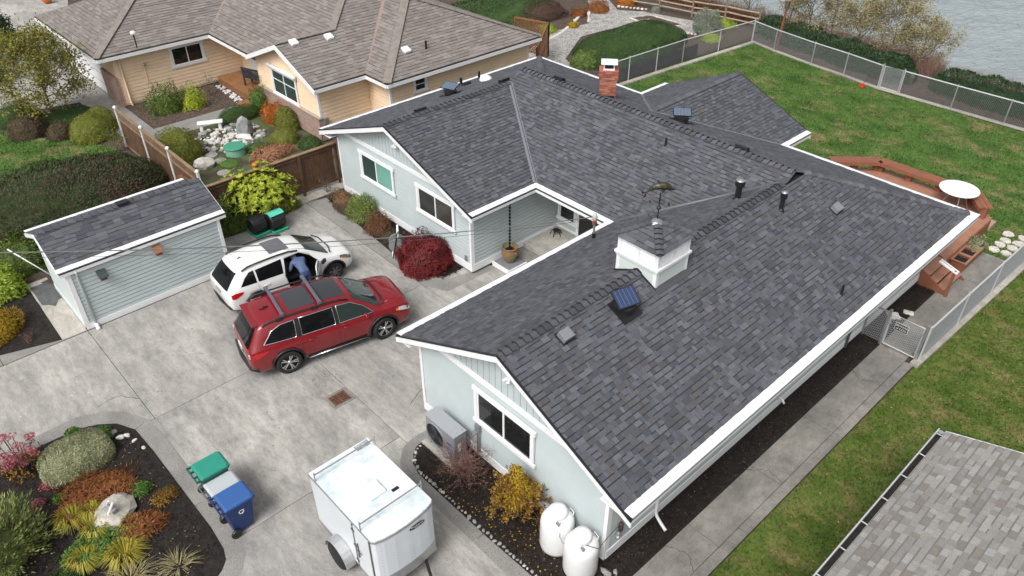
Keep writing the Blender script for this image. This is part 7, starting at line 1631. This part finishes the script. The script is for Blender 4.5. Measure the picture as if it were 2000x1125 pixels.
p,n_=dome(g,17000,.84,.98,1.0,2.4,.24,26,.3,base=.12); leafcloud('foliage',p,n_,.10,.028,LM['red'],mp,g,.35,.9,.35); k=p[:,2]<.55
p2,n2=dome(g,4500,.86,.98,.85,2.6,.08,12,.12,base=.02); k=(p2[:,2]<.5); leafcloud('skirt_foliage',p2[k],n2[k],.10,.03,LM['redlow'],mp,g,.3,.9,.5); core(mp,LM['red'],.82,.95,1.0,2.4,.12,2,.7); stems(mp,g,6,.3,.3,.7,.04,M['bark'])
shrub('shrub','bushy green shrub dotted with pale buds below the gable window','shrub',(-21.95,12.85),.62,.55,.88,LM['spring'],5200,.075,.026,lump=.2,seed=11,up=.9,spread=.7,depth=.4,corek=.65,stem=16)
shrub('shrub','rusty brown spirea beside the green shrub in the gable bed','shrub',(-20.85,12.72),.52,.48,.72,LM['brownspirea'],3800,.065,.02,lump=.25,seed=12,up=.8,depth=.5,corek=.55,stem=20,stemm=M['twig'])
shrub('shrub','autumn brown and green spirea near the gable bed end','shrub',(-23.35,12.85),.5,.42,.62,LM['bronzeleaf'],2400,.065,.024,lump=.25,seed=13,depth=.5,corek=.55,stem=14); shrub('ground_cover_plant','low dark purple heather carpet along the gable bed','plant',(-22.85,12.62),.75,.28,.22,LM['purplehedge'],2200,.05,.02,seed=14,corek=.8,stem=0)
shrub('ground_cover_plant','low purple heather patch between spirea and hose reel','plant',(-20.2,12.75),.6,.35,.25,LM['purplehedge'],2000,.05,.02,seed=15,corek=.7,stem=0)
def twiggy(name,label,c,r,h,n,m,seed,rad=.012,lean=1.0,leaf=None,ln=0,lL=.05):
    g=np.random.default_rng(seed); t=thing(name,label,'shrub',(c[0],c[1],0)); b=MB(); tips=[]
    def grow(p,d,l,rr,lev):
        q=p+d*l*.5+Vector(g.normal(size=3))*l*.08; e=p+d*l+Vector(g.normal(size=3))*l*.1; b.tube([p,q,e],[rr,rr*.8,rr*.55],4); tips.append(e); tips.append(q)
        if lev>0:
            for _ in range(int(g.integers(2,4))):
                dd=(d+Vector(g.normal(size=3))*.55).normalized(); dd.z=max(dd.z,-.05); grow(e if g.random()<.6 else q,dd,l*g.uniform(.55,.8),rr*.55,lev-1)
    for i in range(n):
        a=g.uniform(0,6.28); q=g.uniform(.2,lean); d=Vector((math.cos(a)*q*r/h,math.sin(a)*q*r/h,1)).normalized(); grow(Vector((g.normal()*.04,g.normal()*.04,-.02)),d,h*.42,rad,3)
    b.build('branches',m,t)
    if leaf:
        T_=np.array([tuple(x) for x in tips]); T_=T_[T_[:,2]>h*.12]; idx=g.integers(0,len(T_),ln); pp_=T_[idx]+g.normal(size=(ln,3))*.03; nn_=unit(pp_-np.array([0,0,h*.35])); leafcloud('foliage',pp_,nn_,lL,lL*.42,leaf,t,g,.6,.8)
    return t
twiggy('shrub','bare reddish twiggy shrub beside the grey heat pump',(-9.95,7.66),.7,1.2,34,mat('red_twig',(.16,.085,.075),.8,var=.3,scale=4),21,.016,1.2,LM['brownspirea'],1100,.04)
twiggy('shrub','upright shrub with golden yellow leaves before the gable wall',(-8.25,7.82),.4,1.3,15,M['twig'],22,.012,.2,LM['goldbrown'],4600,.085)
g=np.random.default_rng(40); yb=[o for o in bpy.data.objects if o.get('label','').startswith('upright shrub with golden')][0]
p,n_=dome(g,3000,.4,.42,.75,2,.25,12,.5,base=.7); leafcloud('bright_foliage',p,n_,.085,.036,LM['gold'],yb,g,.6,.8)
twiggy('shrub','small leafless grey shrub against the board fence end',(-24.55,13.0),.45,.8,9,M['twig'],23,.009,1.2,LM['brownspirea'],120,.04)
# ---- shed corner
shrub('shrub','fresh green rounded shrub beside the shed side wall','shrub',(-25.9,1.55),.72,.68,.95,LM['lime'],3200,.13,.055,lump=.3,seed=31,depth=.35,corek=.7); shrub('shrub','golden yellow spirea dome in the mulch corner bed','shrub',(-23.75,.8),.85,.8,.9,LM['gold'],6500,.085,.035,lump=.28,seed=32,depth=.4,corek=.72,stem=10)
shrub('shrub','dark evergreen shrub with pinkish brown tops behind the shed slab','shrub',(-27.4,2.5),1.25,.9,.95,LM['darkrhodo'],4200,.1,.04,lump=.25,seed=33,corek=.75); shrub('shrub','pinkish bronze shrub topping the dark evergreen behind the shed','shrub',(-27.9,2.0),.8,.6,1.2,LM['bronzeleaf'],1900,.09,.035,lump=.3,seed=34,depth=.5,corek=.4); twiggy('shrub','tiny brown dried shrub by the kerb in the corner bed',(-22.75,1.45),.3,.32,8,M['twig'],35,.006,1.2,LM['brownspirea'],260,.04)
# ---- heather mound, neighbour lawn shrubs
mo=thing('heather_mound','huge dark green and purple heather mound behind the shed','shrub',(-30.0,4.9,0)); g=np.random.default_rng(50)
p,n_=dome(g,30000,2.9,3.8,1.6,2.1,.09,30,.1); leafcloud('foliage',p,n_,.10,.04,LM['heather'],mo,g,.7,.7); p,n_=dome(g,30000,2.92,3.82,1.62,2.1,.09,30,.05)
nz_=np.sin(p[:,0]*1.3+1)+np.sin(p[:,1]*1.1)+np.sin(p[:,0]*2.7+p[:,1]*1.9); k=nz_>.9; leafcloud('reddish_foliage',p[k],n_[k],.09,.035,LM['heatherred'],mo,g,.7,.7); core(mo,LM['heather'],2.9,3.8,1.6,2.1,0,1,.88)
for lab,c,r_,h,m in (('dark clipped dome shrub nearest the neighbour driveway',(-40.2,6.1),1.0,.85,'hedge'),('purplish clipped dome shrub on the neighbour lawn',(-38.4,6.0),.85,.85,'purplehedge'),('small brown clipped dome shrub in the neighbour row',(-37.1,6.95),.58,.65,'purplehedge'),('olive green dome shrub before the lattice fence',(-36.1,7.95),.95,1.05,'olive'),('dark low shrub under the neighbour maple',(-38.6,7.8),1.3,.5,'hedge'),('second olive dome shrub behind its twin by the lattice fence',(-36.8,8.6),.8,1.0,'olive')):
    shrub('shrub',lab,'shrub',c,r_,r_,h,LM[m],int(4200*r_),.07,.03,seed=int(-c[0]*10),lump=.08,depth=.15,corek=.88,stem=0)
def tree(name,label,c,h,spread,m,wood,seed,leaves,lL,first=.25,n1=11,trunk=.09,dens=1,up=.5,levs=2,cz=.55):
    g=np.random.default_rng(seed); t=thing(name,label,'tree',(c[0],c[1],c[2] if len(c)>2 else 0)); b=MB(); tips=[]
    top=Vector((g.normal()*.1,g.normal()*.1,h)); b.tube([(0,0,-.1),(g.normal()*.05,g.normal()*.05,h*.4),tuple(top*.97)],[trunk,trunk*.65,trunk*.15],7)
    def grow(p,d,l,rr,lev):
        mpt=p+d*l*.5+Vector(g.normal(size=3))*l*.07; e=p+d*l+Vector(g.normal(size=3))*l*.1; b.tube([p,mpt,e],[rr,rr*.7,rr*.4],5)
        if lev==0 or g.random()<.35: tips.append(e); tips.append(mpt)
        if lev>0:
            for _ in range(3):
                dd=(d+Vector(g.normal(size=3))*.5).normalized(); grow(p+(e-p)*g.uniform(.45,1),dd,l*g.uniform(.45,.7),rr*.5,lev-1)
    for i in range(n1):
        f=first+(1-first)*(i+.5)/n1; a=i*2.4+g.normal()*.3; s_=spread*(1-.55*max(0,(f-cz)/(1-cz)))*(1-.3*max(0,(cz-f)/cz)); grow(Vector((0,0,h*f*.92)),Vector((math.cos(a),math.sin(a),up)).normalized(),s_*.72,trunk*.4,levs)
    b.build('trunk',wood,t)
    T_=np.array([tuple(x) for x in tips]); idx=g.integers(0,len(T_),leaves); pp_=T_[idx]+g.normal(size=(leaves,3))*spread*.085/dens; leafcloud('crown',pp_,unit(g.normal(size=(leaves,3))+np.array([0,0,.9])),lL,lL*.5,m,t,g,.2,1.0); return t
tree('maple_tree','open crowned maple turning yellow green beside the neighbour driveway',(-39.4,7.4),3.9,2.1,LM['mapletree'],M['twig'],61,9500,.14,first=.1,n1=30,cz=.28,up=.45,trunk=.07)
tree('conifer_tree','dark blue green conifer at the neighbour driveway edge',(-50.3,7.3),3.6,1.9,LM['conifer'],M['bark'],62,9000,.16,first=.1,n1=22,up=.05,cz=.2); tree('conifer_tree','smaller dark conifer next to the taller one',(-46.6,6.4),2.2,1.2,LM['conifer'],M['bark'],63,4500,.14,first=.1,n1=16,up=.05,cz=.2)
twiggy('shrub','thin coral red twig dogwood on the neighbour drive edge',(-43.6,5.9),.35,1.0,8,mat('coral_twig',(.4,.12,.08),.7),64,.012)
# ---- moss garden and rose bed
for lab,c,rx,ry,h,m,n,L_ in (('big olive green globe bush beside the lattice fence',(-31.45,9.95),.98,.98,1.35,'olive',6500,.07),('long dark clipped hedge by the aggregate path',(-33.45,13.65),.55,1.05,.62,'hedge',5200,.06),('feathery green dwarf conifer at the deck step',(-33.9,15.0),.62,.55,1.0,'green',3200,.08),('fiery orange red shrub before the brick base',(-32.05,14.75),.55,.55,.95,'orange',2600,.09),('orange and olive shrub against the brick base',(-31.1,14.85),.7,.5,.95,'olive',2800,.08),('olive clipped low dome in front of the brick base',(-29.85,14.0),.68,.62,.62,'olive',3000,.06),('dark low evergreen at the brick corner',(-28.6,14.6),.6,.5,.4,'hedge',1800,.07),('rust brown dried hydrangea heads along the board fence',(-28.95,12.95),.6,.95,.45,'dryflower',2600,.1),('low green creeper beside the green tank lid',(-29.8,12.75),.45,.55,.3,'green',1700,.06),('dark green shrub with roses in the peach house bed',(-36.6,11.65),.75,.95,1.35,'darkrhodo',3000,.1),('yellow green shrub in the peach house bed',(-36.15,12.75),.5,.6,1.15,'limerhodo',1500,.1),('low moss cushion between the stepping stones',(-29.5,11.2),.7,.6,.1,'green',1400,.04)):
    shrub('shrub',lab,'shrub',c,rx,ry,h,LM[m],n,L_,L_*.42,lump=.1 if m in('olive','hedge') else .28,seed=int(c[1]*37)+3,depth=.15 if m in('olive','hedge') else .45,corek=.88 if m in ('olive','hedge') else .6,stem=0 if m in('olive','hedge') else 8)
twiggy('shrub','bare rose bush in the peach house bed by the deck',(-37.0,13.9),.5,1.2,7,M['twig'],71,.01,1,LM['darkrhodo'],120,.06); twiggy('shrub','nearly leafless thorny shrub near the wall downspout',(-37.2,11.0),.5,.9,10,M['twig'],72,.01,1.1,LM['darkrhodo'],200,.06); twiggy('shrub','brown twiggy shrub beside the lattice fence post',(-33.9,8.3),.4,1.1,7,M['twig'],73,.01,1,LM['olive'],420,.08); twiggy('shrub','climbing rose on the trellis by the gable window',(-33.6,15.15),.25,1.7,5,M['twig'],74,.012,.7,LM['darkrhodo'],300,.09)
shrub('shrub','terracotta leaved shrub peeping over the shed roof','shrub',(-27.0,8.2),.75,.45,1.35,LM['dryflower'],2000,.12,.05,seed=75,lump=.3,corek=.6)
# white pebbles before the deck
gp=np.random.default_rng(80)
for i in range(110):
    x=-38.0+3.7*gp.random(); y=14.55+.36*gp.random()-.15*(x+36)/2; rock('deck_pebble','white pebble scattered along the entry deck edge',x,y,.02,gp.uniform(.05,.11),pm_[2],400+i,'white pebbles along the entry deck',(1,.8,.5),sub=1)
# ---- rear garden
hb=shrub('clipped_hedge','broad clipped green hedge mound beside the slatted chain link fence','hedge',(-27.2,34.6),2.0,4.0,1.0,LM['hedge'],26000,.085,.035,e=3,lump=.05,seed=90,depth=.08,corek=.93,stem=0); shrub('clipped_hedge','small leafy laurel hedge next to the main roof corner','hedge',(-27.3,30.9),.9,.95,.75,LM['boxgreen'],4200,.1,.05,seed=91,lump=.1,corek=.85,stem=0)
shrub('shrub','silver green lavender bush in the rear garden by the rail fence','shrub',(-26.1,40.2),.85,.8,1.25,LM['silver'],5000,.13,.03,lump=.2,seed=92,up=1,spread=.6,corek=.7,stem=12); shrub('heather_mound','wide heather mound behind the peach house','shrub',(-37.0,33.0),3.0,4.4,.75,LM['hedge'],17000,.12,.05,e=2.6,lump=.1,seed=93,depth=.1,corek=.93,stem=0); shrub('heather_mound','orange tinged heather patch topping the mound behind the peach house','shrub',(-35.4,35.0),1.6,2.2,.7,LM['heatherred'],6000,.1,.04,seed=94,depth=.1,corek=.9,stem=0)
for lab,c,r_,h,m in (('yellow green small shrub on the rear garden mulch',(-32.6,33.2),.5,.5,'lime'),('rust red small shrub on the rear garden mulch',(-33.6,37.0),.5,.45,'rust'),('dark round shrub at the heather mound edge',(-33.2,32.2),.5,.5,'hedge'),('orange autumn shrub past the gravel fork',(-33.2,41.2),.8,.9,'orange'),('orange red low shrub at the gravel fork',(-33.4,38.6),.8,.7,'rust'),('tall green shrub at the far garden edge',(-36.0,40.6),.9,.9,'darkrhodo'),('lime ground cover beside the lavender bush',(-25.0,39.2),.6,.3,'lime'),('small grey rock cress by the rail fence',(-30.8,41.2),.3,.3,'silver'),('green tuft at the garden rail fence foot',(-26.2,41.8),.9,.35,'lime'),('yellow small shrub by the mulch stones',(-32.2,35.0),.35,.35,'gold'),('dark shrub beyond the rear garden mulch',(-38.5,39.5),1.2,1.0,'darkrhodo'),('russet shrub at the far corner of the rear garden',(-39.5,37.2),.9,.7,'brownspirea')):
    shrub('shrub',lab,'shrub',c,r_,r_,h,LM[m],int(2000*r_)+500,.09,.04,seed=int(c[1]*91),lump=.2,corek=.75,stem=4)
for i in range(46):
    t=i/45; x=-30.6-1.9*t+ (0 if t<.6 else -1.5*(t-.6)); y=29.4+7.2*t; rock('edging_stone','pale stone in the row edging the gravel path',x-.15,y,.03,.14*gp.uniform(.6,1.1),pm_[0],600+i,'stones edging the gravel path',sub=1,cat='stone')
for a,c,n in (((-32.2,36.4),(-33.8,38.2),9),((-33.0,40.2),(-31.4,41.0),8),((-27.0,38.9),(-26.2,39.2),5)):
    for i in range(n): t=i/max(1,n-1); rock('edging_stone','pale stone in the row edging the far gravel fork',a[0]+(c[0]-a[0])*t,a[1]+(c[1]-a[1])*t,.05,gp.uniform(.09,.15),pm_[0],700+i,'stones edging the far gravel fork',sub=1,cat='stone')
# ---- shore: clipped hedges, willows, canes
def longhedge(label,pts,w,h,m,n,seed):
    g=np.random.default_rng(seed); t=thing('clipped_hedge',label,'hedge',(pts[0][0],pts[0][1],0),world=True); P=np.array(pts,float); seg=np.linalg.norm(np.diff(P,axis=0),axis=1); cs=np.concatenate([[0],np.cumsum(seg)]); s=g.uniform(0,cs[-1],n); i=np.clip(np.searchsorted(cs,s)-1,0,len(seg)-1); f=(s-cs[i])/seg[i]; b0=P[i]+(P[i+1]-P[i])*f[:,None]; d=unit(P[i+1]-P[i]); nrm=np.stack([-d[:,1],d[:,0]],1)
    a=g.uniform(-.15,math.pi+.15,n); wob=1+.08*np.sin(s*2.1+seed)+.06*np.sin(s*5.3); endk=np.clip(np.minimum(s,cs[-1]-s)/.8,.05,1)**.5; ca=np.cos(a); sa=np.sin(a); k=(np.abs(ca)**3+np.abs(sa)**3)**(-1/3)*wob*endk*(1-.12*g.random(n)**2)
    p=np.stack([b0[:,0]+nrm[:,0]*ca*k*w,b0[:,1]+nrm[:,1]*ca*k*w,np.maximum(.02,sa*k*h)],1); nn_=np.stack([nrm[:,0]*ca,nrm[:,1]*ca,sa],1); leafcloud('foliage',p,unit(nn_),.14,.055,m,t,g,.7,.7)
    b=MB(); q=[]
    for j,pt in enumerate(pts):
        dd=unit(P[min(j+1,len(P)-1)]-P[max(j-1,0)]); nx,ny=-dd[1],dd[0]; kk=.74 if 0<j<len(pts)-1 else .5; q.append([(pt[0]+nx*w*kk*c_,pt[1]+ny*w*kk*c_,max(-.02,h*kk*s_)) for c_,s_ in ((-1,-.05),(-.9,.6),(-.6,.92),(0,1),(.6,.92),(.9,.6),(1,-.05))])
    k_=7; b.add([v for r_ in q for v in r_],[(i_*k_+j,i_*k_+j+1,(i_+1)*k_+j+1,(i_+1)*k_+j) for i_ in range(len(q)-1) for j in range(k_-1)]); b.build('inner_foliage',m,t); return t
longhedge('dark clipped hedge along the shore behind the wooden pole',[(-24.2,42.7),(-22,42.4),(-19.5,41.9),(-17,41.4),(-15.2,41.2),(-14.0,41.3)],.8,1.05,LM['conifer'],15000,101); longhedge('dark clipped hedge along the shore past the garden gate',[(-13.2,41.6),(-11,41.3),(-8,41.2),(-4,41.3),(3,41.4)],.85,1.1,LM['conifer'],17000,102)
for lab,c,h,sp,sd,lv in (('tall sparse yellowing willow on the lake bank',(-20.2,43.9,-.6),4.6,2.3,111,7500),('fine twigged yellowing willow leaning by the shore hedge',(-16.3,43.2,-.5),3.6,1.9,112,7000),('thin willow on the bank behind the split rail fence',(-23.4,45.0,-.8),3.4,1.6,113,2600),('low bushy willow between the two shore hedge willows',(-18.3,43.5,-.4),2.6,1.9,118,6500),('low bushy willow at the near end of the shore hedge',(-14.7,43.2,-.4),2.4,1.7,119,5500),('low bushy willow close to the wooden pole',(-21.9,44.4,-.5),2.8,1.8,110,5000),('pale small willow on the bank past the gate',(-8.2,43.6,-.6),2.3,1.5,114,3500),('second pale small willow on the bank past the gate',(-5.6,43.8,-.6),2.4,1.5,115,3500),('bare brown thicket tree behind the split rail fence',(-26.5,45.2,-.5),2.6,1.6,116,2200),('leafy brown thicket tree at the rail fence end',(-29.2,45.0,-.3),2.8,1.8,117,3500)):
    tree('willow_tree',lab,c,h,sp,LM['willow'] if sd not in (116,117) else LM['mapletree'],M['twig'],sd,lv,.11,first=.12,n1=15,trunk=.06,up=1.1,levs=3)
def canes(label,box,n,h,m,seed,z=0,name='cane_thicket'):
    g=np.random.default_rng(seed); x=g.uniform(box[0],box[1],n); y=g.uniform(box[2],box[3],n); zz=np.full(n,z)-np.clip((y-43)*.5,0,1.5); a=g.uniform(0,6.28,n); w=.014; hh=h*g.uniform(.5,1.2,n); lx=g.normal(size=n)*.22*h; ly=g.normal(size=n)*.22*h
    A_=np.stack([x-np.cos(a)*w,y-np.sin(a)*w,zz],1); B_=np.stack([x+np.cos(a)*w,y+np.sin(a)*w,zz],1); C_=np.stack([x+lx,y+ly,zz+hh],1); bulk(name,np.stack([A_,B_,C_],1).reshape(-1,3),3,m,label=label,cat='canes',kind='stuff')
canes('pinkish brown rose canes between shore hedge and willows',(-22.5,-13.6,42.2,44.5),9000,1.25,LM['reed'],121); canes('pinkish brown rose canes on the bank past the gate',(-13,2,42.4,44.2),8000,.9,LM['reed'],122); canes('brown thicket of canes behind the split rail fence',(-34,-23.5,43.2,46),9000,1.3,LM['brownspirea'],123,.1)
# ---- island bed
shrub('clipped_shrub','grey green variegated shrub clipped to a flat top in the island bed','shrub',(-16.85,.95),.62,.85,.62,LM['variegated'],9000,.05,.024,e=3.2,lump=.05,seed=131,depth=.1,corek=.92,stem=0); shrub('plant','small bright green perennial at the rounded kerb','plant',(-17.35,1.65),.27,.3,.2,LM['green'],700,.08,.04,seed=132,stem=0); shrub('plant','tiny green perennial beside the dark kerb stone','plant',(-17.95,1.15),.16,.18,.14,LM['green'],300,.07,.035,seed=133,stem=0)
sd=thing('sedum_plant','tall pink flowering sedum at the island bed edge','plant',(-17.55,-.1,0)); g=np.random.default_rng(134); b=MB(); hp_=[];hn=[]
for i in range(30):
    a=g.uniform(0,6.28); q=math.sqrt(g.random())*.62; x,y=math.cos(a)*q*.8,math.sin(a)*q; h_=g.uniform(.45,.95); b.tube([(x*.3,y*.3,-.02),(x*.7,y*.7,h_*.5),(x,y,h_)],.009,4); p,n_=dome(g,70,.10,.10,.07,2,.1,5,.2); hp_.append(p+np.array([x,y,h_])); hn.append(n_)
b.build('stem',M['twig'],sd); leafcloud('flower_head',np.concatenate(hp_),np.concatenate(hn),.04,.03,LM['pink'],sd,g,.5,.8); p,n_=dome(g,500,.45,.55,.5,2,.2,8,.5); leafcloud('foliage',p,n_,.09,.045,LM['goldbrown'],sd,g,.4,1)
for i,(x,y) in enumerate(((-16.55,.15),(-16.1,-.25))): 
    t=thing('sedum_plant',('low pink sedum tuft beside the clipped shrub','small pink sedum tuft near the juniper')[i],'plant',(x,y,0)); p,n_=dome(g,300,.16,.2,.16,2,.2,6,.3); leafcloud('flower_head',p,n_,.045,.03,LM['pink'],t,g,.5,.8)
shrub('plant','small dark green tuft near the pink sedum','plant',(-15.95,.2),.15,.15,.12,LM['green'],300,.07,.03,seed=136,stem=0)
def mat_plant(label,c,rx,ry,h,m,n,L_,W_,seed,up=.4,spread=1,name='plant'):
    g=np.random.default_rng(seed); t=thing(name,label,'plant',(c[0],c[1],0)); p,n_=dome(g,n,rx,ry,h,2.4,.25,16,.6); leafcloud('foliage',p,n_,L_,W_,m,t,g,up,spread); return t
mat_plant('rusty brown dried astilbe mat in the island bed',(-15.5,.9),.75,.95,.26,LM['rust'],5200,.13,.02,141,.25,1.1); mat_plant('rust orange dried perennial below the pale rock',(-13.85,1.35),.38,.55,.3,LM['rust'],2200,.12,.02,142); mat_plant('orange tipped small perennial near the island kerb',(-14.3,2.05),.22,.3,.2,LM['goldbrown'],700,.11,.022,143); mat_plant('green and rust small sedum in the island mulch',(-14.9,1.75),.25,.25,.22,LM['green'],700,.07,.03,144); mat_plant('green creeping perennial under the yellow grass',(-13.95,.45),.6,.8,.24,LM['green'],4200,.07,.035,145)
def grass_tuft(label,c,n,h,r_,m,seed):
    g=np.random.default_rng(seed); t=thing('ornamental_grass',label,'grass',(c[0],c[1],0)); a=g.uniform(0,6.28,n); q=np.sqrt(g.random(n))*r_; bx=np.cos(a)*q*.4; by=np.sin(a)*q*.4; d=np.stack([np.cos(a),np.sin(a)],1)*g.uniform(.5,1,(n,1))*r_; hh=h*g.uniform(.5,1.1,n); w=.007
    s=np.stack([-np.sin(a),np.cos(a)],1)*w; z0_=np.zeros(n); p0=np.stack([bx,by,z0_],1); p1=np.stack([bx+d[:,0]*.5,by+d[:,1]*.5,hh],1); p2=np.stack([bx+d[:,0]*1.15,by+d[:,1]*1.15,hh*.55],1); S3=np.stack([s[:,0],s[:,1],z0_],1)
    q1=np.stack([p0-S3,p0+S3,p1+S3,p1-S3],1); q2=np.stack([p1-S3,p1+S3,p2+S3*.2,p2-S3*.2],1); bulk('blades',np.concatenate([q1,q2],1).reshape(-1,3),4,m,t)
for i,(lab,c,h,r_) in enumerate((('golden grass tuft between juniper and pale rock',(-15.05,.2),.34,.36),('golden grass tuft at the foot of the pale rock',(-14.35,.55),.3,.3),('golden grass tuft spreading below the creeping green plant',(-13.35,.75),.28,.42),('golden grass tuft by the astilbe mat',(-14.95,.62),.3,.26),('golden grass tuft right under the rock sculpture',(-14.0,1.15),.26,.24),('golden grass tuft next to the juniper tips',(-13.75,.05),.3,.34))): grass_tuft(lab,c,260,h,r_,LM['yellowgrass'],150+i)
grass_tuft('dry straw coloured grass clump at the near end of the island bed',(-12.7,.6),150,.16,.5,LM['willow'],160); grass_tuft('second dry straw coloured clump near the island kerb',(-12.3,1.5),90,.12,.4,LM['willow'],161)
# juniper: feathery sprays on arching arms
jn=thing('juniper','big feathery yellow green juniper filling the island bed corner','shrub',(-15.2,-1.25,0)); g=np.random.default_rng(170); V=[];NN=[]; b=MB()
for i in range(230):
    a=g.uniform(0,6.28); el=g.uniform(.1,1.35); d=np.array([math.cos(a)*math.cos(el),math.sin(a)*math.cos(el),math.sin(el)*.95]); L_=g.uniform(.85,1.3); base=np.array([math.cos(a)*.1,math.sin(a)*.1,.1])
    if i%5==0: b.tube([tuple(base),tuple(base+d*L_*.9)],[.02,.006],4)
    s=np.sort(g.random(46))**.8; side=unit(np.cross(d,[0,0,1.])+1e-6); off=(g.random(46)-.5)[:,None]*side*.34*(1.05-s)[:,None]; pts=base+d*(s*L_)[:,None]+off+g.normal(size=(46,3))*.025; pts[:,2]-=.22*s**2; V.append(pts); NN.append(np.repeat(unit(d+np.array([0,0,.15]))[None],46,0)+off*2.2)
b.build('stem',M['bark'],jn); leafcloud('foliage',np.concatenate(V),unit(np.concatenate(NN)),.12,.028,LM['juniper'],jn,g,1.2,.45); core(jn,LM['juniper'],.75,.75,.8,2,0,5,.9)
jn.scale=(1.0,1.0,1.25)
shrub('shrub','low dark shrub at the foot of the big juniper','shrub',(-13.35,-.55),.5,.5,.35,LM['hedge'],1500,.08,.03,seed=171,corek=.8,stem=0)
shrub('plant','pale variegated trailing plant in the end planter box','plant',(-5.5,27.0,.3),.3,.38,.35,LM['variegated'],900,.08,.035,lump=.3,seed=172,depth=.5,corek=.5,stem=0)
# ---- litter: fallen leaves and chips
def litter(label,box,n,m,seed,z=.02,s=.035,name='fallen_leaves',keep=None):
    g=np.random.default_rng(seed); p=np.stack([g.uniform(box[0],box[1],n),g.uniform(box[2],box[3],n),np.full(n,z)+g.random(n)*.03],1)
    if keep is not None: p=p[keep(p[:,0],p[:,1])]; n=len(p)
    leafcloud(name,p,np.repeat(np.array([[0,0,1.]]),n,0),s,s*.6,m,None,g,.12,1,label=label,cat='leaves',kind='stuff')
lm_('fallen',(.25,.12,.04),(.38,.24,.08),(.45,.36,.2))
litter('fallen tan leaves on the side lawn',(-4.2,0,8,24),170,LM['fallen'],181,.04,.07); litter('yellow leaves dropped on the gable bed mulch',(-10.5,-6.5,7.0,8.2),220,LM['gold'],182,.03,.05); litter('pale chips and leaves on the island mulch',(-17,-11.9,-2,2.2),420,LM['fallen'],183,.04,.045); litter('pale chips on the side bed soil',(-6.05,-5.45,8.6,22),120,LM['willow'],184,.02,.03); litter('leaf litter in the peach house bed',(-38.3,-35.2,10.4,14.6),420,LM['fallen'],185,.03,.06); litter('tan thatch and leaves on the back lawn',(-23,-4,28,39),300,LM['fallen'],186,.04,.06); litter('leaf chips in the left gable bed',(-24,-16.6,12.5,13.4),160,LM['fallen'],187,.04,.04)
lm_('chip',(.012,.009,.008),(.03,.021,.017),(.07,.05,.04))
for lab,box,n,sd_ in (('dark bark chips over the island bed',(-18,-11.45,-3,2.4),9000,190),('dark bark chips over the gable bed',(-11.4,-4.4,7.05,8.3),4500,191),('dark bark chips over the left gable bed',(-24,-16.8,12.45,13.4),3000,192),('dark bark chips over the side bed',(-6.05,-5.45,8.5,24.4),4000,193),('dark bark chips over the corner bed',(-28,-22.7,-3,2.1),4500,194)): litter(lab,box,n,LM['chip'],sd_,.02,.06,'bark_chips',(lambda x,y:(y<2.3)&(y-x*.0<2.35-np.clip(-16.9-x,0,2)**1.6*.95)&~((x>-11.95)&(y>1.9-(x+11.95)))) if sd_==190 else (lambda x,y:(x>-11.0)|(y>7.4)) if sd_==191 else None)
